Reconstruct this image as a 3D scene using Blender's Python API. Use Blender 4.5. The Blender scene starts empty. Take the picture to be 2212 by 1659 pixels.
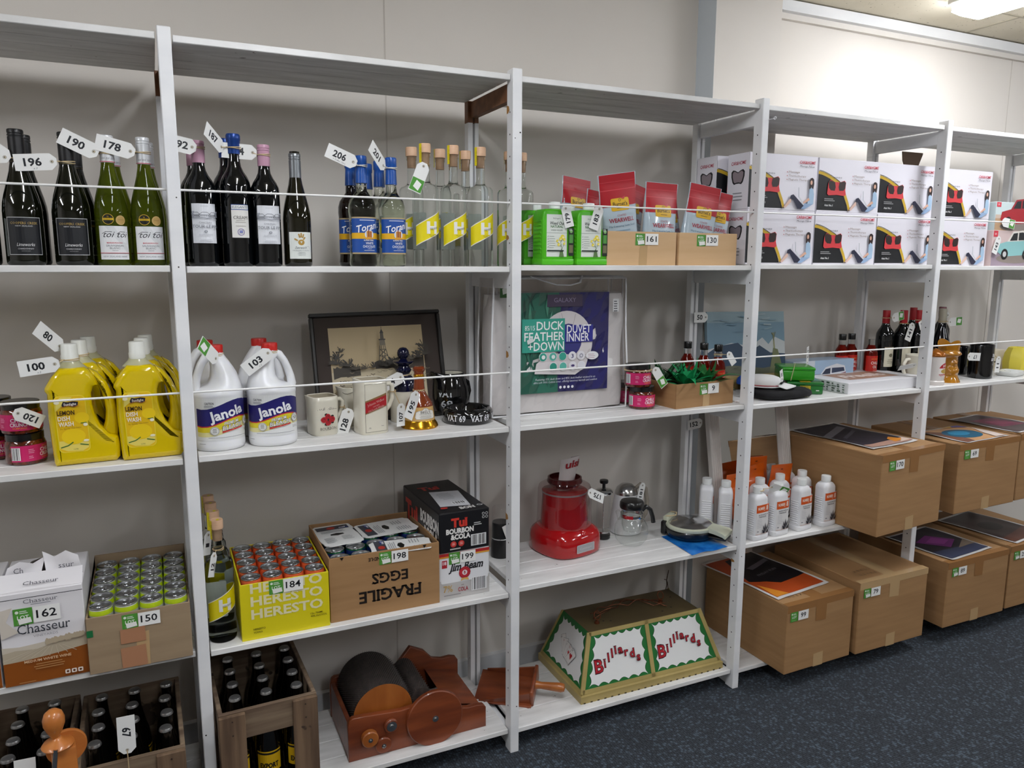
import bpy, bmesh, math, random
from mathutils import Vector, Matrix, geometry
PI = math.pi
C = bpy.context.scene.collection
SCN = bpy.context.scene

# ---------------------------------------------------------------- camera
cam_d = bpy.data.cameras.new('camera'); cam = bpy.data.objects.new('camera', cam_d); C.objects.link(cam)
cam_d.sensor_width = 36.0; cam_d.lens = 26.8775; cam_d.clip_start = 0.02; cam_d.clip_end = 60
fw = Vector((0.41488454, 0.89600375, -0.15826595)); rt = Vector((0.90768911, -0.41962618, 0.0037882)); up = rt.cross(fw)
cam.matrix_world = Matrix(((rt.x, up.x, -fw.x, -0.0696), (rt.y, up.y, -fw.y, -2.0730), (rt.z, up.z, -fw.z, 1.5944), (0, 0, 0, 1)))
SCN.camera = cam
# ---------------------------------------------------------------- light and exposure
SCN.view_settings.view_transform = 'Standard'; SCN.view_settings.look = 'None'
SCN.view_settings.gamma = 1.0; SCN.view_settings.use_curve_mapping = False
SCN.view_settings.exposure = 0.0
LAMP_POWER = 41.0
w = bpy.data.worlds.new('world'); SCN.world = w; w.use_nodes = True
w.node_tree.nodes['Background'].inputs[0].default_value = (0.80, 0.88, 1.0, 1); w.node_tree.nodes['Background'].inputs[1].default_value = 0.25
SCN.cycles.max_bounces = 9; SCN.cycles.diffuse_bounces = 4; SCN.cycles.glossy_bounces = 4; SCN.cycles.transmission_bounces = 9; SCN.cycles.transparent_max_bounces = 12
SCN.cycles.sample_clamp_indirect = 4.0

# ---------------------------------------------------------------- materials
def lin(h):
    h = h.lstrip('#'); o = []
    for i in (0, 2, 4):
        c = int(h[i:i+2], 16)/255; o.append(c/12.92 if c <= .04045 else ((c+.055)/1.055)**2.4)
    return (*o, 1)
MC = {}
def mat(name, col='808080', rough=.5, metal=0, trans=0, ior=1.45, coat=0, emis=0, alpha=1, sss=0):
    if name in MC: return MC[name]
    m = bpy.data.materials.new(name); m.use_nodes = True; b = m.node_tree.nodes['Principled BSDF']
    b.inputs['Base Color'].default_value = lin(col); b.inputs['Roughness'].default_value = rough; b.inputs['Metallic'].default_value = metal
    b.inputs['Transmission Weight'].default_value = trans; b.inputs['IOR'].default_value = ior; b.inputs['Coat Weight'].default_value = coat
    if emis: b.inputs['Emission Color'].default_value = lin(col); b.inputs['Emission Strength'].default_value = emis
    if alpha < 1: b.inputs['Alpha'].default_value = alpha
    if sss: b.inputs['Subsurface Weight'].default_value = sss; b.inputs['Subsurface Radius'].default_value = (.02, .02, .01)
    MC[name] = m; return m
def ink(c, rough=.42): return mat('ink_' + c + ('' if rough == .42 else '_%d' % (rough*100)), c, rough)
def noisy(name, c1, c2, scale=(8, 8, 8), rough=.6, lo=.35, hi=.65, detail=6, bump=0, bscale=None, c3=None, s3=30, t3=.68, coat=0, distort=0):
    """two tones mixed by stretched noise, optional third tone in sparse spots, optional bump"""
    if name in MC: return MC[name]
    m = bpy.data.materials.new(name); m.use_nodes = True; n = m.node_tree.nodes; L = m.node_tree.links; b = n['Principled BSDF']
    tc = n.new('ShaderNodeTexCoord'); mp = n.new('ShaderNodeMapping'); mp.inputs['Scale'].default_value = scale
    L.new(tc.outputs['Object'], mp.inputs[0])
    nz = n.new('ShaderNodeTexNoise'); nz.inputs['Scale'].default_value = 1; nz.inputs['Detail'].default_value = detail; nz.inputs['Distortion'].default_value = distort
    L.new(mp.outputs[0], nz.inputs[0])
    cr = n.new('ShaderNodeValToRGB'); cr.color_ramp.elements[0].position = lo; cr.color_ramp.elements[1].position = hi
    cr.color_ramp.elements[0].color = lin(c1); cr.color_ramp.elements[1].color = lin(c2); L.new(nz.outputs[0], cr.inputs[0])
    out = cr.outputs[0]
    if c3:
        n3 = n.new('ShaderNodeTexNoise'); n3.inputs['Scale'].default_value = s3; n3.inputs['Detail'].default_value = 3; L.new(tc.outputs['Object'], n3.inputs[0])
        r3 = n.new('ShaderNodeValToRGB'); r3.color_ramp.elements[0].position = t3; r3.color_ramp.elements[1].position = t3 + .02; L.new(n3.outputs[0], r3.inputs[0])
        mx = n.new('ShaderNodeMixRGB'); L.new(r3.outputs[0], mx.inputs[0]); L.new(out, mx.inputs[1]); mx.inputs[2].default_value = lin(c3); out = mx.outputs[0]
    L.new(out, b.inputs['Base Color']); b.inputs['Roughness'].default_value = rough; b.inputs['Coat Weight'].default_value = coat
    if bump:
        nb = n.new('ShaderNodeTexNoise'); nb.inputs['Scale'].default_value = bscale or 60; nb.inputs['Detail'].default_value = 4; L.new(tc.outputs['Object'], nb.inputs[0])
        bp = n.new('ShaderNodeBump'); bp.inputs['Strength'].default_value = bump; bp.inputs['Distance'].default_value = .002; L.new(nb.outputs[0], bp.inputs['Height']); L.new(bp.outputs[0], b.inputs['Normal'])
    MC[name] = m; return m

WHITE = noisy('white_shelf_paint', 'dfe0e2', 'ececec', (3, 9, 9), .42, c3='77726c', s3=26, t3=.745, bump=.12, bscale=30)
WHITE_B = noisy('white_board_paint', 'd6d5d2', 'ebeae8', (5, 30, 9), .45, c3='6d655c', s3=34, t3=.735, bump=.15, bscale=40)
CARD = noisy('brown_cardboard', '97724a', 'a37d53', (3, 3, 40), .75, bump=.05, bscale=90)
CARD_P = noisy('pale_cardboard', 'c7a377', 'cfac82', (3, 3, 30), .7, bump=.05, bscale=90)
CARD_D = noisy('dull_cardboard', '8f7a60', '9d876b', (3, 3, 30), .75, bump=.05, bscale=90)
CARD_IN = noisy('cardboard_inside', '8a6844', '977550', (9, 9, 9), .8)
TAPE = mat('brown_tape', '93693f', .22); TAPE_C = mat('clear_tape', 'b99a70', .12)
STEEL = mat('polished_steel', 'c4c4c4', .22, 1); CHROME = mat('chrome', 'dcdcdc', .08, 1); ALU = mat('aluminium_lid', 'b9bbbd', .28, 1)
BLACKP = mat('black_plastic', '0d0d0e', .3, coat=.3); PAPER = mat('white_paper', 'e9e9e6', .6); WHITEP = mat('white_plastic', 'e9eaec', .32)
RUBBER = mat('beige_elastic', 'c9b58e', .7); TWINE = mat('tan_twine', 'b79f78', .9)
GLASS = mat('clear_glass', 'ffffff', .0, trans=1, ior=1.45)
SPIRIT = mat('clear_spirit_glass', 'f2f7f4', .0, trans=1, ior=1.20)
def thin_glass(name='thin_clear_glass', col='ffffff', mixv=.10, rough=.03):
    """thin-walled clear sheet: see-through from both sides, glossier at grazing angles"""
    if name in MC: return MC[name]
    m = bpy.data.materials.new(name); m.use_nodes = True; n = m.node_tree.nodes; L = m.node_tree.links
    n.remove(n['Principled BSDF']); t = n.new('ShaderNodeBsdfTransparent'); g = n.new('ShaderNodeBsdfGlossy'); mx = n.new('ShaderNodeMixShader'); f = n.new('ShaderNodeLayerWeight'); p = n.new('ShaderNodeMath'); q = n.new('ShaderNodeMath')
    t.inputs[0].default_value = lin(col); g.inputs['Roughness'].default_value = rough; p.operation = 'POWER'; p.inputs[1].default_value = 3.0; q.operation = 'MULTIPLY_ADD'; q.inputs[1].default_value = .55; q.inputs[2].default_value = mixv*.45
    L.new(f.outputs['Facing'], p.inputs[0]); L.new(p.outputs[0], q.inputs[0]); L.new(q.outputs[0], mx.inputs[0]); L.new(t.outputs[0], mx.inputs[1]); L.new(g.outputs[0], mx.inputs[2]); L.new(mx.outputs[0], n['Material Output'].inputs[0])
    MC[name] = m; return m
THIN = thin_glass()

# ---------------------------------------------------------------- mesh builder
def ring(rx, ry, p=2, n=32, cx=0, cy=0, z=0):
    o = []
    for i in range(n):
        a = -PI + 2*PI*i/n; s, c = math.sin(a), math.cos(a)
        o.append((cx + rx*math.copysign(abs(s)**(2/p), s), cy - ry*math.copysign(abs(c)**(2/p), c), z))
    return o
class MB:
    def __init__(self): self.v = []; self.f = []; self.mi = []; self.ms = []; self.M = None
    def slot(self, m):
        if m not in self.ms: self.ms.append(m)
        return self.ms.index(m)
    def add(self, vs, fs, m):
        o = len(self.v); M = self.M
        self.v += [tuple(M @ Vector(p)) for p in vs] if M is not None else [tuple(p) for p in vs]
        s = self.slot(m)
        for f in fs: self.f.append([o + i for i in f]); self.mi.append(s)
        return self
    def box(self, x0, x1, y0, y1, z0, z1, m, bv=0, seg=1):
        vs = [(x, y, z) for z in (z0, z1) for y in (y0, y1) for x in (x0, x1)]
        fs = [(0, 2, 3, 1), (4, 5, 7, 6), (0, 1, 5, 4), (2, 6, 7, 3), (0, 4, 6, 2), (1, 3, 7, 5)]
        if not bv: return self.add(vs, fs, m)
        b = bmesh.new(); q = [b.verts.new(p) for p in vs]
        for f in fs: b.faces.new([q[i] for i in f])
        bmesh.ops.bevel(b, geom=b.edges[:], offset=bv, segments=seg, profile=.5, affect='EDGES')
        b.verts.index_update(); r = self.add([p.co for p in b.verts], [[p.index for p in f.verts] for f in b.faces], m); b.free(); return r
    def loft(self, rings, m, c0=True, c1=True, closed=True):
        n = len(rings[0]); vs = [p for r in rings for p in r]; k = len(rings)
        mm = m if isinstance(m, list) else [m]*(k-1)
        for i in range(k-1):
            fs = []
            for j in range(n if closed else n-1):
                a, b_ = i*n + j, i*n + (j+1) % n
                fs.append((a, b_, b_ + n, a + n))
            if i == 0: o = len(self.v); self.add(vs, fs, mm[0])
            else:
                s = self.slot(mm[i])
                for f in fs: self.f.append([o + q for q in f]); self.mi.append(s)
        if c0: self.f.append([o + j for j in range(n)][::-1]); self.mi.append(self.slot(mm[0]))
        if c1: self.f.append([o + (k-1)*n + j for j in range(n)]); self.mi.append(self.slot(mm[-1]))
        return self
    def lathe(self, prof, m=None, n=28, cx=0, cy=0, z0=0, sy=1, p=2, c0=True, c1=True):
        ms = [q[2] if len(q) > 2 else m for q in prof]
        for i in range(1, len(ms)):
            if ms[i] is None: ms[i] = ms[i-1]
        return self.loft([ring(max(q[0], 1e-5), max(q[0], 1e-5)*sy, p, n, cx, cy, z0 + q[1]) for q in prof], ms[:-1], c0, c1)
    def tube(self, path, r, m, n=8, closed=False, flat=1):
        P = [Vector(p) for p in path]; k = len(P); rings = []; nn = None
        for i in range(k):
            t = (P[(i+1) % k] - P[i-1]) if closed else (P[min(i+1, k-1)] - P[max(i-1, 0)])
            if t.length < 1e-9: t = Vector((0, 0, 1))
            t.normalize()
            if nn is None: nn = t.orthogonal().normalized() if abs(t.z) > .9 else t.cross(Vector((0, 0, 1))).normalized()
            nn = (nn - t*nn.dot(t)).normalized(); bb = t.cross(nn); rr = r[i] if isinstance(r, (list, tuple)) else r
            rings.append([tuple(P[i] + (nn*math.cos(2*PI*j/n) + bb*math.sin(2*PI*j/n)*flat)*rr) for j in range(n)])
        if closed: rings.append(rings[0]); return self.loft(rings, m, False, False)
        return self.loft(rings, m)
    def prism(self, poly, z0, z1, m):
        n = len(poly); self.add([(x, y, z0) for x, y in poly] + [(x, y, z1) for x, y in poly], [(j, (j+1) % n, n + (j+1) % n, n + j) for j in range(n)], m)
        t = geometry.tessellate_polygon([[Vector((x, y, 0)) for x, y in poly]]); o = len(self.v) - 2*n; s = self.slot(m)
        for f in t:
            a, b_, c = (Vector(poly[i]) for i in f)
            f = list(f) if (b_ - a).cross(c - a) > 0 else list(f)[::-1]
            self.f.append([o + n + i for i in f]); self.mi.append(s); self.f.append([o + i for i in f[::-1]]); self.mi.append(s)
        return self
    def pslab(self, poly, y0, y1, m, bv=.004, k=3):
        """upright outline (x, z) given depth y0..y1 with rounded rims"""
        n = len(poly); A = sum(poly[i][0]*poly[(i+1) % n][1] - poly[(i+1) % n][0]*poly[i][1] for i in range(n))
        if A < 0: poly = poly[::-1]
        def off(d):
            o = []
            for i in range(n):
                a, b, c = Vector(poly[i-1]), Vector(poly[i]), Vector(poly[(i+1) % n]); e, f = (b - a).normalized(), (c - b).normalized()
                q = Vector((-e.y - f.y, e.x + f.x)); q = q.normalized() if q.length > 1e-6 else Vector((-e.y, e.x)); o.append(b + q*min(d/max(q.dot(Vector((-e.y, e.x))), .4), 2*d))
            return o
        rings = []
        for j in range(k+1):
            a = PI/2*j/k; rings.append([(q.x, y0 + bv*(1 - math.sin(a)), q.y) for q in off(bv*(1 - math.cos(a)))])
        rings = [[(q.x, y0 + bv*(1 - math.sin(PI/2*j/k)), q.y) for q in off(bv*(1 - math.cos(PI/2*j/k)))] for j in range(k, -1, -1)] + [[(q.x, y1 - bv*(1 - math.sin(PI/2*j/k)), q.y) for q in off(bv*(1 - math.cos(PI/2*j/k)))] for j in range(k+1)]
        return self.loft(rings, m)
    def grid(self, fn, nu, nv, m):
        return self.add([fn(i/nu, j/nv) for j in range(nv+1) for i in range(nu+1)], [(j*(nu+1)+i, j*(nu+1)+i+1, (j+1)*(nu+1)+i+1, (j+1)*(nu+1)+i) for j in range(nv) for i in range(nu)], m)
    def art(self, a, fmap, dx=0, dy=0):
        """stamp flat printed artwork through fmap(x, y, height) -> point"""
        for k, (vs, fs, m) in enumerate(a.L):
            if dx or dy:
                b = bmesh.new(); q = [b.verts.new((x, y, 0)) for x, y in vs]
                for f in fs:
                    try: b.faces.new([q[i] for i in f])
                    except ValueError: pass
                for ax, d in ((0, dx), (1, dy)):
                    if not d: continue
                    lo, hi = min(p[ax] for p in vs), max(p[ax] for p in vs); t = math.ceil(lo/d)*d
                    while t < hi:
                        no = (1, 0, 0) if ax == 0 else (0, 1, 0)
                        bmesh.ops.bisect_plane(b, geom=b.verts[:] + b.edges[:] + b.faces[:], plane_co=(t, 0, 0) if ax == 0 else (0, t, 0), plane_no=no, dist=1e-6); t += d
                b.verts.index_update(); vs = [(p.co.x, p.co.y) for p in b.verts]; fs = [[p.index for p in f.verts] for f in b.faces]; b.free()
            self.add([fmap(x, y, a.e*(k+1)) for x, y in vs], fs, m)
        return self
    def build(self, name, parent=None, loc=(0, 0, 0), rz=0, ang=38, label=None):
        me = bpy.data.meshes.new(name); me.from_pydata(self.v, [], self.f)
        for m in self.ms: me.materials.append(m)
        me.polygons.foreach_set('material_index', self.mi)
        if ang: me.polygons.foreach_set('use_smooth', [True]*len(self.f)); me.set_sharp_from_angle(angle=math.radians(ang))
        me.update(); o = bpy.data.objects.new(name, me); C.objects.link(o); o.location = loc; o.rotation_euler = (0, 0, rz)
        if parent is not None: o.parent = parent
        if label: o['label'] = label
        return o

# ---------------------------------------------------------------- printed artwork
TXT = {}
def glyphs(s, bold):
    k = (s, bold)
    if k not in TXT:
        cu = bpy.data.curves.new('lettering', 'FONT'); cu.body = s; cu.size = 1; cu.resolution_u = 2 if len(s) < 12 else 1; cu.offset = bold
        o = bpy.data.objects.new('lettering', cu); me = bpy.data.meshes.new_from_object(o)
        TXT[k] = ([(p.co.x, p.co.y) for p in me.vertices], [tuple(f.vertices) for f in me.polygons])
        bpy.data.objects.remove(o); bpy.data.curves.remove(cu); bpy.data.meshes.remove(me)
    return TXT[k]
CAPH = max(y for x, y in glyphs('H', 0)[0])
class Art:
    def __init__(self, e=.00013): self.L = []; self.e = e
    def p(self, pts, c, rough=.42):
        v = [Vector((x, y, 0)) for x, y in pts]; t = geometry.tessellate_polygon([v]); fs = []
        for f in t:
            a, b, d = (v[i] for i in f); fs.append(tuple(f) if (b-a).cross(d-a).z > 0 else tuple(f)[::-1])
        self.L.append(([tuple(q) for q in pts], fs, c if not isinstance(c, str) else ink(c, rough))); return self
    def r(self, x0, y0, x1, y1, c): return self.p([(x0, y0), (x1, y0), (x1, y1), (x0, y1)], c)
    def rr(self, x0, y0, x1, y1, q, c, k=5):
        pts = []
        for cx, cy, a0 in ((x1-q, y0+q, -90), (x1-q, y1-q, 0), (x0+q, y1-q, 90), (x0+q, y0+q, 180)):
            pts += [(cx + q*math.cos(math.radians(a0 + 90*i/k)), cy + q*math.sin(math.radians(a0 + 90*i/k))) for i in range(k+1)]
        return self.p(pts, c)
    def c(self, x, y, rx, c, ry=None, n=20, a0=0, a1=360):
        ry = ry or rx; full = a1 - a0 >= 360; k = n if full else n+1
        return self.p([(x + rx*math.cos(math.radians(a0 + (a1-a0)*i/n)), y + ry*math.sin(math.radians(a0 + (a1-a0)*i/n))) for i in range(k)], c)
    def o(self, x, y, r0, r1, c, n=24, sy=1):
        vs = []; fs = []
        for i in range(n):
            a = 2*PI*i/n; vs += [(x + r0*math.cos(a), y + r0*sy*math.sin(a)), (x + r1*math.cos(a), y + r1*sy*math.sin(a))]
            j = (i+1) % n; fs.append((2*i, 2*i+1, 2*j+1, 2*j))
        self.L.append((vs, fs, ink(c))); return self
    def l(self, pts, w, c):
        vs = []; fs = []; k = len(pts)
        for i in range(k):
            a, b = Vector(pts[max(i-1, 0)]), Vector(pts[min(i+1, k-1)]); d = (b - a).normalized(); n = Vector((-d.y, d.x))*w/2; q = Vector(pts[i])
            vs += [tuple(q - n), tuple(q + n)]
            if i: fs.append((2*i-2, 2*i, 2*i+1, 2*i-1))
        self.L.append((vs, fs, ink(c))); return self
    def t(self, s, x, y, h, c, al='c', w=None, b=0, it=0, sf=0, rot=0, wave=None):
        """text: baseline (x, y), capital height h, w fits the width, b bold, it slant, sf serif size"""
        V, F = glyphs(s, b); k = h/CAPH; x0, x1 = min(p[0] for p in V), max(p[0] for p in V)
        kx = k if w is None else w/max(x1 - x0, 1e-6); wd = (x1 - x0)*kx; ox = {'c': -wd/2, 'l': 0, 'r': -wd}[al]
        ca, sa = math.cos(math.radians(rot)), math.sin(math.radians(rot))
        def T(px, py):
            px = (px - x0)*kx + ox; py *= k; px += py*it
            if wave: py += wave(px/wd + (.5 if al == 'c' else 0))
            return (x + px*ca - py*sa, y + px*sa + py*ca)
        vs = [T(*p) for p in V]; fs = list(F)
        if sf:
            segs = []
            for f in F:
                for i in range(len(f)):
                    a, q = V[f[i]], V[f[(i+1) % len(f)]]
                    for yy in (0, CAPH):
                        if abs(a[1] - yy) < .03 and abs(q[1] - yy) < .03 and .02 < abs(a[0] - q[0]) < .32: segs.append((min(a[0], q[0]), max(a[0], q[0]), yy))
            for a, q, yy in set(segs):
                y0, y1 = (yy - .0, yy + .07) if yy == 0 else (yy - .07, yy)
                o = len(vs); vs += [T(a - sf, y0), T(q + sf, y0), T(q + sf, y1), T(a - sf, y1)]; fs.append((o, o+1, o+2, o+3))
        self.L.append((vs, fs, ink(c))); return self
    def bars(self, x0, y0, x1, y1, n=15, seed=1):
        rd = random.Random(seed); ws = [rd.choice((1, 1, 2, 3)) for _ in range(2*n)]; k = (x1-x0)/sum(ws); x = x0; self.r(x0 - 2*k, y0 - 2*k, x1 + 2*k, y1 + 2*k, 'efefef'); vs = []; fs = []
        for i, q in enumerate(ws):
            if i % 2 == 0: o = len(vs); vs += [(x, y0), (x + q*k, y0), (x + q*k, y1), (x, y1)]; fs.append((o, o+1, o+2, o+3))
            x += q*k
        self.L.append((vs, fs, ink('161616'))); return self
    def lines(self, x0, y, x1, n, dy, w, c, seed=3, al='l'):
        rd = random.Random(seed); vs = []; fs = []
        for i in range(n):
            q = (x1-x0)*rd.uniform(.6, 1); a = x0 if al == 'l' else (x0 + x1 - q)/2; yy = y - i*dy; o = len(vs)
            vs += [(a, yy), (a + q, yy), (a + q, yy + w), (a, yy + w)]; fs.append((o, o+1, o+2, o+3))
        self.L.append((vs, fs, ink(c))); return self
def flat(o, ex=(1, 0, 0), ey=(0, 0, 1)):
    o, ex, ey = Vector(o), Vector(ex).normalized(), Vector(ey).normalized(); n = ex.cross(ey)
    return lambda x, y, h: tuple(o + ex*x + ey*y + n*h)
def wrap(rx, ry=None, p=2, cx=0, cy=0, z=0, th0=0):
    """maps artwork round an upright body, x = 0 facing the front (-Y), turned by th0"""
    ry = ry or rx; n = 240; R = ring(rx, ry, p, n, cx, cy); R.append(R[0]); S = [0]
    for i in range(n): S.append(S[-1] + math.dist(R[i], R[i+1]))
    off = S[-1]/2
    def f(x, y, h):
        s = (x + off + th0*rx) % S[-1]; lo, hi = 0, n
        while hi - lo > 1:
            m = (lo + hi)//2
            if S[m] <= s: lo = m
            else: hi = m
        t = (s - S[lo])/(S[lo+1] - S[lo] + 1e-12); a, b = Vector(R[lo]), Vector(R[lo+1]); q = a.lerp(b, t); d = (b - a).normalized(); nn = Vector((d.y, -d.x, 0))
        return (q.x + nn.x*h, q.y + nn.y*h, z + y)
    return f

# ---------------------------------------------------------------- things
def thing(name, label, cat, loc=(0, 0, 0), rz=0, group=None):
    o = bpy.data.objects.new(name, None); C.objects.link(o); o.empty_display_size = .05
    o.location = loc; o.rotation_euler = (0, 0, rz); o['label'] = label; o['category'] = cat
    if group: o['group'] = group
    return o
def tag(o, label, cat, group=None):
    o['label'] = label; o['category'] = cat
    if group: o['group'] = group
    return o
def struct(mb, name, ang=0):
    o = mb.build(name, ang=ang); o['kind'] = 'structure'; return o
def dup(root, loc, rz=0, label=None, group=None):
    r = root.copy(); C.objects.link(r); r.location = loc; r.rotation_euler = (0, 0, rz)
    if label: r['label'] = label
    if group: r['group'] = group
    for ch in list(root.children):
        c = ch.copy(); C.objects.link(c); c.parent = r
        for g in list(ch.children):
            d = g.copy(); C.objects.link(d); d.parent = c
    return r
def RM(x=0, y=0, z=0, rx=0, ry=0, rz=0):
    return Matrix.Translation((x, y, z)) @ Matrix.Rotation(math.radians(rz), 4, 'Z') @ Matrix.Rotation(math.radians(ry), 4, 'Y') @ Matrix.Rotation(math.radians(rx), 4, 'X')
# ================================================================ the room
wall_m = noisy('cream_wall_paint', 'd6d0c8', 'dcd6ce', (1.2, 1.2, 1.2), .7, bump=.05, bscale=200)
grey_m = noisy('blue_grey_side', 'c3cbd2', 'c9d0d6', (2, 2, 2), .6)  # bluer grey laid over the pillar's left face
WY = .485
struct(MB().box(-3.4, 8.4, WY, WY + .1, 0, 2.8, wall_m), 'wall_back')
struct(MB().box(-3.5, -3.4, -6, WY + .1, 0, 2.8, wall_m), 'wall_left')
struct(MB().box(8.4, 8.5, -6, WY + .1, 0, 2.8, wall_m), 'wall_right')
struct(MB().box(-3.5, 8.5, -6.1, -6, 0, 2.8, wall_m), 'wall_front')
p = MB(); p.box(1.904, 2.226, .378, WY, 0, 2.64, wall_m); p.add([(1.9035, .377, 0), (1.9035, WY, 0), (1.9035, WY, 2.64), (1.9035, .377, 2.64)], [(0, 3, 2, 1)], grey_m); struct(p, 'wall_pillar')
for i, x in enumerate((.655, 3.81)):
    struct(MB().box(x - .002, x + .002, WY - .001, WY, 0, 2.6, mat('wall_joint_strip', 'c4bdb4', .7)), 'trim_%d' % (i+1))
struct(MB().box(2.227, 8.4, WY - .045, WY, 2.598, 2.64, WHITE).box(2.227, 8.4, WY - .02, WY, 2.575, 2.598, wall_m), 'trim_3')
struct(MB().box(-3.4, 1.9, WY - .022, WY, .0, .088, WHITE).box(2.23, 8.4, WY - .022, WY, .0, .088, WHITE), 'baseboard_back')
# ceiling tiles with flecks and tee seams
def ceil_mat():
    m = noisy('flecked_ceiling_tile', 'c6bda8', 'd3cbb8', (3, 3, 3), .8, c3='8d8470', s3=75, t3=.68); return m
cl = MB(); cl.box(-3.4, 8.4, -6, WY, 2.645, 2.75, ceil_mat())
struct(cl, 'ceiling')
gr = MB(); tm = mat('ceiling_seam', 'a29a88', .7)
for k in range(-2, 7): gr.box(2.19 + 1.2*k - .006, 2.19 + 1.2*k + .006, -6, WY - .045, 2.6425, 2.645, tm)
for k in range(0, 11): gr.box(-3.4, 8.4, .19 - .6*k - .006, .19 - .6*k + .006, 2.642, 2.645, tm)
struct(gr, 'trim_4')
# carpet: dark slate loops in fine ribs with paler flecks
def carpet():
    m = bpy.data.materials.new('slate_loop_carpet'); m.use_nodes = True; n = m.node_tree.nodes; L = m.node_tree.links; b = n['Principled BSDF']
    tc = n.new('ShaderNodeTexCoord')
    vo = n.new('ShaderNodeTexVoronoi'); vo.inputs['Scale'].default_value = 125; vo.inputs['Randomness'].default_value = .35; L.new(tc.outputs['Object'], vo.inputs[0])
    nz = n.new('ShaderNodeTexNoise'); nz.inputs['Scale'].default_value = 7; nz.inputs['Detail'].default_value = 5; L.new(tc.outputs['Object'], nz.inputs[0])
    c1 = n.new('ShaderNodeValToRGB'); e = c1.color_ramp.elements; e[0].position = 0; e[0].color = lin('464f59'); e[1].position = .62; e[1].color = lin('1b1f25'); L.new(vo.outputs['Distance'], c1.inputs[0])
    wn = n.new('ShaderNodeTexWhiteNoise'); L.new(vo.outputs['Position'], wn.inputs[0])
    c2 = n.new('ShaderNodeValToRGB'); c2.color_ramp.elements[0].position = .80; c2.color_ramp.elements[1].position = .86; L.new(wn.outputs['Value'], c2.inputs[0])
    mx = n.new('ShaderNodeMixRGB'); mx.blend_type = 'ADD'; mx.inputs[2].default_value = lin('38424b'); L.new(c2.outputs[0], mx.inputs[0]); L.new(c1.outputs[0], mx.inputs[1])
    m2 = n.new('ShaderNodeMixRGB'); m2.blend_type = 'MULTIPLY'; m2.inputs[0].default_value = .35; L.new(mx.outputs[0], m2.inputs[1]); L.new(nz.outputs[0], m2.inputs[2])
    L.new(m2.outputs[0], b.inputs['Base Color']); b.inputs['Roughness'].default_value = .95
    bp = n.new('ShaderNodeBump'); bp.inputs['Strength'].default_value = .7; bp.inputs['Distance'].default_value = .004; bp.invert = True; L.new(vo.outputs['Distance'], bp.inputs['Height']); L.new(bp.outputs[0], b.inputs['Normal'])
    return m
struct(MB().box(-3.4, 8.4, -6, WY, -.05, 0, carpet()), 'floor')
# fluorescent batten lights: white tray with a glowing diffuser
def batten(x, y, label):
    t = thing('fluorescent_light', label, 'ceiling light', (x, y, 2.645), 0, 'ceiling batten lights')
    MB().box(-.085, .085, -.64, .64, -.03, 0, mat('light_tray', 'dcd9d0', .5), .004).build('tray', t)
    d = MB(); d.loft([[(-s, -e, z), (s, -e, z), (s, e, z), (-s, e, z)] for s, e, z in ((.055, .6, -.078), (.075, .625, -.06), (.075, .625, -.03))], mat('glowing_diffuser', 'f6f9ff', .5, emis=LAMP_POWER)); d.build('diffuser', t, ang=0)
    return t
l0 = batten(2.963, -.48, 'glowing white fluorescent batten on the flecked ceiling near the cornice')
for x, y in ((.40, -1.30), (5.5, -.48), (-2.1, -1.30), (.40, -3.6), (2.963, -3.0), (5.5, -3.0)):
    dup(l0, (x, y, 2.645), 0, 'fluorescent batten over the shop aisle outside the picture')
# ================================================================ shelving
ZS = ((2.126, 2.1231, 2.1209, 2.1194, 2.118), (1.5814, 1.5793, 1.5835, 1.5877, 1.583), (1.0911, 1.0929, 1.0926, 1.0888, 1.0913), (.5611, .5533, .5656, .5643, .5611), (.0746, .0811, .0753, .0674, .0746))
Z2, Z3, Z4, Z5 = ZS[1], ZS[2], ZS[3], ZS[4]
POST = [(-.9515, -.922), (-.0309, 0), (.8904, .92), (1.8133, 1.8417), (2.7355, 2.7646), (3.657, 3.687)]
FRN = ['end', 'second', 'third', 'fourth', 'fifth', 'sixth']
BROWN = noisy('brown_stained_wood', '6b4327', '7f5333', (4, 30, 30), .6)
def worn(mb, x0, x1, y, zs, seed):
    """bare-wood chips and dark nail holes, each a thin fleck on the paint"""
    rd = random.Random(seed); hm = mat('nail_hole', '2d2926', .8); cm = mat('bare_wood_chip', 'a3763f', .8)
    for z in zs:
        xx = rd.uniform(x0 + .006, x1 - .006); r = rd.uniform(.0016, .0026); mb.add([(xx + r*math.cos(a), y - .0003, z + r*math.sin(a)) for a in [PI/3*i for i in range(6)]], [tuple(range(6))], hm)
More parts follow.
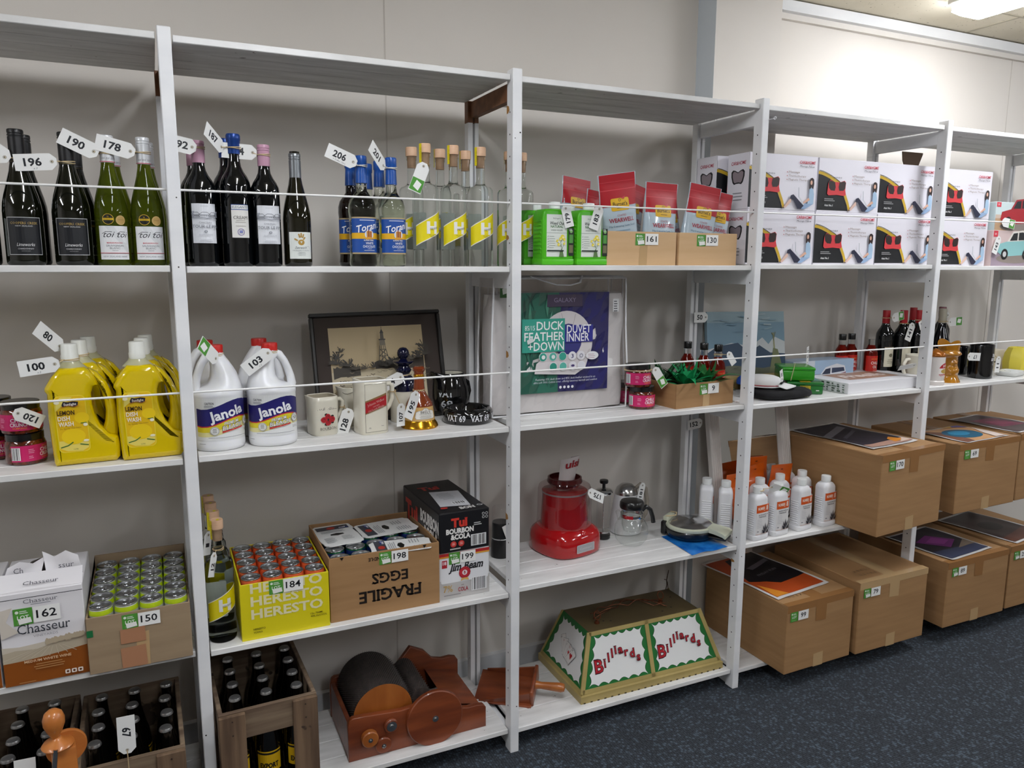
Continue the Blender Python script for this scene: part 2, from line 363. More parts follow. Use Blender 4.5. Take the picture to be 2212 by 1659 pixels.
def frame(i, brown_top):
    x0, x1 = POST[i]
    lab = ['', 'white painted ladder frame between the chardonnay bottles and the pink-capped wine', 'white painted ladder frame with a bare brown top rail beside the clear vodka bottles', 'white painted ladder frame with a screw eye near its top, right of the red pouches',
           'white painted ladder frame partly behind the big cardboard box marked 170', 'white painted ladder frame at the far end beyond the toy car boxes'][i]
    t = thing('ladder_frame', lab, 'shelf frame', ((x0 + x1)/2, .18, 0)); ox, oy = -(x0 + x1)/2, -.18
    top = 2.138
    f = MB(); f.M = Matrix.Translation((ox, oy, 0)); f.box(x0, x1, 0, .043, 0, top, WHITE, .0022)
    rd = random.Random(i); worn(f, x0, x1, 0, [rd.uniform(.05, 2.05) for _ in range(3)], i)
    hm = mat('nail_hole', '2d2926', .8); z = .16
    while z < 2.05:                                             # peg holes down the inner faces
        f.add([(x0 - .0003, .021 + .0028*math.sin(a), z + .0028*math.cos(a)) for a in [PI/3*k for k in range(6)]], [tuple(range(6))], hm); z += .062
    if i in (2, 3):
        cm = mat('bare_wood_chip', 'a3763f', .8)
        for z, s in ((2.03, .012), (1.665, .008), (1.315, .011), (.80, .011)) if i == 2 else ((.5, .006),):
            f.add([(x0 - .0005, .043, z - s), (x0 - .0005, .043, z + s), (x0 - .0005, .028, z + s*.6), (x0 - .0005, .024, z - s*.4), (x0 - .0005, .034, z - s)], [(0, 1, 2, 3, 4)], cm)
    f.build('front_post', t, ang=30)
    w_ = (x1 - x0)/2
    for k, (a, b) in enumerate(((x0 - .006, x0 + w_ - .0035), (x0 + w_ + .0035, x1 + .002))):
        s = MB(); s.M = Matrix.Translation((ox, oy, 0)); bm_ = BROWN if brown_top else WHITE
        s.box(a, b, .335, .366, 0, 2.04, WHITE, .0015)
        s.box(a, b, .335, .366, 2.04, 2.107, bm_, .001); s.build('back_post', t, ang=30)
    if i == 1 or i == 2: brn = BROWN
    for s in range(5):
        zt = min(ZS[s][max(i-1, 0)], ZS[s][min(i, 4)]) - .0165
        r = MB(); r.M = Matrix.Translation((ox, oy, 0)); r.box(x0 + .004, x1 - .004, .043, .335, max(zt - .05, 0.004), zt, BROWN if brown_top and s == 0 else WHITE, .001); r.build('rail', t, ang=30, label='bare brown rail' if brown_top and s == 0 else None)
    if i == 3:
        e = MB(); e.M = Matrix.Translation((ox, oy, 0)); e.tube([(x1 - .004 + .002, -.022, 2.069 + 0), (x1 - .004, .0, 2.068)], .0012, STEEL, 6)
        e.tube([(x1 + .003, -.024 + .0045*math.cos(a), 2.071 + .0045*math.sin(a)) for a in [2*PI*k/12 for k in range(12)]], .0014, WHITEP, 6, closed=True); e.build('screw_eye', t)
    return t
for i in range(1, 6): frame(i, i in (1, 2))
HT = ['top shelf', 'second shelf down', 'third shelf down', 'fourth shelf down', 'bottom shelf']
BAYN = ['the cut-off chardonnay bay', 'the pink-capped wine bay', 'the red seed pouch bay', 'the massage pillow box bay', 'the toy car box bay']
for s in range(5):
    for b in range(5):
        x0, x1 = POST[b][1] + .0035, POST[b+1][0] - .0035
        z = ZS[s][b]; m = MB(); n = 4; y0, y1 = .012, .372; wd = (y1 - y0)/n; cx = (x0 + x1)/2
        for k in range(n): m.box(x0 - cx, x1 - cx, y0 + wd*k + (.0015 if k else 0), y0 + wd*(k+1) - .0015, -.0165 + (.001*(k % 2)) * 0, 0, WHITE_B, .0015)
        m.box(x0 - cx + .05, x0 - cx + .09, y0 + .005, y1 - .02, -.0164, -.004, WHITE_B)
        o = m.build('shelf', loc=(cx, 0, z), ang=30); tag(o, 'white slatted ' + HT[s] + ' of ' + BAYN[b], 'shelf', 'white slatted shelves')
        if s in (1, 2):
            zr = 1.7645 if s == 1 else 1.2605
            g = MB(); g.tube([(x0 - cx - .0034, .0, 0), (x1 - cx + .0034, .0, 0)], .0028, mat('white_rod', 'f0efec', .4), 8)
            o = g.build('guard_rod', loc=(cx, .02, zr)); tag(o, 'white guard rod across the ' + HT[s] + ' of ' + BAYN[b], 'rod', 'white guard rods')
# ================================================================ things used on many shelves
GREEN = '4f9338'
def price_tag(num, label, hole, ang, yaw=0, neck=None, back=False, L=.080, W=.038, fold=0, string=RUBBER, tz=0, note=None):
    """white card, far end -> hole along ang (degrees, seen from the front), turned by yaw; elastic round a neck (x, y, z, r)"""
    t = thing('price_tag', label, 'price tag', hole, 0, 'white lot number tags')
    a = math.radians(ang); B = Matrix(((math.cos(a), -math.sin(a), 0, 0), (0, 0, -1, 0), (math.sin(a), math.cos(a), 0, 0), (0, 0, 0, 1)))
    M = Matrix.Rotation(math.radians(yaw), 4, 'Z') @ Matrix.Rotation(math.radians(tz), 4, 'X') @ B
    m = MB(); m.M = M; c = W*.3
    m.prism([(-L, -W/2), (-c*.55, -W/2), (.006, -W/2 + c), (.006, W/2 - c), (-c*.55, W/2), (-L, W/2)], -.0004, .0004, PAPER)
    A = Art()
    if back: A.r(-L*.97, -W/2*.95, -L*.52, W/2*.95, GREEN).p([(-L*.92, -W*.22), (-L*.66, -W*.33), (-L*.58, W*.12), (-L*.84, W*.24)], 'f2f2ee')
    elif num:
        A.t(str(num), -L*.54, -W*.21, W*.44, '1e2126', w=W*(.30*len(str(num)) + .06), b=.03)
        if note: A.t(note, -L*.5, -W*.42, W*.11, '5a5a60', it=.3)
    A.o(-.004, 0, .0016, .0042, 'b9b4a8', 12).c(-.004, 0, .0017, '33302c', n=10)
    f = flat((0, 0, .0004), (1, 0, 0), (0, 1, 0)); m.art(A, f)
    m.build('card', t, ang=0)
    if neck:
        s = MB(); nx, ny, nz, r = (neck[0] - hole[0], neck[1] - hole[1], neck[2] - hole[2], neck[3] + .0012)
        s.tube([(nx + r*math.cos(q), ny + r*math.sin(q), nz + .0015*math.sin(q + 1)) for q in [2*PI*k/20 for k in range(20)]], .0012, string, 6, closed=True)
        s.tube([(nx + r*math.cos(q), ny + r*math.sin(q), nz - .003 + .001*math.sin(q*2)) for q in [2*PI*k/20 for k in range(20)]], .0011, string, 6, closed=True)
        d = Vector((nx, ny, nz)).normalized() if Vector((nx, ny, nz)).length > 1e-4 else Vector((1, 0, 0)); e = Vector((nx, ny, nz)) - Vector((d.x, d.y, 0))*r
        h = M @ Vector((-.004, 0, .001)); s.tube([tuple(h), tuple(h.lerp(e, .5) + Vector((0, 0, -.001))), tuple(e)], .0013, string, 6); s.build('elastic', t)
    return t
def lot_sticker(num, parent, o, ex=(1, 0, 0), ey=(0, 0, 1), s=1.0, patch=True, rot=0):
    """stuck-on lot label: green square and white number card"""
    A = Art(.0003); h = .036*s
    A.r(0, -.002*s, .036*s, h, GREEN).c(.007*s, h - .008*s, .0035*s, 'dfe9d9', n=10).lines(.012*s, h - .0075*s, .031*s, 2, .004*s, .0018*s, 'dfe9d9')
    A.t('LOT', .018*s, .012*s, .008*s, 'f0f4ec', b=.02).lines(.006*s, .005*s, .03*s, 2, .003*s, .001*s, '8fbf7c')
    if patch: A.p([(.010*s, .000), (.034*s, .003*s), (.032*s, .015*s), (.008*s, .012*s)], 'ecebe6')
    A.r(.037*s, 0, .088*s, h, 'efeeea').t(str(num), .062*s, .010*s, .0175*s, '17181b', w=(.0125*len(str(num)))*s + .001, b=.014)
    m = MB(); m.art(A, flat(o, ex, ey)); return m.build('lot_sticker', parent, ang=0)
def bottle(name, label, cat, loc, prof, gm, caps=(), labels=(), rz=0, group=None, n=28, body='glass_body', extra=None):
    t = thing(name, label, cat, loc, math.radians(rz), group)
    MB().lathe(prof, gm, n).build(body, t)
    for nm, pr, m in caps: MB().lathe(pr, m, 24).build(nm, t)
    for nm, A, R, z, dx in labels:
        m = MB(); m.art(A, wrap(R[0], R[1], R[2], z=z, th0=R[-1]) if isinstance(R, tuple) else wrap(R, z=z), dx); m.build(nm, t, ang=0)
    if extra: extra(t)
    return t
def open_box(w, d, h, m, t=.004, base=True, inner=None):
    """open-topped carton, front face on y = 0"""
    b = MB(); inner = inner or CARD_IN
    b.box(-w/2, w/2, 0, t, 0, h, m, .0008); b.box(-w/2, w/2, d - t, d, 0, h, m, .0008); b.box(-w/2, -w/2 + t, t, d - t, 0, h, m); b.box(w/2 - t, w/2, t, d - t, 0, h, m); b.box(-w/2 + t, w/2 - t, t, d - t, 0, t, inner)
    for s in (-1, 1):
        x = s*(w/2 - t - .0004); b.add([(x, t, t), (x, d - t, t), (x, d - t, h - .002), (x, t, h - .002)], [(0, 1, 2, 3) if s < 0 else (3, 2, 1, 0)], inner)
    b.add([(-w/2 + t, d - t - .0004, t), (w/2 - t, d - t - .0004, t), (w/2 - t, d - t - .0004, h - .002), (-w/2 + t, d - t - .0004, h - .002)], [(0, 1, 2, 3)], inner)
    return b
ORD = ['first', 'second', 'third', 'fourth', 'fifth', 'sixth', 'seventh']
# ================================================================ second shelf: bottles, weed killer, pouches, pillow boxes
DARKG = mat('dark_wine_glass', '06080a', .04, coat=.4); OLIVE = mat('olive_black_wine_glass', '0c0e06', .04, coat=.4)
GREENG = mat('green_wine_glass', '66731a', .03, trans=.72, ior=1.3); BROWNG = mat('smoky_wine_glass', '17150b', .04, coat=.4)
BORD = [(0, 0), (.033, 0), (.0365, .004), (.037, .012), (.037, .190), (.0355, .203), (.030, .216), (.022, .228), (.0165, .240), (.0145, .252), (.0142, .303)]
BURG = [(0, 0), (.037, 0), (.0405, .005), (.041, .014), (.041, .125), (.0395, .142), (.035, .163), (.0275, .190), (.0205, .215), (.0165, .236), (.0148, .255), (.0145, .300)]
def bk(pr, s): return [(r*s, z) for r, z in pr]
def cap_screw(m, z0, z1, r): return [(r, z0), (r, z1 - .018), (r*.94, z1 - .017), (r*.94, z1 - .0155), (r, z1 - .0145), (r, z1 - .0115), (r*.94, z1 - .011), (r*.94, z1 - .0095), (r, z1 - .0085), (r, z1 - .002), (r*.92, z1)]
# chardonnay: black labels
A = Art(); A.r(-.037, 0, .037, .086, 'c9c9cb').r(-.0358, .0012, .0358, .0848, '14161b').t('COOPERS CREEK', 0, .070, .0052, 'b89a52', w=.057, sf=.03).t('NEW ZEALAND', 0, .0645, .0028, 'cfcfd0', w=.035, sf=.02).t('Limeworks', 0, .020, .0075, 'dcdcdc', w=.036, it=.25).t('CHARDONNAY', 0, .0125, .0032, 'cfcfd0', w=.032, sf=.02).t('HAWKES BAY', 0, .008, .0015, 'a9a9ab', w=.018)
NA = Art().t('NEW ZEALAND', .0, .004, .0028, '8d8d90', w=.022).r(-.016, .0010, .016, .0016, '9a8a5a')
CHARD = lambda t: None
def chard(loc, label, rz):
    return bottle('wine_bottle', label, 'wine bottle', loc, BURG, OLIVE, [('screw_cap', cap_screw(0, .232, .310, .0168), mat('black_capsule', '121214', .38))], [('front_label', A, .0412, .024, .006), ('neck_print', NA, .0171, .236, .004)], rz, 'chardonnay bottles')
z = Z2[0]
chd = chard((-.343, .078, z), 'dark chardonnay bottle with a black label, its cap right beside the tag reading 196', 8)
dup(chd, (-.243, .078, z), math.radians(4), 'dark black-labelled chardonnay bottle that the tag reading 196 is tied to')
dup(chd, (-.3405, .168, z), 0, 'dark chardonnay bottle right behind the black-labelled one left of tag 196')
dup(chd, (-.2335, .170, z), math.radians(20), 'dark chardonnay bottle half hidden behind the one wearing tag 196')
FA = Art().r(-.034, 0, .034, .09, 'dfe6e2').t('RESERVE', 0, .05, .006, '333333', w=.04)
bottle('wine_bottle', 'cut-off dark wine bottle with a grey cap and pale label at the picture edge', 'wine bottle', (-.4365, .105, z), BURG, OLIVE, [('screw_cap', cap_screw(0, .236, .302, .0168), mat('charcoal_capsule', '3b3d40', .35, .5))], [('front_label', FA, .0412, .02, .006)], 0)
# sauvignon blanc: white labels, gold medals
T = Art(); T.r(-.035, 0, .035, .080, 'e4e5e6').p([(-.02, .08), (.0, .08), (.034, .022), (.034, .010)], 'd8dadb').t('toi toi', 0, .053, .014, '22252b', w=.054, it=.45).l([(-.027, .0615), (-.018, .0665), (-.004, .066)], .0011, '22252b').l([(.006, .061), (.014, .0665), (.026, .066)], .0011, '22252b')
T.t('MARLBOROUGH', 0, .0385, .0028, 'c4354a', w=.034, b=.01).t('SAUVIGNON', 0, .031, .0042, '85898c', w=.038).t('BLANC', 0, .0252, .0042, '85898c', w=.022).t('2020', 0, .0205, .0022, '85898c', w=.013).r(-.035, .0152, .035, .0162, 'c4354a').r(-.035, .0145, .035, .0151, '444444').t('NEW ZEALAND WINE', 0, .0055, .0036, '8f9396', w=.054)
MD = Art(); MD.c(-.011, 0, .0135, '15150f').o(-.011, 0, .0118, .0128, 'd8b21c').r(-.023, -.0022, .001, .0026, 'd8b21c').t('EXCELLENT', -.011, -.001, .0024, '15150f', w=.02).t('92', -.011, .0045, .003, 'd8b21c').c(.017, -.002, .0115, 'b9985a').o(.017, -.002, .0095, .0103, 'd2b47a').t('GOLD', .017, -.002, .0026, '7b6030', w=.012)
TN = Art().t('toi toi', -.006, .006, .006, '6d7176', w=.018, it=.4).t('toi toi', .015, .006, .006, '6d7176', w=.018, it=.4).r(-.05, 0, .05, .0014, 'c4354a')
toi = bottle('wine_bottle', 'green sauvignon blanc bottle with a white label, wearing the tag reading 190', 'wine bottle', (-.157, .075, z), bk(BURG, .93), GREENG, [('screw_cap', cap_screw(0, .245, .309, .0158), mat('silver_white_capsule', 'd5d7d9', .3, .2))], [('front_label', T, .0384, .014, .006), ('medal', MD, .0384, .110, .006), ('neck_print', TN, .0162, .246, .004)], 6, 'sauvignon blanc bottles')
dup(toi, (-.0775, .075, z), math.radians(5), 'green white-labelled sauvignon blanc bottle next to the post, wearing the tag reading 178')
dup(toi, (-.1475, .158, z), 0, 'green sauvignon blanc bottle behind the one tagged 190, its white cap behind tag 178')
dup(toi, (-.069, .158, z), 0, 'green sauvignon blanc bottle behind the one tagged 178, close to the post')
price_tag('26', 'white tag reading 26, cut by the picture edge at the chardonnay end', (-.362, .060, z + .242), -38, neck=(-.343, .078, z + .246, .0165))
price_tag('196', 'white tag reading 196 tied to the second dark chardonnay bottle', (-.268, .058, z + .240), 5, neck=(-.243, .078, z + .243, .0158), note='x 3')
price_tag('190', 'white tag reading 190 tied to a green sauvignon blanc bottle', (-.180, .058, z + .266), -26, neck=(-.157, .075, z + .268, .0158))
price_tag('178', 'white tag reading 178 tied to the green bottle beside the post', (-.101, .057, z + .272), -14, neck=(-.0775, .075, z + .274, .0158))
# ---- second bay: red and fortified wine
z = Z2[1]
H = Art(); H.r(-.032, 0, .032, .098, 'dfe1e6').lines(-.014, .091, .014, 1, 1, .001, 'b9bcc2', al='c')
for dx_, s in ((0, 1), (-.021, .7), (.020, .75)):
    H.l([(dx_ - .013*s, .0655), (dx_ - .011*s, .0705), (dx_ + .011*s, .0705), (dx_ + .013*s, .0655)], .0008, '63676f').l([(dx_ - .014*s, .0705), (dx_ - .006*s, .0765*1), (dx_ + .006*s, .0765), (dx_ + .014*s, .0705)], .0009, '50545c')
    for q in (-.009, -.0045, 0, .0045, .009): H.r(dx_ + q*s - .0011, .0665, dx_ + q*s + .0011, .069, '565a62')
H.l([(-.030, .063), (-.012, .0645), (.004, .062), (.018, .064), (.030, .061)], .0014, '777b84').l([(-.031, .0605), (-.015, .061), (.012, .0595), (.031, .058)], .0008, '8d9098')
for q in (-.029, -.026, .027, .030): H.l([(q, .064), (q - .001, .074), (q + .002, .079)], .0018, '8d919a')
H.t('CHATEAU', 0, .0490, .0040, '73777f', w=.028).t('TOUR LE PIN', 0, .0378, .0072, '5b5f68', w=.058).o(0, .029, .0022, .0034, '666b73', 14).r(-.0034, .0285, .0034, .0295, '666b73').t('BORDEAUX', 0, .0198, .0032, 'b6b9bf', w=.030).lines(-.018, .0075, .018, 2, .003, .0009, 'aeb1b8', al='c')
PINK = mat('dusty_pink_capsule', 'bb8da3', .38)
chat = bottle('wine_bottle', 'red wine bottle with a dusty pink cap, wearing the tag reading 192 beside the post', 'wine bottle', (.048, .075, z), BORD, DARKG, [('screw_cap', cap_screw(0, .258, .312, .0158), PINK)], [('front_label', H, .0372, .058, .006)], 9, 'pink-capped red wine')
dup(chat, (.207, .075, z), math.radians(6), 'red wine bottle with a dusty pink cap, wearing the tag ending 94')
dup(chat, (.039, .153, z), 0, 'pink-capped red wine bottle hidden behind the one tagged 192')
E_ = Art(); E_.r(-.0225, 0, .0225, .084, 'e1dfda').r(-.0225, .070, .0225, .084, '2a4a8a').r(-.0215, .0718, .0215, .0825, 'e4e4e2').t('ELEGANTE', 0, .0742, .0058, '273a66', w=.039, sf=.03).t('CREAM', 0, .047, .0078, '55504c', w=.035, sf=.03).lines(-.016, .0425, .016, 2, .0045, .0016, 'b4afa9', al='c').lines(-.018, .029, .018, 1, .004, .0014, 'b4afa9', al='c').o(0, .0145, .0072, .0088, '8a7fae', 20).r(-.004, .0115, .004, .0185, '7d83b8')
cream = bottle('cream_sherry_bottle', 'dark cream sherry bottle with a blue neck wrap, wearing the tag reading 187', 'wine bottle', (.134, .080, z), [(r*1.03, q*1.06) for r, q in BORD], DARKG, [('neck_foil', [(.0168, .285), (.0168, .318), (.0178, .320), (.0178, .331), (.016, .335)], mat('royal_blue_foil', '1c3f86', .3, .3))], [('front_label', E_, .0383, .073, .005)], 8, 'blue-necked sherry')
dup(cream, (.121, .172, z), 0, 'blue-necked dark sherry bottle standing behind the one tagged 187')
S_ = Art(); S_.r(-.032, 0, .032, .070, 'dfe3de').c(0, .043, .0085, 'b08a3c', .0075)
for a, d, ln in ((-38, .013, .0055), (-17, .0175, .0065), (0, .019, .007), (16, .018, .0065), (62, .015, .006)):
    q = math.radians(90 + a); cx_, cy_ = d*math.cos(q), .043 + d*math.sin(q); ex_, ey_ = math.cos(q)*ln, math.sin(q)*ln; S_.l([(cx_ - ex_*.8, cy_ - ey_*.8), (cx_ + ex_*.8, cy_ + ey_*.8)], .0036, 'b08a3c')
S_.p([(-.003, .046), (.003, .046), (0, .040)], 'dfe3de').t('Seresin', -.002, .0265, .006, '6f7377', w=.030, it=.4).l([(.010, .031), (.020, .033), (.029, .022)], .0006, '9a9d9f').t('SAUVIGNON BLANC', 0, .0205, .0030, '9da1a3', w=.046).lines(-.013, .0165, .013, 3, .0035, .001, 'b0b4b6', al='c')
bottle('wine_bottle', 'dark sauvignon bottle with a pewter cap and a gold handprint on its label', 'wine bottle', (.286, .075, z), bk(BURG, .90), BROWNG, [('screw_cap', cap_screw(0, .232, .295, .0155), mat('pewter_capsule', '84888b', .32, .7))], [('front_label', S_, .0371, .020, .006)], 5)
price_tag('192', 'white tag reading 192 tied to a pink-capped wine, touching the post', (.038, .050, z + .292), -11, L=.058, neck=(.048, .075, z + .296, .0158))
price_tag('187', 'white tag reading 187 on the blue-necked sherry bottle', (.105, .062, z + .297), -28, yaw=55, neck=(.134, .080, z + .302, .0178))
price_tag('194', 'white tag showing 94 behind the blue-necked sherry bottle', (.184, .072, z + .291), -2, neck=(.207, .075, z + .288, .0158), note='x 2')
# syrup: clear bottles with blue sleeves
SY = Art(); SY.r(-.047, 0, .047, .100, 'b3a078').r(-.047, .004, .047, .096, '1d4d9c').r(-.047, .041, .047, .057, 'e3ae1d').lines(-.032, .0905, .034, 1, 1, .0016, 'dfe3ea', al='c').t('Torani', .0, .064, .018, 'f2f3f5', w=.066, it=.28, rot=13, b=.012).c(.004, .053, .013, 'd9dfe8').r(-.004, .042, .012, .062, 'c58a3a').r(.0005, .042, .0035, .066, '8a3a20').r(.007, .042, .010, .061, 'a04a26').p([(-.008, .038), (.016, .038), (.012, .045), (-.004, .047)], 'd99c34').p([(-.014, .034), (.018, .036), (.016, .0405), (-.012, .0385)], '18417f').t('SUGAR FREE', .002, .0355, .0030, 'f0f2f5', w=.028, b=.02).t('WHITE', .004, .0262, .0058, 'f0f2f5', w=.022, b=.01).t('CHOCOLATE', .004, .0172, .0062, 'f0f2f5', w=.037, b=.01).t('SYRUP', .004, .0128, .0026, 'cfd6e4', w=.012).lines(-.018, .009, .026, 1, 1, .0012, 'cfd6e4', al='c')
SYB = [(0, 0), (.034, 0), (.0375, .004), (.038, .012), (.0365, .030), (.0365, .135), (.038, .150), (.0375, .165), (.033, .182), (.022, .196), (.0155, .206), (.0145, .225), (.0135, .298)]
BLUE = mat('blue_shrink_sleeve', '1d4f9e', .3)
BSL = [(.0165, .226), (.0150, .262), (.0145, .272), (.0162, .275), (.0162, .296), (.015, .299), (.012, .3)]
def syrup(loc, label, gm, rz): return bottle('syrup_bottle', label, 'syrup bottle', loc, SYB, gm, [('neck_sleeve', BSL, BLUE)], [('front_label', SY, .0384, .034, .005)], rz, 'blue-sleeved syrup bottles')
CS = mat('clear_syrup_glass', 'f0f4ea', .0, trans=1, ior=1.36)
sy = syrup((.463, .072, z), 'clear syrup bottle with a blue label, wearing the tag reading 206', CS, 8)
dup(sy, (.548, .074, z), math.radians(6), 'clear blue-labelled syrup bottle wearing the angled tag reading 201')
dup(sy, (.536, .155, z), 0, 'clear blue-sleeved syrup bottle straight behind the one tagged 201')
dup(sy, (.522, .240, z), 0, 'blue-sleeved syrup bottle at the back between the two tagged syrups')
syrup((.452, .150, z), 'dark brown syrup bottle with a blue sleeve behind the one tagged 206', mat('dark_syrup', '120a06', .06, coat=.4), -12)
price_tag('206', 'tilted grey-white tag reading 206 tied to a blue-sleeved syrup bottle', (.441, .052, z + .278), -22, neck=(.463, .072, z + .274, .0162), string=mat('white_band', 'e6e3da', .6), note='+ Toffee Choc')
price_tag('201', 'white tag reading 201 turned edge-on beside the second blue syrup sleeve', (.522, .052, z + .272), -38, yaw=42, neck=(.548, .074, z + .272, .0162), string=mat('white_band', 'e6e3da', .6))
# vodka: clear bottles, slanted yellow labels, pale wooden stoppers
V = Art(); V.p([(-.050, .020), (-.048, .020), (.036, .062), (.036, .118), (.020, .112), (-.048, .074), (-.050, .072)], 'e7d611')
V.l([(-.050, .0735), (.036, .1195)], .0022, 'f2eeda').l([(-.050, .0185), (.036, .0608)], .0022, 'f2eeda').t('H', 0, .0545, .030, 'ebeae4', w=.032, b=.055, sf=.045).t('Heresto', .006, .064, .008, '4f4716', w=.027, it=.4, rot=12).t('NEW ZEALAND', .002, .0475, .0022, '6f6616', w=.024).t('VODKA', .002, .0425, .0034, '6f6616', w=.016)
VB = Art().rr(-.020, .0, .020, .105, .003, 'e2e6e3')
SEAL = Art().r(-.005, -.052, .005, 0, 'e4d21a').t('GL 0.5434', .001, -.026, .0032, '6f6616', w=.03, rot=-90)
VPROF = [(0, 0), (.0345, 0), (.037, .003), (.0375, .010), (.0375, .212), (.0365, .222), (.032, .229), (.020, .233), (.0145, .238), (.0128, .248), (.0128, .306), (.015, .308), (.015, .318)]
def vodka(loc, label, rz, group='clear vodka bottles'):
    def ex(t):
        m = MB(); m.art(SEAL, flat((-.0166, -.004, .343), (.25, -1, 0), (0, 0, 1))); m.add([(-.0166, -.007, .3432), (.004, -.012, .3446), (.006, .0, .3446), (-.0166, .003, .3432)], [(0, 1, 2, 3)], ink('e4d21a')); m.build('seal_strip', t, ang=0)
    return bottle('vodka_bottle', label, 'vodka bottle', loc, VPROF, SPIRIT, [('stopper', [(.0112, .285), (.0112, .3185), (.0165, .3186), (.0168, .322), (.0168, .341), (.0158, .344), (.0, .3442)], noisy('pale_beech', 'd3a987', 'dfb998', (20, 20, 60), .5))], [('front_label', V, .0379, .040, .005), ('back_label', VB, (.0379, .0379, 2, 0, 0, 0, PI), .05, .006)], rz, group, extra=ex)
vo = vodka((.649, .075, z), 'clear vodka bottle with a slanted yellow label, wearing the green and white tag', 10)
for (x, y, rz, lb) in ((.733, .072, 6, 'clear yellow-labelled vodka bottle in the front row, next after the one with the green tag'), (.818, .072, 5, 'clear yellow-labelled vodka bottle in the front row, nearest the brown-railed post'),
        (.636, .160, -30, 'clear vodka bottle behind the front one with the green tag'), (.724, .160, -20, 'clear vodka bottle behind the middle one of the front row'), (.806, .160, -20, 'clear vodka bottle behind the front one nearest the post'),
        (.931, .112, -35, 'clear vodka bottle half hidden by the post, its yellow seal showing before it'), (.990, .150, 8, 'clear vodka bottle just past the post, touching the green weed killer')):
    dup(vo, (x, y, z if x < .9 else Z2[2] if x > .95 else z), math.radians(rz), lb)
price_tag('', 'white tag with a green end hanging on the first clear vodka bottle', (.636, .045, z + .282), 68, neck=(.649, .075, z + .286, .0128), back=True, string=TWINE)
# ---- third bay
z = Z2[2]
WG = mat('lime_green_plastic', '4fb51c', .35); WC = mat('white_jerry_cap', 'e4e6e4', .4)
WA = Art(); WA.r(-.040, 0, .033, .128, 'dfe4dc').t('McGregor\'s', -.004, .114, .0042, '33403a', w=.026).t('Weed Out', -.004, .097, .0092, '3f4a46', w=.052, it=.25, b=.02).t('NATURAL', -.004, .088, .0070, '2e6b2a', w=.044, b=.02).t('WEED KILLER', -.004, .0785, .0040, '5d6862', w=.042).r(-.040, .072, .033, .0729, '8b968e')
for k in range(5): WA.l([(-.037, .062 - .008*k), (-.0355, .060 - .008*k), (-.033, .064 - .008*k)], .0009, '4a554e')
WA.lines(-.031, .061, -.006, 6, .0068, .0014, 'a7b0a9').l([(.012, .005), (.014, .025), (.010, .045), (.017, .060)], .0014, '4b6a38').l([(.013, .02), (.022, .040)], .0011, '4b6a38').l([(.012, .03), (-.002, .046)], .0011, '4b6a38').p([(.004, 0), (.022, 0), (.017, .020), (.012, .024), (.008, .018)], '5d7a4a')
for fx, fy, fr in ((.016, .060, .0075), (.023, .052, .005), (.008, .054, .005), (-.003, .048, .0042), (.002, .037, .005), (.022, .040, .0045)): WA.c(fx, fy, fr, 'e6d23c', n=8).c(fx + .002, fy - .001, fr*.45, 'f4ecb0', n=7)
WA.r(-.040, .0165, .020, .0205, '25302a').r(.0365, .003, .0555, .088, '18211b').c(.046, .078, .0055, '7fae6a', n=10).r(.039, .042, .053, .068, '4f8f3f').r(.039, .012, .053, .036, '6f6a4c').lines(.0385, .084, .053, 2, .004, .0016, 'cfd6cf')
def weed(loc, label):
    t = thing('weed_killer_bottle', label, 'weed killer', loc, math.radians(3), 'green weed killer bottles')
    b = MB(); b.box(-.056, .060, -.036, .036, 0, .021, WG, .006, 2)
    b.pslab([(-.053, .018), (.058, .018), (.058, .105), (.056, .112), (.036, .112), (.034, .118), (.034, .150), (.024, .163), (.010, .170), (-.040, .170), (-.050, .160), (-.053, .148)], -.033, .033, WG, .006); 
    for k in range(9): b.box(-.0548, -.050, -.022, .022, .035 + .012*k, .041 + .012*k, WG, .001)
    b.build('body', t); h = MB(); h.box(.035, .056, -.012, .012, .108, .166, mat('translucent_handle', 'b7c6ba', .3, trans=.4), .005, 2); h.build('handle', t)
    MB().lathe([(.016, .168), (.016, .172), (.018, .173), (.0185, .191), (.0175, .193), (.010, .194)], WC, 26, cx=.006).build('cap', t)
    m = MB(); m.art(WA, flat((0, -.0332, .026))); m.build('front_label', t, ang=0); return t
wd = weed((1.064, .080, z), 'lime green weed killer bottle wearing the tag reading 179')
for x, y, lb in ((1.187, .080, 'lime green weed killer bottle wearing the tag reading 183, beside the brown carton'), (1.040, .162, 'lime green weed killer bottle behind the one tagged 179'), (1.163, .162, 'lime green weed killer bottle behind the one tagged 183')): dup(wd, (x, y, z), math.radians(2), lb)
price_tag('179', 'white tag reading 179 hanging from a green weed killer bottle', (1.086, .038, z + .176), 105, neck=(1.070, .080, z + .169, .017), L=.062, W=.032)
price_tag('183', 'white tag reading 183 hanging from the second green weed killer bottle', (1.208, .038, z + .178), 72, neck=(1.193, .080, z + .169, .017), L=.070, W=.034)
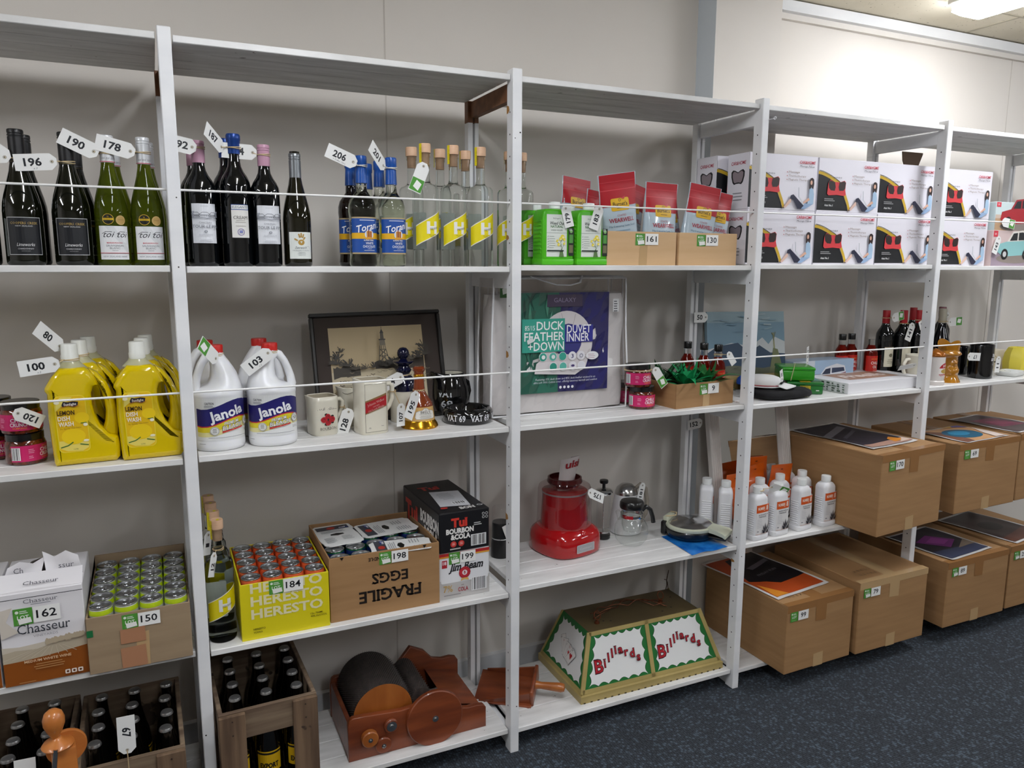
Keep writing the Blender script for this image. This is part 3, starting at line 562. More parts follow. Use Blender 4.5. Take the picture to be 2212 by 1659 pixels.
# cartons of seed pouches
def carton(loc, w, d, h, m, label, num, rz=0, sx=0, s=1.0, name='cardboard_carton', cat='cardboard box', tape=True, patch=True):
    t = thing(name, label, cat, loc, math.radians(rz)); open_box(w, d, h, m).build('carton_body', t, ang=0)
    if num: lot_sticker(num, t, (sx, -.0004, h - .042*s), s=s, patch=patch)
    if tape:
        q = MB(); q.add([(-.012, -.0006, 0), (.018, -.0006, 0), (.020, -.0006, h*.62), (-.010, -.0006, h*.60)], [(0, 1, 2, 3)], TAPE_C); q.build('tape', t, ang=0)
    return t
carton((1.378, .046, z), .268, .25, .108, CARD_P, 'wider open tan carton of red pouches, beside the green weed killer, lot number 161', 161, sx=-.028)
carton((1.645, .044, z), .244, .25, .108, CARD_P, 'narrower open tan carton of red pouches, before the pillow boxes, lot number 130', 130, sx=-.050, tape=False)
PB = mat('pale_foil_pouch', 'bcccd6', .16, coat=.5)
def pouch_ry(v): return .030*min(1, (v/.08)**.6 if v > 0 else .02)*max(0.03, math.cos(max(0, min(1, (v - .18)/.68))*PI/2)**.8)
def pouch_shape(w, h, kink=0):
    def pt(v):
        rx = w/2*(1 - .05*math.sin(v*PI)); return rx, pouch_ry(v)
    b = MB(); b.loft([[(x, y + kink*math.sin(v*5), v*h) for x, y, _ in ring(*pt(v), 2.2, 28)] for v in [0, .02, .08, .16, .25, .35, .45, .55, .65, .74, .80, .86, .92, 1.0]], PB)
    def f(x, y, hh):
        v = min(max(y/h, 0), 1); rx, ry = pt(v); q = min(abs(x)/rx, .999); return (x, kink*math.sin(v*5) - ry*(1 - q**2.2)**(1/2.2) - hh - .0007, y)
    return b, f
def pouch_art(w, h):
    a = Art(.00018); hw = w/2*.945
    a.r(-hw, h*.60, hw, h*.995, 'a81220').r(-hw, h*.80, hw, h*.808, 'c8434c').r(-hw, h*.90, hw, h*.906, 'c8434c').rr(-.034, h*.545, .032, h*.70, .006, 'dcae22').o(-.002, h*.675, .003, .0045, '5a4210', 12).t("Burnet's", -.001, h*.605, .012, '3a2a10', w=.052, b=.012, sf=.02).lines(-.02, h*.572, .018, 1, 1, .0016, '7a5c14', al='c')
    a.t('COATED', 0, h*.475, .0058, 'a3303c', w=.032, sf=.03).t('WEARWELL', 0, h*.405, .0125, 'a81830', w=.090, b=.014, sf=.035).t('Hard-wearing Lawn Seed', 0, h*.345, .0062, '2f5d78', w=.092, sf=.03).lines(-.038, h*.29, .038, 5, .013, .0035, '8aa4b4', al='c').lines(-.038, h*.10, .038, 2, .011, .0035, '8aa4b4', al='c')
    a.p([(hw*.05, h*.70), (hw*.3, h*.72), (hw*.2, h*.68)], 'c43a44'); return a
def pouch(loc, label, w=.138, h=.235, rx=0, ry=0, rz=0, kink=0, art=True):
    t = thing('seed_pouch', label, 'seed pouch', loc, 0, 'red lawn seed pouches'); t.rotation_euler = (math.radians(rx), math.radians(ry), math.radians(rz))
    b, f = pouch_shape(w, h, kink); b.build('pouch_body', t, ang=60); m = MB(); m.art(pouch_art(w, h), f, .012, .012); m.build('pouch_print', t, ang=60); return t
zb = z + .006
pouch((1.335, .108, zb + .035), 'red and pale blue seed pouch leaning tallest out of carton 161', .138, .255, 6, -9, -4, .004)
pouch((1.475, .100, zb + .020), 'red and pale blue seed pouch standing square in carton 161 with a white diamond sticker', .138, .245, 2, 1, 4)
pouch((1.262, .150, zb + .0), 'red seed pouch half hidden behind the tallest one in carton 161', .130, .235, -2, 8, 8)
pouch((1.228, .235, zb + .06), 'dark red seed pouch at the back of carton 161, above the second weed killer', .130, .225, -4, 5, 12, .005)
pouch((1.412, .215, zb + .05), 'red seed pouch showing its top corner behind the square one in carton 161', .130, .235, -4, 14, 10)
pouch((1.575, .165, zb + .01), 'red seed pouch tucked behind carton 130, beside the square pouch', .110, .235, -3, -4, 14)
pouch((1.625, .095, zb + .020), 'red and pale blue seed pouch in carton 130, nearer carton 161', .140, .245, 2, 7, 2, .005)
pouch((1.712, .120, zb + .015), 'red and pale blue seed pouch in carton 130, nearer the pillow boxes', .125, .235, 1, 8, 4, .003)
# ---- pillow boxes
def pillow_emblem(a, cx, cy, s, rim, fill):
    pts = [(-1, .55), (-.75, .78), (-.4, .70), (0, .50), (.4, .70), (.75, .78), (1, .55), (.98, .05), (.78, -.55), (.55, -.78), (.2, -.70), (-.2, -.70), (-.55, -.78), (-.78, -.55), (-.98, .05)]
    a.p([(cx + x*s, cy + y*s*.95) for x, y in pts], rim).p([(cx + x*s*.80, cy + y*s*.76) for x, y in pts], fill); return a
def massage_art(w, h):
    a = Art(.0002); X = lambda q: -w/2 + q*w; Y = lambda q: q*h
    arc = [(q, .70 - .38*(q/.52)**1.5) for q in (0, .06, .12, .18, .24, .30, .36)]; lo = [(.36, .44), (.42, .30), (.47, .15), (.50, .03)]
    edge = arc + lo; a.p([(X(0), Y(.03))] + [(X(q), Y(v)) for q, v in edge[::-1]], '0f1114')
    up = [(q + .005, v + .055) for q, v in edge]; up2 = [(q + .012, v + .085) for q, v in edge]
    for i in range(len(edge) - 1):
        a.p([(X(edge[i][0]), Y(edge[i][1])), (X(edge[i+1][0]), Y(edge[i+1][1])), (X(up[i+1][0] + .018), Y(max(up[i+1][1], .03))), (X(up[i][0] + .018*(i > 4)), Y(up[i][1]))], 'c9a62c')
    a.l([(X(q + .01), Y(v + .065)) for q, v in arc], h*.012, '4a4a3c')
    # red massage pillow with dark pads
    a.p([(X(x), Y(y)) for x, y in ((.155, .555), (.19, .60), (.25, .565), (.34, .565), (.41, .60), (.435, .565), (.43, .42), (.445, .34), (.42, .31), (.30, .325), (.17, .31), (.145, .34))], 'cf3b40')
    a.p([(X(x), Y(y)) for x, y in ((.155, .56), (.19, .59), (.26, .56), (.275, .47), (.262, .40), (.20, .405), (.17, .45))], '2c1d1b').p([(X(x), Y(y)) for x, y in ((.33, .56), (.405, .59), (.432, .56), (.425, .45), (.40, .41), (.335, .405), (.32, .47))], '2c1d1b')
    a.t('CHM-8018', X(.30), Y(.635), h*.026, '55555a', w=w*.12).t('CAR&HOME', X(.83), Y(.855), h*.052, 'c2273f', w=w*.235, it=.2, b=.016).t('Massage Pillow', X(.83), Y(.795), h*.034, '3d3d42', w=w*.22, it=.2)
    for k, s in enumerate(('Massage', 'Thermotherapy', 'Magnetic Therapy')): a.c(X(.535), Y(.69 - .068*k), h*.010, 'b0302c', n=6).t(s, X(.558), Y(.678 - .068*k), h*.035, '8a7668', 'l', w=w*(.165, .26, .29)[k])
    a.lines(X(.10), Y(.235), X(.30), 2, h*.032, h*.014, '9b9b9b').t('Asia No.1', X(.17), Y(.105), h*.036, 'd8d8d8', w=w*.13, b=.02)
    # seated figure with a laptop
    hair = [(.872, .56), (.885, .60), (.915, .61), (.94, .58), (.945, .50), (.935, .40), (.91, .38), (.905, .45), (.885, .36), (.872, .42)]; a.p([(X(x), Y(y)) for x, y in hair], '2a1b1c').c(X(.902), Y(.52), w*.017, 'd9ab93', h*.042, 12)
    a.p([(X(x), Y(y)) for x, y in ((.88, .40), (.905, .43), (.935, .40), (.95, .30), (.945, .13), (.85, .11), (.875, .22))], 'a5c0d8').p([(X(x), Y(y)) for x, y in ((.945, .13), (.82, .03), (.73, .03), (.79, .13), (.87, .13))], '8fa8c8')
    a.p([(X(x), Y(y)) for x, y in ((.60, .27), (.64, .29), (.80, .09), (.76, .03), (.71, .03), (.635, .20), (.59, .20))], '22243a').p([(X(x), Y(y)) for x, y in ((.588, .20), (.605, .21), (.61, .15), (.53, .04), (.49, .035))], 'd8b6a6').p([(X(x), Y(y)) for x, y in ((.50, .05), (.47, .03), (.52, .03))], '3a3030')
    a.p([(X(x), Y(y)) for x, y in ((.705, .42), (.715, .42), (.725, .24), (.712, .235))], 'b5b8be').p([(X(x), Y(y)) for x, y in ((.712, .24), (.73, .25), (.81, .115), (.79, .10))], 'cfd2d6').p([(X(x), Y(y)) for x, y in ((.865, .24), (.89, .20), (.80, .13), (.785, .145))], 'd9ab93')
    return a
def end_art(d, h):
    a = Art(.0002); a.t('CAR&HOME', 0, h*.80, h*.060, 'b02440', w=d*.68, it=.1, b=.016); pillow_emblem(a, 0, h*.58, d*.31, '17171c', '8f8288'); a.lines(-d*.3, h*.28, d*.3, 3, h*.06, h*.018, '8c8c92', al='c'); return a
CARTON_W = mat('glossy_white_carton', 'e6e3ea', .28)
def massage(loc, label):
    w, d, h = .3215, .112, .194
    t = tag(None, '', '') if False else None
    m = MB(); m.box(-w/2, w/2, 0, d, 0, h, CARTON_W, .0012); m.art(massage_art(w, h), flat((0, -.0001, 0))); m.art(end_art(d, h), flat((-w/2 - .0001, d/2, 0), (0, -1, 0)))
    m.add([(-w/2, -.0002, h), (-w/2 + .0012, -.0004, 0), (-w/2 + .0025, -.0004, 0), (-w/2 + .0012, -.0002, h)], [(0, 1, 2, 3)], ink('3a3a44'))
    o = m.build('massage_pillow_box', loc=loc, ang=0); return tag(o, label, 'boxed massage pillow', 'massage pillow boxes')
z = Z2[3]; XB = (2.003, 2.328, 2.652)
W_ = ['behind the post beside the seed pouches', 'in the middle of the bay', 'against the far post']
mb_ = massage((XB[0], .086, z), 'white massage pillow box, lower row, ' + W_[0])
for k in (1, 2): o = mb_.copy(); C.objects.link(o); o.location = (XB[k], .086, z); o['label'] = 'white massage pillow box, lower row, ' + W_[k]
for k in range(3): o = mb_.copy(); C.objects.link(o); o.location = (XB[k] + (.006 if k == 1 else 0), .086 + .004*k, z + .1945); o['label'] = 'white massage pillow box, upper row, ' + W_[k]
for dz, lb in ((0, 'massage pillow box at the back behind the pouches, holding up another'), (.1945, 'massage pillow box at the back, on top of its pair, its end facing the pouches')):
    o = mb_.copy(); C.objects.link(o); o.location = (1.966, .214, z + dz); o['label'] = lb
z = Z2[4]
for dz, lb in ((0, 'white massage pillow box past the far post, lower of two, beside the toy car boxes'), (.1945, 'white massage pillow box past the far post, upper of two')):
    o = mb_.copy(); C.objects.link(o); o.location = (2.985, .080, z + dz); o['label'] = lb
# toy car boxes
def car(a, x, y, s, body, roof, dark='1f2226', sc=1):
    a.c(x, y - .20*s, .62*s, '8a7f78', .10*s)
    a.p([(x + q*s, y + v*s) for q, v in ((-.62, -.05), (-.58, .10), (-.30, .16), (.10, .17), (.50, .20), (.62, .14), (.64, -.04), (.40, -.12), (-.40, -.16))], body)
    a.p([(x + q*s, y + v*s) for q, v in ((-.30, .155), (-.14, .36), (.20, .40), (.40, .33), (.50, .195))], roof)
    a.p([(x + q*s, y + v*s) for q, v in ((-.22, .175), (-.11, .33), (.03, .345), (.03, .185))], dark).p([(x + q*s, y + v*s) for q, v in ((.07, .19), (.07, .35), (.20, .36), (.36, .30), (.40, .20))], dark)
    for q in (-.36, .36): a.c(x + q*s, y - .11*s, .115*s, '151515').c(x + q*s, y - .11*s, .06*s, 'c9c9c9')
    return a
def toybox(loc, label, sky, body, roof, h):
    w, d = .33, .16; m = MB(); m.box(-w/2, w/2, 0, d, 0, h, mat('toy_box_' + sky, sky, .35), .0015); a = Art(.0002)
    a.r(-w/2, 0, w/2, h*.42, '9a8a96' if sky != 'c9d8d8' else 'b99878').r(-w/2, h*.42, w/2, h*.55, 'c8b4a4').r(-w/2 + .002, h*.82, -w/2 + .030, h*.985, 'd23a4a').t('BR', -w/2 + .016, h*.87, .008, 'f0d8d8')
    car(a, -.01, h*.48, .20, body, roof); a.c(.132, h*.25, .018, '7a3a44', .03).l([(.128, h*.3), (.130, h*.75)], .006, 'd8b0a0').l([(.142, h*.3), (.143, h*.75)], .006, 'd8b0a0')
    m.art(a, flat((0, -.0002, 0))); return tag(m.build('toy_car_box', loc=loc, ang=0), label, 'toy car box', 'toy car boxes')
toybox((3.325, .062, z), 'box with a printed turquoise and white model car, lower of two', 'd9c3c0', '8fc4c4', 'e6e2da', .150)
toybox((3.330, .064, z + .1502), 'box with a printed red coupe model car, on top of the turquoise car box', 'c9d8d8', 'a3222c', '9a2430', .118)
price_tag('143', 'white tag reading 143 in front of the turquoise toy car box', (3.185, .052, z + .118), 70, L=.07, W=.034)
price_tag('', 'white tag with a green end lying across the red toy car box', (3.205, .055, z + .185), 172, back=True)
fl = MB(); fl.pslab([(-.058, .055), (-.052, .02), (-.04, .0), (.030, -.002), (.044, .006), (.065, .050), (.065, .057), (-.058, .057)], 0, .006, mat('dark_brown_matt', '6a5848', .8), .001)  # thin dark brown plate with a rounded lower edge
tag(fl.build('brown_shape', loc=(2.865, .25, ZS[0][4] - .119)), 'dark brown rounded shape hanging under the top shelf beyond the far post', 'card')
# ================================================================ third shelf: jars, dish wash, bleach, bar jugs, duvets, plants, oddments
LIDB = mat('black_jar_lid', '111112', .25, coat=.3); CHILI = noisy('chilli_in_oil', '2a0d08', '6b2a10', (90, 90, 90), .12, coat=.6)
def jar_art(seed=0):
    a = Art(.00016); a.r(-.085, 0, .085, .040, 'c41f63').r(.030, 0, .058, .040, 'd8452f').t('HOUSE OF', 0, .0325, .0038, 'e88a3c', w=.026, b=.02).t('CHILLI', -.001, .0215, .0088, 'f3e9ee', w=.036, b=.02).t('CRUNCH', 0, .0105, .0088, 'f3e9ee', w=.041, b=.02).t('DUMPLINGS', 0, .0045, .0036, 'e88a3c', w=.030, b=.02)
    a.t('The Remix', .043, .024, .0036, 'f1c9b4', w=.019, it=.3).l([(.040, .017), (.043, .0155), (.046, .017)], .001, 'f1c9b4').lines(-.046, .029, -.030, 3, .004, .0014, 'e9a3c0').lines(-.046, .012, -.034, 2, .004, .0014, 'e9a3c0')
    a.bars(-.082, .005, -.064, .035, 12, 5); return a
def jar(loc, label, rz=0):
    t = thing('chilli_jar', label, 'jar', loc, math.radians(rz), 'pink-labelled chilli jars')
    MB().lathe([(.040, 0), (.0445, .003), (.0455, .008), (.0455, .050), (.043, .058), (.040, .062)], CHILI, 36).build('glass_body', t)
    MB().lathe([(.0415, .0605), (.0425, .0615), (.0425, .077), (.041, .0785), (.0, .0785)], LIDB, 36).build('lid', t)
    m = MB(); m.art(jar_art(), wrap(.0457, z=.010), .006); m.build('label', t, ang=0); return t
z = Z3[0]
j = jar((-.392, .140, z), 'bottom chilli jar of the front stack, its barcode facing out', 72)
dup(j, (-.395, .138, z + .079), math.radians(2), 'pink-labelled chilli jar on top of the barcode jar, tag 120 leaning on its lid')
dup(j, (-.470, .225, z), math.radians(20), 'bottom chilli jar of the stack cut by the picture edge')
dup(j, (-.468, .222, z + .079), math.radians(25), 'upper chilli jar of the stack cut by the picture edge')
price_tag('120', 'white tag reading 120 lying tilted on the chilli jar lid by the dish wash', (-.395, .074, z + .138), 150, yaw=20, L=.062, W=.034)
# dish wash
DW = mat('lemon_dish_wash', 'd8bc02', .14, coat=.5); DWC = mat('clear_soft_plastic', 'd9d7b0', .2, trans=.35)
DA = Art(.0002); DA.rr(-.040, 0, .028, .142, .012, 'e7cf35').rr(-.038, .002, .026, .140, .011, 'e3b90e').p([(-.038, .012), (-.022, .004), (.010, .002), (.024, .010), (.026, .030), (-.038, .030)], 'e6d265').p([(-.038, .105), (-.020, .120), (.0, .138), (-.025, .139), (-.036, .130)], 'ead96a')
DA.c(-.006, .040, .026, 'ecc912', .020).c(.016, .085, .016, 'ecc912', .014).l([(-.036, .014), (-.020, .018), (-.008, .026)], .0025, '3c6b2c').l([(.006, .020), (.024, .016)], .0025, '3c6b2c').c(-.034, .126, .006, 'efe9c9', .004).c(.020, .028, .006, 'efe9c9', .003).c(.022, .068, .005, 'efe9c9', .004).l([(.012, .072), (.025, .073)], .002, '3c6b2c')
DA.p([(-.022, .114), (-.010, .117), (.002, .113), (.010, .116), (.012, .126), (.0, .128), (-.010, .126), (-.020, .128), (-.024, .120)], '231d2b').l([(-.026, .113), (-.010, .1185), (.004, .114), (.013, .118)], .0012, 'd07a2c').t('Sunlight', -.006, .118, .0058, 'ece6df', w=.027, b=.02).t('LEMON', -.017, .095, .0105, '3a230c', w=.037, b=.02).t('DISH', -.0225, .081, .0105, 'eae3d2', w=.026, b=.02).t('WASH', -.019, .067, .0105, 'eae3d2', w=.032, b=.02).t('For Squeaky Clean Dishes', -.010, .060, .0032, '5c2a1c', w=.045, it=.3, rot=3).t('2 LITRE', -.004, .007, .003, '55502a', w=.010)
def dishwash(loc, label, rz=0):
    t = thing('dish_wash_bottle', label, 'dish wash', loc, math.radians(rz), 'lemon dish wash bottles')
    b = MB()
    b.pslab([(-.068, 0), (.066, 0), (.074, .010), (.077, .045), (.0725, .062), (.070, .064), (.052, .070), (.034, .095), (.024, .125), (.020, .150), (.020, .178), (.026, .192), (.036, .196), (.018, .236), (.008, .242), (-.046, .242), (-.062, .222), (-.078, .196), (-.079, .188), (-.074, .180), (-.076, .12), (-.073, .05), (-.071, .008)], -.042, .042, DW, .016, 4)
    b.pslab([(.050, .064), (.0725, .060), (.0765, .095), (.0745, .130), (.068, .165), (.055, .200), (.036, .226), (.018, .238), (.022, .205), (.034, .196), (.042, .178), (.048, .150), (.049, .125), (.046, .100), (.040, .082)], -.024, .024, DW, .010, 3)
    b.lathe([(.036, .238), (.030, .244), (.022, .252), (.0185, .262)], DWC, 26, cx=-.020, sy=.9); b.build('bottle_body', t, ang=50)
    MB().lathe([(.0195, .256), (.0198, .270), (.0185, .272), (.018, .296), (.0165, .299), (0, .2995)], mat('milky_white_cap', 'dfe0d8', .35), 26, cx=-.020).build('cap', t)
    m = MB(); m.art(DA, lambda x, y, h: (x - .018 - .004*(y/.14), -.0423 - h, y + .034)); m.build('front_label', t, ang=0); return t
dw = dishwash((-.254, .092, z), 'lemon yellow dish wash bottle wearing the tag reading 100', 4)
for x, y, rz, lb in ((-.104, .086, 3, 'lemon yellow dish wash bottle beside the post, front of its row'), (-.240, .185, 3, 'yellow dish wash bottle second in the row behind the one tagged 100'), (-.226, .278, 3, 'yellow dish wash bottle last in the row behind the one tagged 100'),
        (-.094, .180, 3, 'yellow dish wash bottle second in the row beside the post'), (-.086, .273, 3, 'yellow dish wash bottle last in the row beside the post')): dup(dw, (x, y, z), math.radians(rz), lb)
price_tag('100', 'white tag reading 100 tied to the lemon dish wash', (-.299, .052, z + .255), 7, neck=(-.274, .092, z + .262, .0198), note='x 2')
price_tag('80', 'white tag showing 80 edge-on behind the tag reading 100', (-.293, .105, z + .290), -42, yaw=45, neck=(-.260, .185, z + .262, .0198))
# bleach
z = Z3[1]
BW = mat('white_bleach_plastic', 'e9eaec', .3, sss=.1); RCAP = mat('red_plastic_cap', 'c3221c', .35)
def bleach_art(hs):
    a = Art(.00022); a.r(-.080, 0, .086, .116, 'e8e9e8'); n = 10
    def wv(x): return .074 + .012*math.sin((x + .012)*32)
    xs = [-.080 + .166*i/n for i in range(n+1)]
    a.p([(x, .020 + .010*math.sin(x*25)) for x in xs] + [(x, wv(x) - .022) for x in xs[::-1]], 'e9e1a0').p([(x, .034 + .012*math.sin(x*25)) for x in xs] + [(x, wv(x) - .022) for x in xs[::-1]], 'e2cf2c').p([(x, wv(x) - .024) for x in xs] + [(x, wv(x) + .022) for x in xs[::-1]], '1d1a66').l([(x, wv(x) - .025) for x in xs], .0028, 'c22a3c')
    a.t('Janola', .006, .061, .025, 'f0f0f2', w=.094, b=.03, rot=12).t('PREMIUM', .014, .0425, .0085, '26262a', w=.040, b=.03, it=.2, rot=9).t('PREMIUM', .0135, .043, .0078, 'eeeeee', w=.039, b=.01, it=.2, rot=9).t('BLEACH', .016, .030, .0120, '1b1b1f', w=.056, b=.04, it=.2, rot=9).t('BLEACH', .016, .0306, .0108, 'eeeeee', w=.054, b=.015, it=.2, rot=9).p([(-.012, .0205), (.046, .0295), (.046, .0335), (-.012, .0245)], 'c93a3a').t('HOUSEHOLD GRADE', .017, .0235, .0025, 'f0e0dc', w=.04, rot=9)
    a.c(-.030, .027, .0115, 'e9e9e4', n=16).o(-.030, .027, .0098, .0106, '55555a', 18).lines(-.036, .032, -.024, 4, .0032, .0012, '77777a', al='c').c(.060, .046, .0125, 'efefea', n=16).o(.060, .046, .0105, .0117, '44444a', 18).t('KILLS', .060, .050, .003, '26262a', w=.011).t('99.9%', .060, .045, .0034, '26262a', w=.015, b=.02).lines(.054, .042, .066, 1, 1, .0015, '44444a', al='c')
    a.t('CAUTION', -.040, .098, .0058, '2d2d33', w=.022, b=.02).lines(-.052, .0935, -.022, 2, .0032, .0013, '77777d').t('2.5 L', .058, .020, .0055, '2d2d33', w=.016).r(-.045, .0085, .055, .0093, '54545a').lines(-.070, -.008, -.045, 1, 1, .0015, 'a5a5a8'); return a
def bleach(loc, label, hs, rz=0, art=True):
    t = thing('bleach_bottle', label, 'bleach', loc, math.radians(rz), 'white bleach bottles'); R = .0655
    b = MB(); secs = [(0, .058, 0), (.003, .063, 0), (.012, R, 0), (.026, R, 0), (.029, R*.985, 0), (.034, R*.985, 0), (.140, R*.985, 0), (.146, R, 0), (.155, .0655, 0)]
    rings = [ring(r, r, 2.2, 40, 0, 0, zz) for zz, r, _ in secs]
    for zz, lo, hi in ((.165, -.050, .064), (.175, -.022, .0615), (.190, -.014, .057), (.205, -.012, .051), (.220, -.012, .043), (.235, -.014, .034), (.247, -.024, .026), (.254, -.0215, .0215), (.260, -.019, .019)):
        lo, hi = (lo, hi) if hs > 0 else (-hi, -lo); wy = (.0655 - (zz - .155)*.46) if zz < .24 else .022
        rings.append(ring((hi - lo)/2, min(wy, .0655)*.97, 2.2, 40, (lo + hi)/2, 0, zz))
    b.loft(rings, BW); s = -hs
    b.tube([(s*.050, 0, .150), (s*.0555, 0, .165), (s*.0525, 0, .185), (s*.046, 0, .207), (s*.037, 0, .228), (s*.024, 0, .246), (s*.012, 0, .250)], [.013, .0125, .011, .0105, .0105, .012, .012], BW, 12); b.build('bottle_body', t, ang=60)
    MB().lathe([(.0205, .257), (.0215, .258), (.0215, .276), (.0205, .2785), (0, .279)], RCAP, 26).build('cap', t)
    m = MB(); m.art(bleach_art(hs), wrap(R*.989, R*.989, 2.2, z=.030), .006); m.build('label', t, ang=0); return t
bl1 = bleach((.062, .108, z), 'white bleach jug beside the post, its handle on the post side', 1, 14)
bl2 = bleach((.203, .106, z), 'white bleach jug wearing the tag reading 103', -1, -4)
dup(bl1, (.046, .246, z), math.radians(20), 'white red-capped bleach jug behind the one beside the post')
dup(bl2, (.192, .245, z), 0, 'white red-capped bleach jug behind the one tagged 103')
price_tag('103', 'white tag reading 103 tied to a bleach jug', (.196, .058, z + .258), 36, neck=(.203, .106, z + .256, .021), note='x 2')
price_tag('', 'white tag with a green end folded over the handle of the first bleach jug', (.062, .050, z + .246), -40, yaw=50, neck=(.062, .108, z + .254, .021), back=True)
# bar jugs
CREAM = mat('cream_glaze', 'ded9c8', .18, coat=.4); DARKIN = mat('glaze_inside', 'b4aa94', .4)
def jug(t, sec, m, spout=.012, sdir=-1, p=4, th=.0035, inner=None):
    """open vessel from sections (z, rx, ry); the lip pulled out to a spout on the sdir side"""
    b = MB(); n = 44
    def rr(zz, rx, ry, k=0):
        o = []
        for x, y, q in ring(rx, ry, p, n, 0, 0, zz):
            c = max(0, (x*sdir)/rx); f = c**6 * max(0, 1 - abs(y)/(ry*.75)) if k else 0
            o.append((x + sdir*spout*f*k, y, q + .006*f*k))
        return o
    top = sec[-1]; rings = [rr(zz, rx, ry, max(0, (zz - top[0]*.78)/(top[0]*.22))) for zz, rx, ry in sec]
    rings.append(rr(top[0] + .0015, top[1] - th*.5, top[2] - th*.5, 1)); rings.append(rr(top[0], top[1] - th, top[2] - th, 1))
    k = len(rings) - 1; rings += [rr(top[0]*.8, sec[-2][1] - th, sec[-2][2] - th, .1), rr(top[0]*.4, sec[-2][1] - th, sec[-2][2] - th), rr(.008, sec[0][1] - th, sec[0][2] - th)]
    b.loft(rings, [m]*k + [inner or DARKIN]*(len(rings) - 1 - k)); return b.build('jug_body', t, ang=50)
def handle(t, pts, r, m, flat_=1):
    return MB().tube(pts, r, m, 10, flat=flat_).build('handle', t, ang=60)
t = thing('whisky_jug', 'squat cream bar jug printed with red roses, beside the bleach', 'jug', (.350, .158, z), math.radians(12), 'bar jugs')
jug(t, [(0, .036, .036), (.004, .0385, .0385), (.06, .040, .040), (.100, .0405, .0405), (.112, .040, .039)], CREAM, .012)
handle(t, [(.038, 0, .098), (.056, 0, .098), (.064, 0, .090), (.063, 0, .068), (.052, 0, .046), (.038, 0, .036)], [.0065, .0065, .0062, .006, .006, .006], CREAM)
a = Art(.0002); a.t('Four Roses', 0, .076, .0125, '4a423c', w=.060, sf=.025)
for q in range(5): a.c(.017*math.cos(q*1.257 + .6), .048 + .015*math.sin(q*1.257 + .6), .005, '2b2f28', .004, 8)
for x, y in ((0, .056), (-.0125, .048), (.0125, .048), (0, .039)): a.c(x, y, .0088, 'b3222c', n=10).o(x, y, .004, .0052, '84151f', 10).c(x + .001, y + .0015, .002, '84151f', n=7)
a.c(0, .0475, .003, '2a1412', n=8).t('BOURBON', 0, .018, .0078, '5a524a', w=.047, sf=.025)
m = MB(); m.art(a, wrap(.0400, .0400, 4, z=0), .008); m.build('print', t, ang=0)
t = thing('whisky_jug', 'tall cream bar jug with a slanted red band, in front of the framed picture', 'jug', (.484, .118, z), math.radians(10), 'bar jugs')
jug(t, [(0, .041, .038), (.004, .0435, .0405), (.06, .0435, .0405), (.140, .043, .040), (.160, .0425, .039)], CREAM, .012, p=5)
handle(t, [(.041, 0, .140), (.062, 0, .141), (.071, 0, .133), (.071, 0, .095), (.060, 0, .072), (.042, 0, .055)], [.0075, .0075, .0072, .0068, .0068, .0068], CREAM)
a = Art(.0002)
for x0_, y0_, x1_, y1_ in ((-.034, .008, -.0332, .150), (.0332, .008, .034, .150), (-.034, .008, .034, .0088), (-.034, .1492, .034, .150)): a.r(x0_, y0_, x1_, y1_, '4a4338')
a.p([(-.033, .062), (.033, .082), (.033, .121), (-.033, .101)], '8a6a42').p([(-.033, .065), (.033, .085), (.033, .115), (-.033, .096)], 'a81f26').t('Johnnie Walker', 0, .0925, .007, 'd9a9a4', w=.055, rot=17, sf=.03).t('red label', 0, .084, .004, 'd9a9a4', w=.02, rot=17).t('Old Scotch Whisky', 0, .0745, .006, 'd9a9a4', w=.052, rot=17, sf=.03).lines(-.024, .022, -.016, 2, .003, .001, '6a6a6a').lines(.014, .024, .026, 1, .003, .001, '6a6a6a')
m = MB(); m.art(a, wrap(.0437, .0407, 5, z=0), .008); m.build('print', t, ang=0)
t = thing('whisky_jug', 'plain cream jug with a thin dark rim line, half hidden behind the red-banded jug', 'jug', (.465, .262, z), math.radians(10), 'bar jugs')
jug(t, [(0, .044, .040), (.004, .047, .043), (.07, .043, .040), (.100, .042, .039), (.116, .042, .039)], CREAM, .014, p=3)
a = Art(.0002); a.l([(-.05 + .01*q, .104 - .004*math.sin(q)) for q in range(11)], .0012, '3a342c'); m = MB(); m.art(a, wrap(.0432, .0402, 3, z=0), .008); m.build('print', t, ang=0)
NAVY = mat('navy_glaze', '0c0f2c', .12, coat=.5)
t = thing('stoppered_decanter', 'cream decanter with a navy neck, brim and ball stopper, behind the red-banded jug', 'decanter', (.622, .236, z), 0)
MB().lathe([(.040, 0), (.043, .004), (.043, .090), (.041, .100)], CREAM, 30).build('decanter_body', t)
MB().lathe([(.042, .099), (.042, .110), (.038, .128), (.028, .142), (.020, .148), (.019, .154)], NAVY, 30).build('neck', t)
MB().lathe([(.017, .152), (.024, .158), (.026, .164), (.020, .170), (.018, .176), (.030, .184), (.033, .189), (.031, .192), (.014, .195), (.010, .199), (.015, .203), (.0185, .211), (.019, .217), (.0165, .226), (.010, .233), (0, .235)], NAVY, 30).build('stopper', t)
GOLD = mat('gold_band', 'c08a22', .2, .9); RUST = mat('rust_brown_glaze', '7a3416', .14, coat=.5); TANG = mat('tan_glaze', 'd0a868', .2, coat=.4)
t = thing('bell_decanter', 'bell-shaped whisky decanter in tan, brown and gold', 'decanter', (.640, .135, z), math.radians(8))
bp = [(0, .056), (.004, .0575), (.012, .0545), (.020, .0485), (.024, .047), (.045, .0445), (.066, .0420), (.074, .0405), (.082, .036), (.096, .026), (.108, .0195), (.120, .0172), (.150, .0150)]
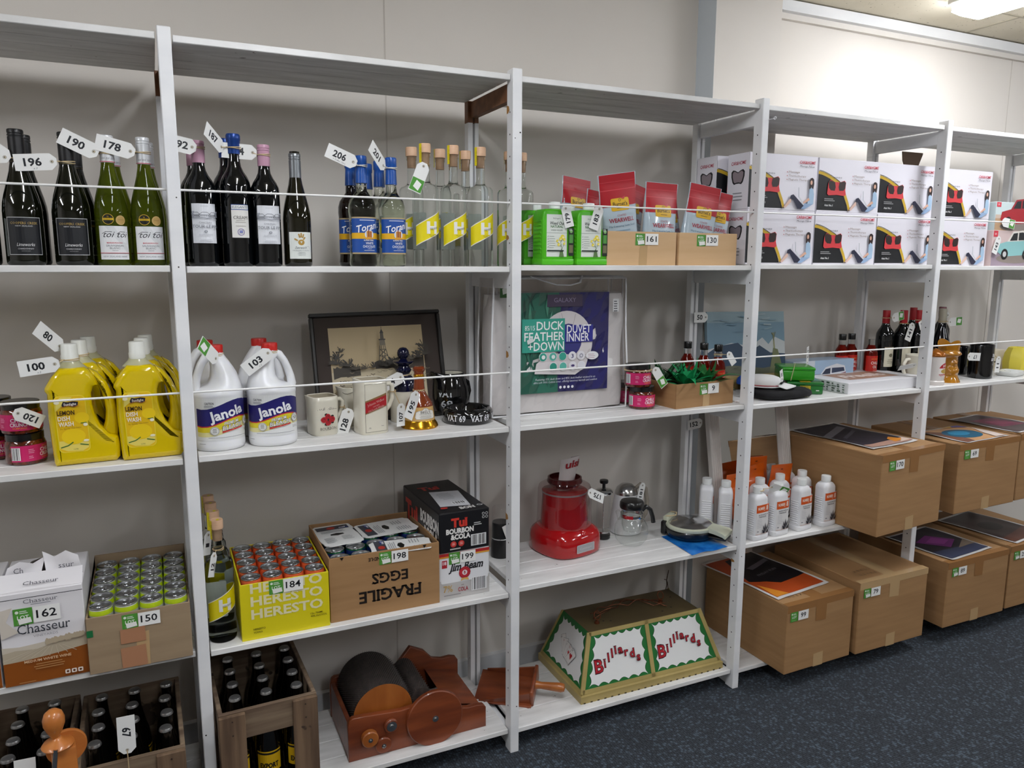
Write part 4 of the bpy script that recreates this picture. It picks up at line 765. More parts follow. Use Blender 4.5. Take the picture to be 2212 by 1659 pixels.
rp = lambda zz: next(b_[1] + (c_[1] - b_[1])*(zz - b_[0])/(c_[0] - b_[0]) for b_, c_ in zip(bp, bp[1:]) if zz <= c_[0])
MB().lathe([(r, zz, GOLD if zz < .024 else TANG if zz < .066 else RUST) for zz, r in bp], None, 36).build('decanter_body', t)
MB().lathe([(.0152, .149), (.0160, .151), (.0160, .160), (.0152, .162)], GOLD, 24).build('gold_collar', t)
MB().lathe([(.0140, .161), (.0150, .163), (.0145, .168), (.0185, .174), (.0185, .181), (.014, .186), (0, .187)], RUST, 26).build('stopper', t)
a = Art(.0003); a.p([(-.030, .030), (.030, .030), (.034, .036), (.031, .052), (.022, .056), (.012, .057), (.005, .063), (-.005, .063), (-.012, .057), (-.022, .056), (-.031, .052), (-.034, .036)], '9a9a9c').p([(-.029, .031), (.029, .031), (.0325, .0365), (.030, .0512), (.021, .055), (.0115, .056), (.0045, .0618), (-.0045, .0618), (-.0115, .056), (-.021, .055), (-.030, .0512), (-.0325, .0365)], 'e3e0d8').t("BELL'S", 0, .048, .0066, '2d2a28', w=.032, sf=.03, b=.01).t('Old Scotch Whisky', 0, .0435, .0036, '55504c', w=.040, sf=.03).lines(-.024, .0395, .024, 3, .003, .0008, '8a8680', al='c').o(0, .0575, .002, .0028, '4a4642', 10)
def bellmap(x, y, h): r = rp(y) + h + .0003; q = x/.045; return (r*math.sin(q), -r*math.cos(q), y)
m = MB(); m.art(a, bellmap, .006, .006); m.build('label', t, ang=0)
BG = mat('black_glaze', '0a0a0b', .08, coat=.6)
t = thing('whisky_jug', 'round black jug with a white lip, behind the black ashtray', 'jug', (.795, .285, z), math.radians(4), 'bar jugs')
jug(t, [(0, .044, .044), (.004, .048, .048), (.03, .058, .058), (.06, .0625, .0625), (.09, .060, .060), (.115, .052, .052), (.130, .0475, .0475), (.138, .047, .047)], BG, .022, p=2, inner=CREAM)
handle(t, [(.054, .012, .112), (.072, .014, .100), (.078, .014, .07), (.068, .012, .04), (.056, .010, .030)], .007, BG)
a = Art(.0004); a.t('VAT', -.010, .066, .022, 'b9bcc0', w=.052, sf=.05, b=.015).t('69', -.006, .032, .022, 'b9bcc0', w=.038, sf=.05, b=.015)
def bally(zz): return .058 + .0045*math.sin(min(1, max(0, (zz - .03)/.06))*PI) if zz < .09 else .060 - (zz - .09)*.32
m = MB(); m.art(a, lambda x, y, h: ((bally(y) + h)*math.sin((x - .03)/.06), -(bally(y) + h)*math.cos((x - .03)/.06), y), .006, .008); m.build('print', t, ang=0)
t = thing('ashtray', 'round black ashtray lettered in white beside the post', 'ashtray', (.805, .150, z), 0)
b = MB(); n = 60; rg = []
for r, zz, k in ((.074, 0, 0), (.079, .004, 0), (.0805, .030, 0), (.078, .040, .3), (.071, .047, 1), (.064, .047, 1), (.058, .042, .8), (.053, .020, 0), (.048, .012, 0), (.0001, .011, 0)):
    rg.append([(x, y, q - k*.010*max(0, 1 - abs(((math.degrees(math.atan2(y, x)) + 150) % 90) - 45)/9)) for x, y, q in ring(r, r, 2, n, 0, 0, zz)])
b.loft(rg, BG); b.build('bowl', t, ang=60)
a = Art(.0003)
for k in (-.070, .012, .094): a.t('VAT 69', k, .011, .0185, 'dcdde0', w=.066, sf=.05, b=.02)
m = MB(); m.art(a, wrap(.0808, z=.002), .008); m.build('lettering', t, ang=0)
# tags on the jugs
price_tag('128', 'white tag reading 128 hanging from the handle of the rose-printed jug', (.424, .135, z + .066), 70, neck=(.411, .165, z + .075, .006), string=TWINE)
price_tag('114', 'white tag showing 14 between the red-banded jug and the navy decanter', (.601, .186, z + .150), 25, neck=(.622, .236, z + .150, .020))
price_tag('195', 'white tag showing 95 against the bell decanter', (.612, .075, z + .114), 62, yaw=28, neck=(.640, .135, z + .116, .0175), string=TWINE)
price_tag('107', 'white tag reading 107 hanging between the red-banded jug and the bell', (.566, .080, z + .080), 88, yaw=22, L=.062, W=.030, neck=(.556, .125, z + .118, .007), string=TWINE)
# framed lighthouse print
t = thing('framed_picture', 'black-framed print of a lattice lighthouse among coastal bushes', 'picture', (.570, .268, z), 0); t.rotation_euler = (math.radians(-14), math.radians(-.8), math.radians(-1))
FW, FH = .425, .350; b = MB(); FR = mat('black_frame', '16130f', .35, coat=.2)
for x0_, x1_, z0_, z1_ in ((-FW/2, FW/2, 0, .013), (-FW/2, FW/2, FH - .013, FH), (-FW/2, -FW/2 + .013, .013, FH - .013), (FW/2 - .013, FW/2, .013, FH - .013)): b.box(x0_, x1_, -.011, .009, z0_, z1_, FR, .003)
b.build('frame', t); q = MB(); q.box(-FW/2 + .01, FW/2 - .01, .002, .006, .01, FH - .01, mat('brown_grey_mount', '40352f', .7))
a = Art(.0002); w2, h2 = .305, .258; X = lambda u: -.156 + u*w2; Y = lambda v: .045 + v*h2
a.r(X(0), Y(0), X(1), Y(1), 'c9b48c').p([(X(0), Y(.45)), (X(.3), Y(.47)), (X(.6), Y(.46)), (X(1), Y(.50)), (X(1), Y(0)), (X(0), Y(0))], 'd2c4a4')
rd = random.Random(4)
def bush(cx, cy, s, n, c):
    for _ in range(n):
        q, r = rd.uniform(.1, PI - .1), s*rd.uniform(.5, 1); a.l([(cx, cy), (cx + r*.5*math.cos(q), cy + r*.5*math.sin(q)), (cx + r*math.cos(q + .25), cy + r*math.sin(q + .1))], s*.11, c)
def lumps(u0, u1, v0, v1, amp, c):
    k = 14; a.p([(X(u0 + (u1-u0)*i/k), Y(v1 + amp*rd.uniform(-.5, 1))) for i in range(k+1)] + [(X(u1 - (u1-u0)*i/4), Y(v0 + amp*.4*rd.uniform(-1, 1))) for i in range(5)], c)
lumps(.02, .30, .38, .52, .05, '3d362c'); lumps(.46, .70, .46, .55, .03, '3a332a'); lumps(.66, .99, .46, .58, .05, '43392e')
for cx_, cy_, s_ in ((.07, .62, .028), (.10, .70, .020), (.05, .55, .03), (.17, .52, .03), (.24, .47, .024), (.34, .47, .02), (.43, .48, .02), (.56, .49, .026), (.64, .50, .028), (.73, .53, .034), (.82, .55, .03), (.90, .57, .028), (.97, .60, .035), (.95, .70, .024)): bush(X(cx_), Y(cy_), s_, 14, rd.choice(('2f2a22', '3a342a', '4c4436')))
for k in range(60):
    u, v = rd.uniform(.02, .98), rd.uniform(.24, .46); a.l([(X(u), Y(v)), (X(u + .02), Y(v - .012)), (X(u + .045), Y(v - .004))], .0012*rd.uniform(.6, 2.2), rd.choice(('6a5f4c', '857860', '55493a')))
for k in range(9): u, v = rd.uniform(.05, .5), rd.uniform(.12, .26); a.l([(X(u), Y(v)), (X(u + .05), Y(v + .004))], .0009, '6a5f4c')
tw = [(.46, .50), (.485, .73), (.535, .73), (.575, .50)]
for p0, p1 in ((tw[0], tw[1]), (tw[3], tw[2]), ((.497, .5), (.503, .73)), ((.535, .5), (.52, .73)), ((.463, .52), (.53, .60)), ((.57, .52), (.50, .60)), ((.472, .60), (.545, .68)), ((.56, .60), (.48, .68)), ((.47, .60), (.558, .60)), ((.48, .68), (.543, .68))): a.l([(X(p0[0]), Y(p0[1])), (X(p1[0]), Y(p1[1]))], .0020, '33302a')
a.p([(X(.480), Y(.73)), (X(.542), Y(.73)), (X(.538), Y(.80)), (X(.484), Y(.80))], '6b6252').r(X(.476), Y(.795), X(.546), Y(.81), '2d2a24').p([(X(.492), Y(.81)), (X(.530), Y(.81)), (X(.527), Y(.88)), (X(.495), Y(.88))], '50493c').p([(X(.490), Y(.88)), (X(.532), Y(.88)), (X(.511), Y(.935))], '2d2a24').l([(X(.511), Y(.93)), (X(.511), Y(.96))], .0015, '2d2a24').lines(X(.03), Y(.30), X(.12), 1, 1, .0014, '5a5040')
q.art(a, flat((0, .0018, 0))); q.build('mounted_print', t, ang=0)
g = MB(); g.add([(-FW/2 + .012, -.004, .012), (FW/2 - .012, -.004, .012), (FW/2 - .012, -.004, FH - .012), (-FW/2 + .012, -.004, FH - .012)], [(0, 1, 2, 3)], thin_glass('picture_glass', 'ffffff', .05, .02)); g.build('glazing', t, ang=0)
# duvets in clear bags
z = Z3[2]
DUV = noisy('white_cotton', 'dcdad8', 'e8e6e4', (4, 4, 4), .8, bump=.6, bscale=9); PIPE = mat('white_piping', 'e9e9ea', .4)
def duvet(x0, x1, y0, y1, h, label, card=True, seed=1):
    w, d = x1 - x0, y1 - y0; t = thing('bagged_duvet', label, 'duvet', ((x0 + x1)/2, y0, z), 0, 'duvets in clear zip bags'); rd = random.Random(seed)
    b = MB(); rg = []
    for k in range(15):
        v = k/14; s = 1 - .05*abs(2*v - 1)**3 - (.22 if v > .93 else 0); rg.append([(x, y + .006*math.sin(x*40 + v*9), q) for x, y, q in ring(w/2*.975, d/2*.93*s, 6, 48, 0, d/2, .008 + v*(h*.84))])
    b.loft(rg, DUV); b.build('folded_duvet', t, ang=60)
    b = MB(); pp = lambda pts, r: b.tube(pts, r, PIPE, 6)
    for y in (0, d):
        for x in (-w/2, w/2):
            pp([(x, y, .0032), (x + .003*math.sin(1), y, h*.3), (x - .006*(1 if x > 0 else -1), y + .002, h*.6), (x - .012*(1 if x > 0 else -1), y, h*.97)], .0032)
        pp([(-w/2, y, .0032), (w/2, y, .0032)], .0032); pp([(-w/2 + .012, y, h*.97), (w/2 - .012, y, h*.97)], .0032)
    for x in (-w/2, w/2): pp([(x, 0, .0032), (x, d, .0032)], .0032)
    b.build('piping', t, ang=60)
    def sheet(u, v): return (-w/2 + .004 + (w - .008)*u - .010*v*(2*u - 1), -.0015 + .0035*math.sin(u*23 + v*7 + seed)*math.sin(v*17 + u*5) + .002*math.sin(u*61 - v*43), .006 + (h*.965)*v)
    c = MB(); c.grid(sheet, 40, 36, thin_glass('crinkled_clear_vinyl', 'f6f4f4', .13, .06)); 
    for x in (-w/2, w/2): c.grid(lambda u, v, x=x: (x*(1 - .03*v) + .002*math.sin(v*19 + u*8), d*u, .006 + h*.96*v), 6, 24, thin_glass('crinkled_clear_vinyl'))
    c.build('clear_bag', t, ang=60)
    if card:
        a = Art(.00025); cw, ch = .330, .330; X0 = -w/2 + .106
        a.r(0, 0, cw, ch, '2c2a66').p([(0, 0), (cw*.42, 0), (cw*.40, ch*.30), (cw*.44, ch*.86), (cw*.42, ch), (0, ch)], '2f6a58')
        rd = random.Random(8)
        for k in range(16):
            x = rd.uniform(0, cw*.3); y = rd.uniform(0, ch*.9); q = rd.uniform(.9, 2.3); l_ = rd.uniform(.05, .12); a.p([(x, y), (min(max(x + l_*.5*math.cos(q) - .006, 0), cw*.4), min(y + l_*.5*math.sin(q), ch)), (min(max(x + l_*math.cos(q), 0), cw*.42), min(y + l_*math.sin(q), ch)), (min(max(x + l_*.5*math.cos(q) + .006, .006), cw*.42), min(y + l_*.45*math.sin(q), ch))], rd.choice(('1f4c40', '4d8c74', '6da38c', '25584a', '386f5c')))
        a.r(cw*.28, ch*.86, cw*.68, ch*.98, '4a3f55').t('GALAXY', cw*.48, ch*.905, .014, '8f86a0', w=.082)
        a.o(cw*.50, ch*.50, .052, .100, 'd8d2d2', 36, 1.05).c(cw*.52, ch*.52, .052, '3a3a7a', .056)
        for k in range(11): q = k*.57; a.l([(cw*.50 + .056*math.cos(q), ch*.5 + .06*math.sin(q)), (cw*.50 + .096*math.cos(q + .08), ch*.5 + .1*math.sin(q + .08))], .0016, 'b4acac')
        a.p([(cw*.14, ch*.20), (cw*.60, ch*.17), (cw*.72, ch*.24), (cw*.76, ch*.36), (cw*.30, ch*.40), (cw*.16, ch*.30)], 'd9d3d3')
        a.r(0, ch*.415, cw*.475, ch*.745, '3aa08c').r(cw*.475, ch*.50, cw*.80, ch*.675, '31328c')
        a.t('85/15', cw*.085, ch*.635, .015, 'eef2f0', w=.036).t('DUCK', cw*.31, ch*.635, .027, 'f2f4f3', w=.100, b=.012).t('FEATHER', cw*.245, ch*.530, .027, 'f2f4f3', w=.146, b=.012).t('+DOWN', cw*.265, ch*.432, .027, 'f2f4f3', w=.132, b=.012).t('DUVET', cw*.635, ch*.596, .026, 'f2f2f5', w=.092, b=.012).t('INNER', cw*.625, ch*.512, .026, 'f2f2f5', w=.086, b=.012)
        for k, (x, c) in enumerate(((.23, '3aa08c'), (.34, '5cb5a4'), (.45, '3aa08c'), (.56, 'e6e4e8'), (.66, 'e6e4e8'))): a.c(cw*x, ch*.365, .0150, 'e9e9ea', n=18).c(cw*x, ch*.365, .0135, c, n=18)
        a.t('3', cw*.56, ch*.345, .013, '3a3a70', w=.008, b=.01).c(cw*.79, ch*.36, .024, 'e9e9ea', .014).lines(cw*.74, ch*.37, cw*.84, 3, .006, .0018, 'c0a0a8').c(cw*.23, ch*.365, .007, 'e9efec', n=12).c(cw*.34, ch*.365, .007, 'e9efec', n=9).o(cw*.66, ch*.365, .004, .007, '9a9aa8', 14)
        for k, (x, c) in enumerate(((.34, '2f8f7c'), (.45, '5cb5a4'), (.56, 'e6e4e8'), (.66, 'e0e0e6'))): a.c(cw*x, ch*.265, .0150, 'e9e9ea', n=18).c(cw*x, ch*.265, .0132, c, n=18)
        a.c(cw*.56, ch*.268, .007, '4a3a70', .004, 9).t('Featuring 15% duck down and 85% duck feather encased in an', cw*.48, ch*.135, .0068, 'dfe3ea', w=.225, it=.2).t('ultra soft 100% Cotton cover, offering luxurious warmth and comfort', cw*.48, ch*.105, .0068, 'dfe3ea', w=.240, it=.2)
        for k in range(4): a.c(cw*(.42 + .045*k), ch*.055, .0048, 'f0f0f2', n=10)
        a.p([(cw*.05, ch*.50), (cw*.12, ch*.53), (cw*.10, ch*.57), (cw*.04, ch*.54)], 'd8dcda').r(cw*1.015, ch*.80, cw*1.085, ch*.93, 'd6d6d6').lines(cw*1.025, ch*.90, cw*1.075, 5, .008, .003, '4a4a50')
        m = MB(); m.box(X0, X0 + cw, -.0005, .001, .072, .072 + ch, mat('printed_card_edge', 'c8c8cc', .4)); m.art(a, flat((X0, -.0008, .072))); m.build('printed_insert', t, ang=0)
        s = MB(); s.tube([(X0 + .03, -.006, h*.985), (X0 + .07, -.014, h*.955), (X0 + .12, -.018, h*.925), (X0 + .17, -.018, h*.922), (X0 + .21, -.012, h*.94), (X0 + .22, -.006, h*.985)], .006, PIPE, 8, flat=.35); s.build('carry_handle', t, ang=60)
        g = MB(); A = Art(.0003).r(0, 0, .034, .046, '2d5a22').p([(.010, .010), (.030, .016), (.026, .034), (.008, .028)], 'dcdcd4'); g.art(A, flat((-w/2 + .028, -.010, h*.84))); g.build('lot_sticker', t, ang=0)
    return t
duvet(.884, 1.398, .150, .262, .462, 'bagged duvet with a green and indigo printed card, standing across the post')
duvet(.955, 1.472, .285, .360, .465, 'second bagged duvet, only its clear edge showing behind the printed one', False, 5)
# chilli jars, plants in a carton, chilli oil, painting
j3 = dup(j, (1.443, .118, z), math.radians(6), 'chilli jar standing on the shelf beside the plant carton, under another')
dup(j, (1.420, .112, z + .079), math.radians(14), 'pink-labelled chilli jar wearing a green and white tag beside the duvet')
dup(j, (1.452, .215, z), math.radians(0), 'chilli jar hidden behind the pair beside the plant carton')
price_tag('', 'white tag with a green end hanging over the plant carton corner', (1.462, .072, z + .140), 125, neck=(1.420, .112, z + .138, .0455), back=True, L=.075, W=.032)
t = carton((1.665, .050, z), .268, .20, .086, CARD, 'low brown carton stuck with lot number 9, full of plastic plants', 9, rz=4.5, sx=-.028)
LEAF = [mat('bright_green_leaf', '1f9a5c', .35), mat('dark_green_leaf', '1d4a28', .38), mat('mid_green_leaf', '2a7038', .36)]
def succulent(loc, label, m, R=.085, n=15, seed=0, k=1):
    rd = random.Random(seed); t = thing('plastic_plant', label, 'artificial plant', loc, 0, 'plastic agave plants'); b = MB()
    for i in range(n):
        q = i*2.39996 + rd.uniform(-.15, .15); lv = i/n; L_ = R*(1.1 - .35*lv)*rd.uniform(.85, 1.12); el = math.radians(20 + 58*lv + rd.uniform(-6, 6)); W_ = .0135*k*(1 - .2*lv); curl = rd.uniform(-.25, .55)
        def f(u, v, q=q, L_=L_, el=el, W_=W_, curl=curl):
            s = v*L_; e = el - curl*v*v*1.1; r = s*math.cos(e) + .006; hh = s*math.sin(e); wd = W_*(1 - v**2.2)*(.55 + 1.6*v*(1 - v)) + .0003; x = (u - .5)*2*wd; dip = .35*abs(x)
            return (r*math.cos(q) - x*math.sin(q), r*math.sin(q) + x*math.cos(q), .050 + hh + dip)
        b.grid(f, 4, 9, m)
    b.build('leaves', t, ang=80); p = MB(); p.lathe([(.018, 0), (.024, .050), (.017, .056)], mat('dark_pot', '24231f', .7), 16); p.build('pot', t); return t
succulent((1.628, .112, z + .006), 'bright green plastic agave at the front of the lot 9 carton', LEAF[0], .125, 18, 3, 1.5)
succulent((1.725, .130, z + .006), 'mid green plastic agave in the lot 9 carton, nearest the chilli oil', LEAF[2], .135, 16, 9, 1.35)
succulent((1.590, .205, z + .006), 'dark green plastic agave at the back of the carton, above the chilli jars', LEAF[1], .135, 15, 5, 1.2)
succulent((1.675, .205, z + .006), 'dark green plastic agave in the middle of the carton back', LEAF[1], .115, 14, 7, 1.1)
OIL = mat('red_chilli_oil', '7a1408', .05, trans=.45, ior=1.36); OA = Art(.0002); OA.r(-.040, 0, .040, .098, 'c2261c').t('HOUSE OF', 0, .082, .0050, 'e88a3c', w=.034, b=.02).t('CHILLI', 0, .062, .0115, 'f1e6e2', w=.036, b=.02).t('OIL', 0, .045, .0115, 'f1e6e2', w=.020, b=.02).lines(-.012, .036, .012, 2, .005, .0018, 'e8a090', al='c').bars(-.038, .004, -.026, .026, 8, 2)
OILP = [(.024, 0), (.027, .003), (.0275, .010), (.0275, .118), (.0245, .134), (.0165, .148), (.0140, .156)]
def oil(loc, label, rz):
    t = thing('chilli_oil_bottle', label, 'chilli oil', loc, math.radians(rz), 'chilli oil bottles'); MB().lathe(OILP, OIL, 28).build('bottle_body', t)
    MB().lathe([(.0139, .155), (.0135, .180)], GLASS, 24).build('glass_neck', t); MB().lathe([(.0150, .176), (.0155, .178), (.0155, .200), (.0145, .202), (0, .2022)], LIDB, 24).build('cap', t)
    m = MB(); m.art(OA, wrap(.0277, z=.012), .005); m.build('label', t, ang=0); return t
o1 = oil((1.900, .240, z), 'red chilli oil bottle nearest the post, wearing a small white tag', -8)
o1.location = (1.775, .055, z) if False else (1.768, .292, z)
o1['label'] = 'red chilli oil bottle at the back of the plant carton, farthest from the post'
dup(o1, (1.792, .225, z), math.radians(-8), 'red chilli oil bottle in the middle of the three behind the plants')
dup(o1, (1.806, .160, z), math.radians(-16), 'red chilli oil bottle closest to the post, wearing a small white tag')
price_tag('', 'small blank white tag on the neck of the chilli oil beside the post', (1.820, .120, z + .172), 125, neck=(1.806, .160, z + .166, .014), L=.05, W=.026)
t = thing('canvas_painting', 'unframed painting of snowy blue mountains leaning behind the post', 'painting', (2.086, .300, Z3[3]), 0); t.rotation_euler = (math.radians(-8), math.radians(1), 0)
b = MB(); b.box(-.200, .200, 0, .016, 0, .312, mat('canvas_edge', '7f96a0', .8), .001); a = Art(.0002); X = lambda u: -.2 + .4*u; Y = lambda v: .312*v
a.r(X(0), Y(0), X(1), Y(1), '7593a4').r(X(0), Y(.86), X(1), Y(1), '93aab2').p([(X(0), Y(.52)), (X(.3), Y(.60)), (X(.55), Y(.55)), (X(.70), Y(.66)), (X(.78), Y(.57)), (X(.86), Y(.67)), (X(1), Y(.60)), (X(1), Y(.30)), (X(0), Y(.30))], 'c3c7c8').p([(X(0), Y(.48)), (X(.12), Y(.56)), (X(.38), Y(.60)), (X(.52), Y(.47)), (X(.66), Y(.56)), (X(.80), Y(.46)), (X(1), Y(.44)), (X(1), Y(.25)), (X(0), Y(.25))], '33475c')
a.p([(X(0), Y(.28)), (X(.3), Y(.31)), (X(.7), Y(.26)), (X(1), Y(.30)), (X(1), Y(.10)), (X(0), Y(.10))], '5f6150').p([(X(0), Y(.20)), (X(.4), Y(.17)), (X(1), Y(.20)), (X(1), Y(0)), (X(0), Y(0))], 'a08a58').p([(X(0), Y(.10)), (X(.5), Y(.07)), (X(1), Y(.11)), (X(1), Y(0)), (X(0), Y(0))], '8d7448').l([(X(.87), Y(.12)), (X(.86), Y(.45)), (X(.845), Y(.72))], .006, '8d8a5c').l([(X(.845), Y(.62)), (X(.875), Y(.73))], .004, '6a7058').l([(X(.86), Y(.66)), (X(.82), Y(.72))], .004, '6a7058').p([(X(.78), Y(.20)), (X(.84), Y(.52)), (X(.90), Y(.50)), (X(.97), Y(.20))], '6f7452')
rd = random.Random(2)
for k in range(26): u, v = rd.uniform(.02, .95), rd.uniform(.02, .28); a.l([(X(u), Y(v)), (X(u + .06), Y(v + rd.uniform(-.02, .02)))], .003, rd.choice(('7a6a44', '5a5a46', 'b59a62', '474c3e')))
for k in range(12): u, v = rd.uniform(.0, .9), rd.uniform(.70, .97); a.l([(X(u), Y(v)), (X(min(u + .10, 1)), Y(v + rd.uniform(-.015, .02)))], .005, rd.choice(('86a0ac', 'a3b5ba', '6a899c')))
b.art(a, flat((0, -.0001, 0))); b.build('canvas', t, ang=0)
price_tag('50', 'white card reading 50 standing by the back post beside the painting', (1.872, .318, Z3[2] + .290), 0, L=.060, W=.040)
# ---- fourth bay oddments
z = Z3[3]
BLK = noisy('black_cloth', '08080a', '131316', (20, 20, 20), .95, bump=.3, bscale=120)
def blob(rings_, m, n=28, seed=0, amp=.002):
    rd = random.Random(seed); ph = [rd.uniform(0, 6) for _ in range(4)]; b = MB()
    b.loft([[(x + amp*math.sin(x*90 + ph[0] + q*60), y + amp*math.sin(y*80 + ph[1]), q + amp*math.sin(x*70 + y*60 + ph[2])) for x, y, q in ring(rx, ry, p, n, cx, cy, zz)] for rx, ry, p, cx, cy, zz in rings_], m); return b
t = blob([(.120, .090, 3, 0, 0, .003), (.128, .095, 3, 0, 0, .010), (.124, .092, 3, 0, 0, .020), (.112, .082, 2.6, -.004, 0, .028), (.06, .05, 2, -.008, 0, .031)], BLK, 36, 3, .0025).build('folded_shirt', loc=(2.062, .118, z + .004), ang=70); tag(t, 'folded black garment under the white cap beside the post', 'clothing')
CAPW = mat('white_cap_cloth', 'e3e2e0', .85)
def cap(loc, rz, label, cloth, trim, s=1.0):
    t = thing('baseball_cap', label, 'cap', loc, math.radians(rz), 'two caps'); b = MB()
    b.loft([ring(.062*s*k, .075*s*k, 2.2, 30, 0, .01, zz*s) for zz, k in ((0, 1), (.012, 1.01), (.026, .95), (.036, .80), (.042, .55), (.045, .2))], cloth); b.build('crown', t, ang=60)
    v = MB(); v.grid(lambda u, w_: ((-.058 + .116*u)*s*(1 - .25*w_*w_), (-.055 - .060*w_*(1 - (2*u - 1)**2*.5))*s, (.010 + .008*(1 - (2*u - 1)**2) - .010*w_)*s), 14, 6, cloth); v.grid(lambda u, w_: ((-.058 + .116*u)*s*(1 - .25*w_*w_), (-.055 - .060*w_*(1 - (2*u - 1)**2*.5))*s, (.0075 + .008*(1 - (2*u - 1)**2) - .010*w_)*s), 14, 6, cloth); v.build('visor', t, ang=70)
    q = MB(); q.tube([(.0632*s*math.cos(g), (.01 + .0765*math.sin(g))*s, .008*s) for g in [2*PI*k/24 for k in range(24)]], .002*s, trim, 6, closed=True); q.tube([(-.045*s, -.062*s, .019*s), (0, -.0665*s, .0225*s), (.045*s, -.062*s, .019*s)], .0055*s, BLK, 8, flat=.5); q.build('trim', t, ang=70); return t
cap((2.020, .135, z + .041), 40, 'white cap with black panel lying on the black garment', CAPW, mat('red_trim', 'b0303c', .7), .95)
cap((2.060, .232, z + .030), 35, 'blue and white cap pushed against the painting', mat('royal_blue_cloth', '1c4fae', .8), mat('white_trim', 'e6e6e6', .8), .85)
price_tag('50', 'small white tag lying on the white cap', (2.030, .062, z + .072), -70, yaw=20, L=.042, W=.022)
def rbox(w, d, h, m, bv=.01, z0=0): return MB().box(-w/2, w/2, -d/2, d/2, z0, z0 + h, m, bv, 3)
GB = mat('bright_green_tin', '2c8f1e', .25, coat=.3); GD = mat('dark_green_tin', '1d6a2a', .25, coat=.3)
t = thing('lunch_tin', 'dark green tin with a yellow label, under the bright green one', 'tin', (2.232, .168, z), math.radians(-32)); rbox(.135, .150, .036, GD, .006).build('tin_body', t); rbox(.139, .154, .014, GD, .005, .0345).build('lid', t)
a = Art(.0003); a.r(-.020, .004, .020, .034, 'b9a528').lines(-.016, .028, .016, 5, .005, .002, '5a5a2a', al='c').r(-.05, .014, -.036, .018, 'c9cfc6').r(.040, .014, .052, .018, 'c9cfc6'); m = MB(); m.art(a, flat((0, -.0752, 0))); m.box(-.02, .02, -.077, -.05, .0486, .0495, ink('c9b030')); m.build('yellow_label', t, ang=0)
t = thing('lunch_tin', 'bright green tin tied with pale elastic, on top of the dark green one', 'tin', (2.205, .178, z + .0505), math.radians(-30)); rbox(.125, .130, .046, GB, .010).build('tin_body', t); rbox(.127, .132, .014, GB, .006, .040).build('lid', t)
m = MB(); m.tube([(-.03, -.0668, .002), (-.02, -.0668, .054), (.0, 0, .0555), (.02, .0668, .053)], .0012, RUBBER, 6); m.build('elastic', t)
# van model box, flat white box
t = thing('model_van_box', 'grey-blue box picturing a white and red van, behind the green tins', 'toy car box', (2.453, .262, z), math.radians(-2)); m = MB(); m.box(-.165, .165, 0, .09, 0, .102, mat('blue_grey_carton', 'a3b4c8', .35), .001); a = Art(.0002); a.r(-.165, 0, -.050, .102, 'c7cdd6').lines(-.13, .07, -.08, 1, 1, .004, 'c06a60').r(-.05, 0, .165, .102, '9db6d0')
a.p([(-.022, .022), (-.020, .040), (.010, .072), (.070, .085), (.115, .075), (.125, .040), (.12, .022)], 'd9dce2').p([(-.021, .022), (-.020, .036), (.05, .036), (.124, .048), (.12, .022)], '7a2c38').p([(-.012, .040), (.010, .064), (.036, .068), (.036, .044)], '2c3448').p([(.044, .046), (.044, .068), (.110, .068), (.116, .052)], '38425a').c(.018, .020, .012, '22242a').c(.092, .020, .012, '22242a'); m.art(a, flat((0, -.0001, 0))); m.build('printed_carton', t, ang=0)
price_tag('122', 'white tag reading 122 standing upright behind the bright green tin', (2.330, .235, z + .098), -85, yaw=30, L=.07, W=.034)
t = thing('flat_white_box', 'wide flat white box with a brown script panel on its lid', 'cardboard box', (2.572, .160, z), math.radians(2)); m = MB(); m.box(-.230, .225, -.115, .140, 0, .043, mat('matt_white_card', 'e4e3e6', .45), .0015)
a = Art(.0002); a.p([(-.150, -.055), (.145, -.055), (.145, .085), (-.150, .085)], 'b08a74').t('Freello', 0, -.015, .058, 'ecdcd4', w=.250, it=.3, b=.04).r(-.2, .105, -.12, .120, '3c4654').r(.02, .110, .09, .122, '4a3c3c'); m.art(a, flat((0, 0, .0432), (1, 0, 0), (0, 1, 0)))
a = Art(.0002); rd = random.Random(7)
for k in range(9):
    for q in range(4): x = -.115 + .026*k; a.r(x, .005 + .009*q, x + rd.uniform(.006, .022), .008 + .009*q + rd.uniform(0, .003), rd.choice(('2b352e', '4a564e', '6a746c')))
m.art(a, flat((-.2302, 0, 0), (0, -1, 0), (0, 0, 1))); m.build('box_body', t, ang=0)
# chilli oil, wine, white mug behind it
oz = z
dup(o1, (2.612, .318, oz), math.radians(-14), 'red chilli oil bottle farthest from the white mug, behind the flat white box')
dup(o1, (2.640, .270 + .062, oz), math.radians(-14), 'red chilli oil bottle second from the white mug, behind the flat white box') if False else None
dup(o1, (2.672, .322, oz), math.radians(-10), 'red chilli oil bottle second of three behind the flat white box')
oc = oil((2.722, .268 + .05, oz), 'x', -6); bpy.data.objects.remove([c for c in oc.children if c.name.startswith('cap')][0]); oc['label'] = 'chilli oil bottle without its black cap, nearest the white mug'; oc.location = (2.725, .262, oz)
REDC = mat('red_capsule', 'a81c24', .35); WL = Art(.0002); WL.r(-.030, 0, .030, .085, 'd6d0ba').c(0, .05, .010, '6a6450', .008).lines(-.02, .03, .02, 3, .007, .002, '8a846c', al='c')
def red_wine(loc, label, rz=0, cm=REDC): return bottle('wine_bottle', label, 'wine bottle', loc, BORD, DARKG, [('capsule', [(.0152, .245), (.0155, .250), (.0155, .300), (.0148, .303), (0, .3035)], cm)], [('front_label', WL, .0372, .060, .006)], rz, 'red-capped wine bottles')
rw = red_wine((2.800, .318, z + .014), 'red-capped wine bottle nearest the chilli oil, wearing a green-ended tag')
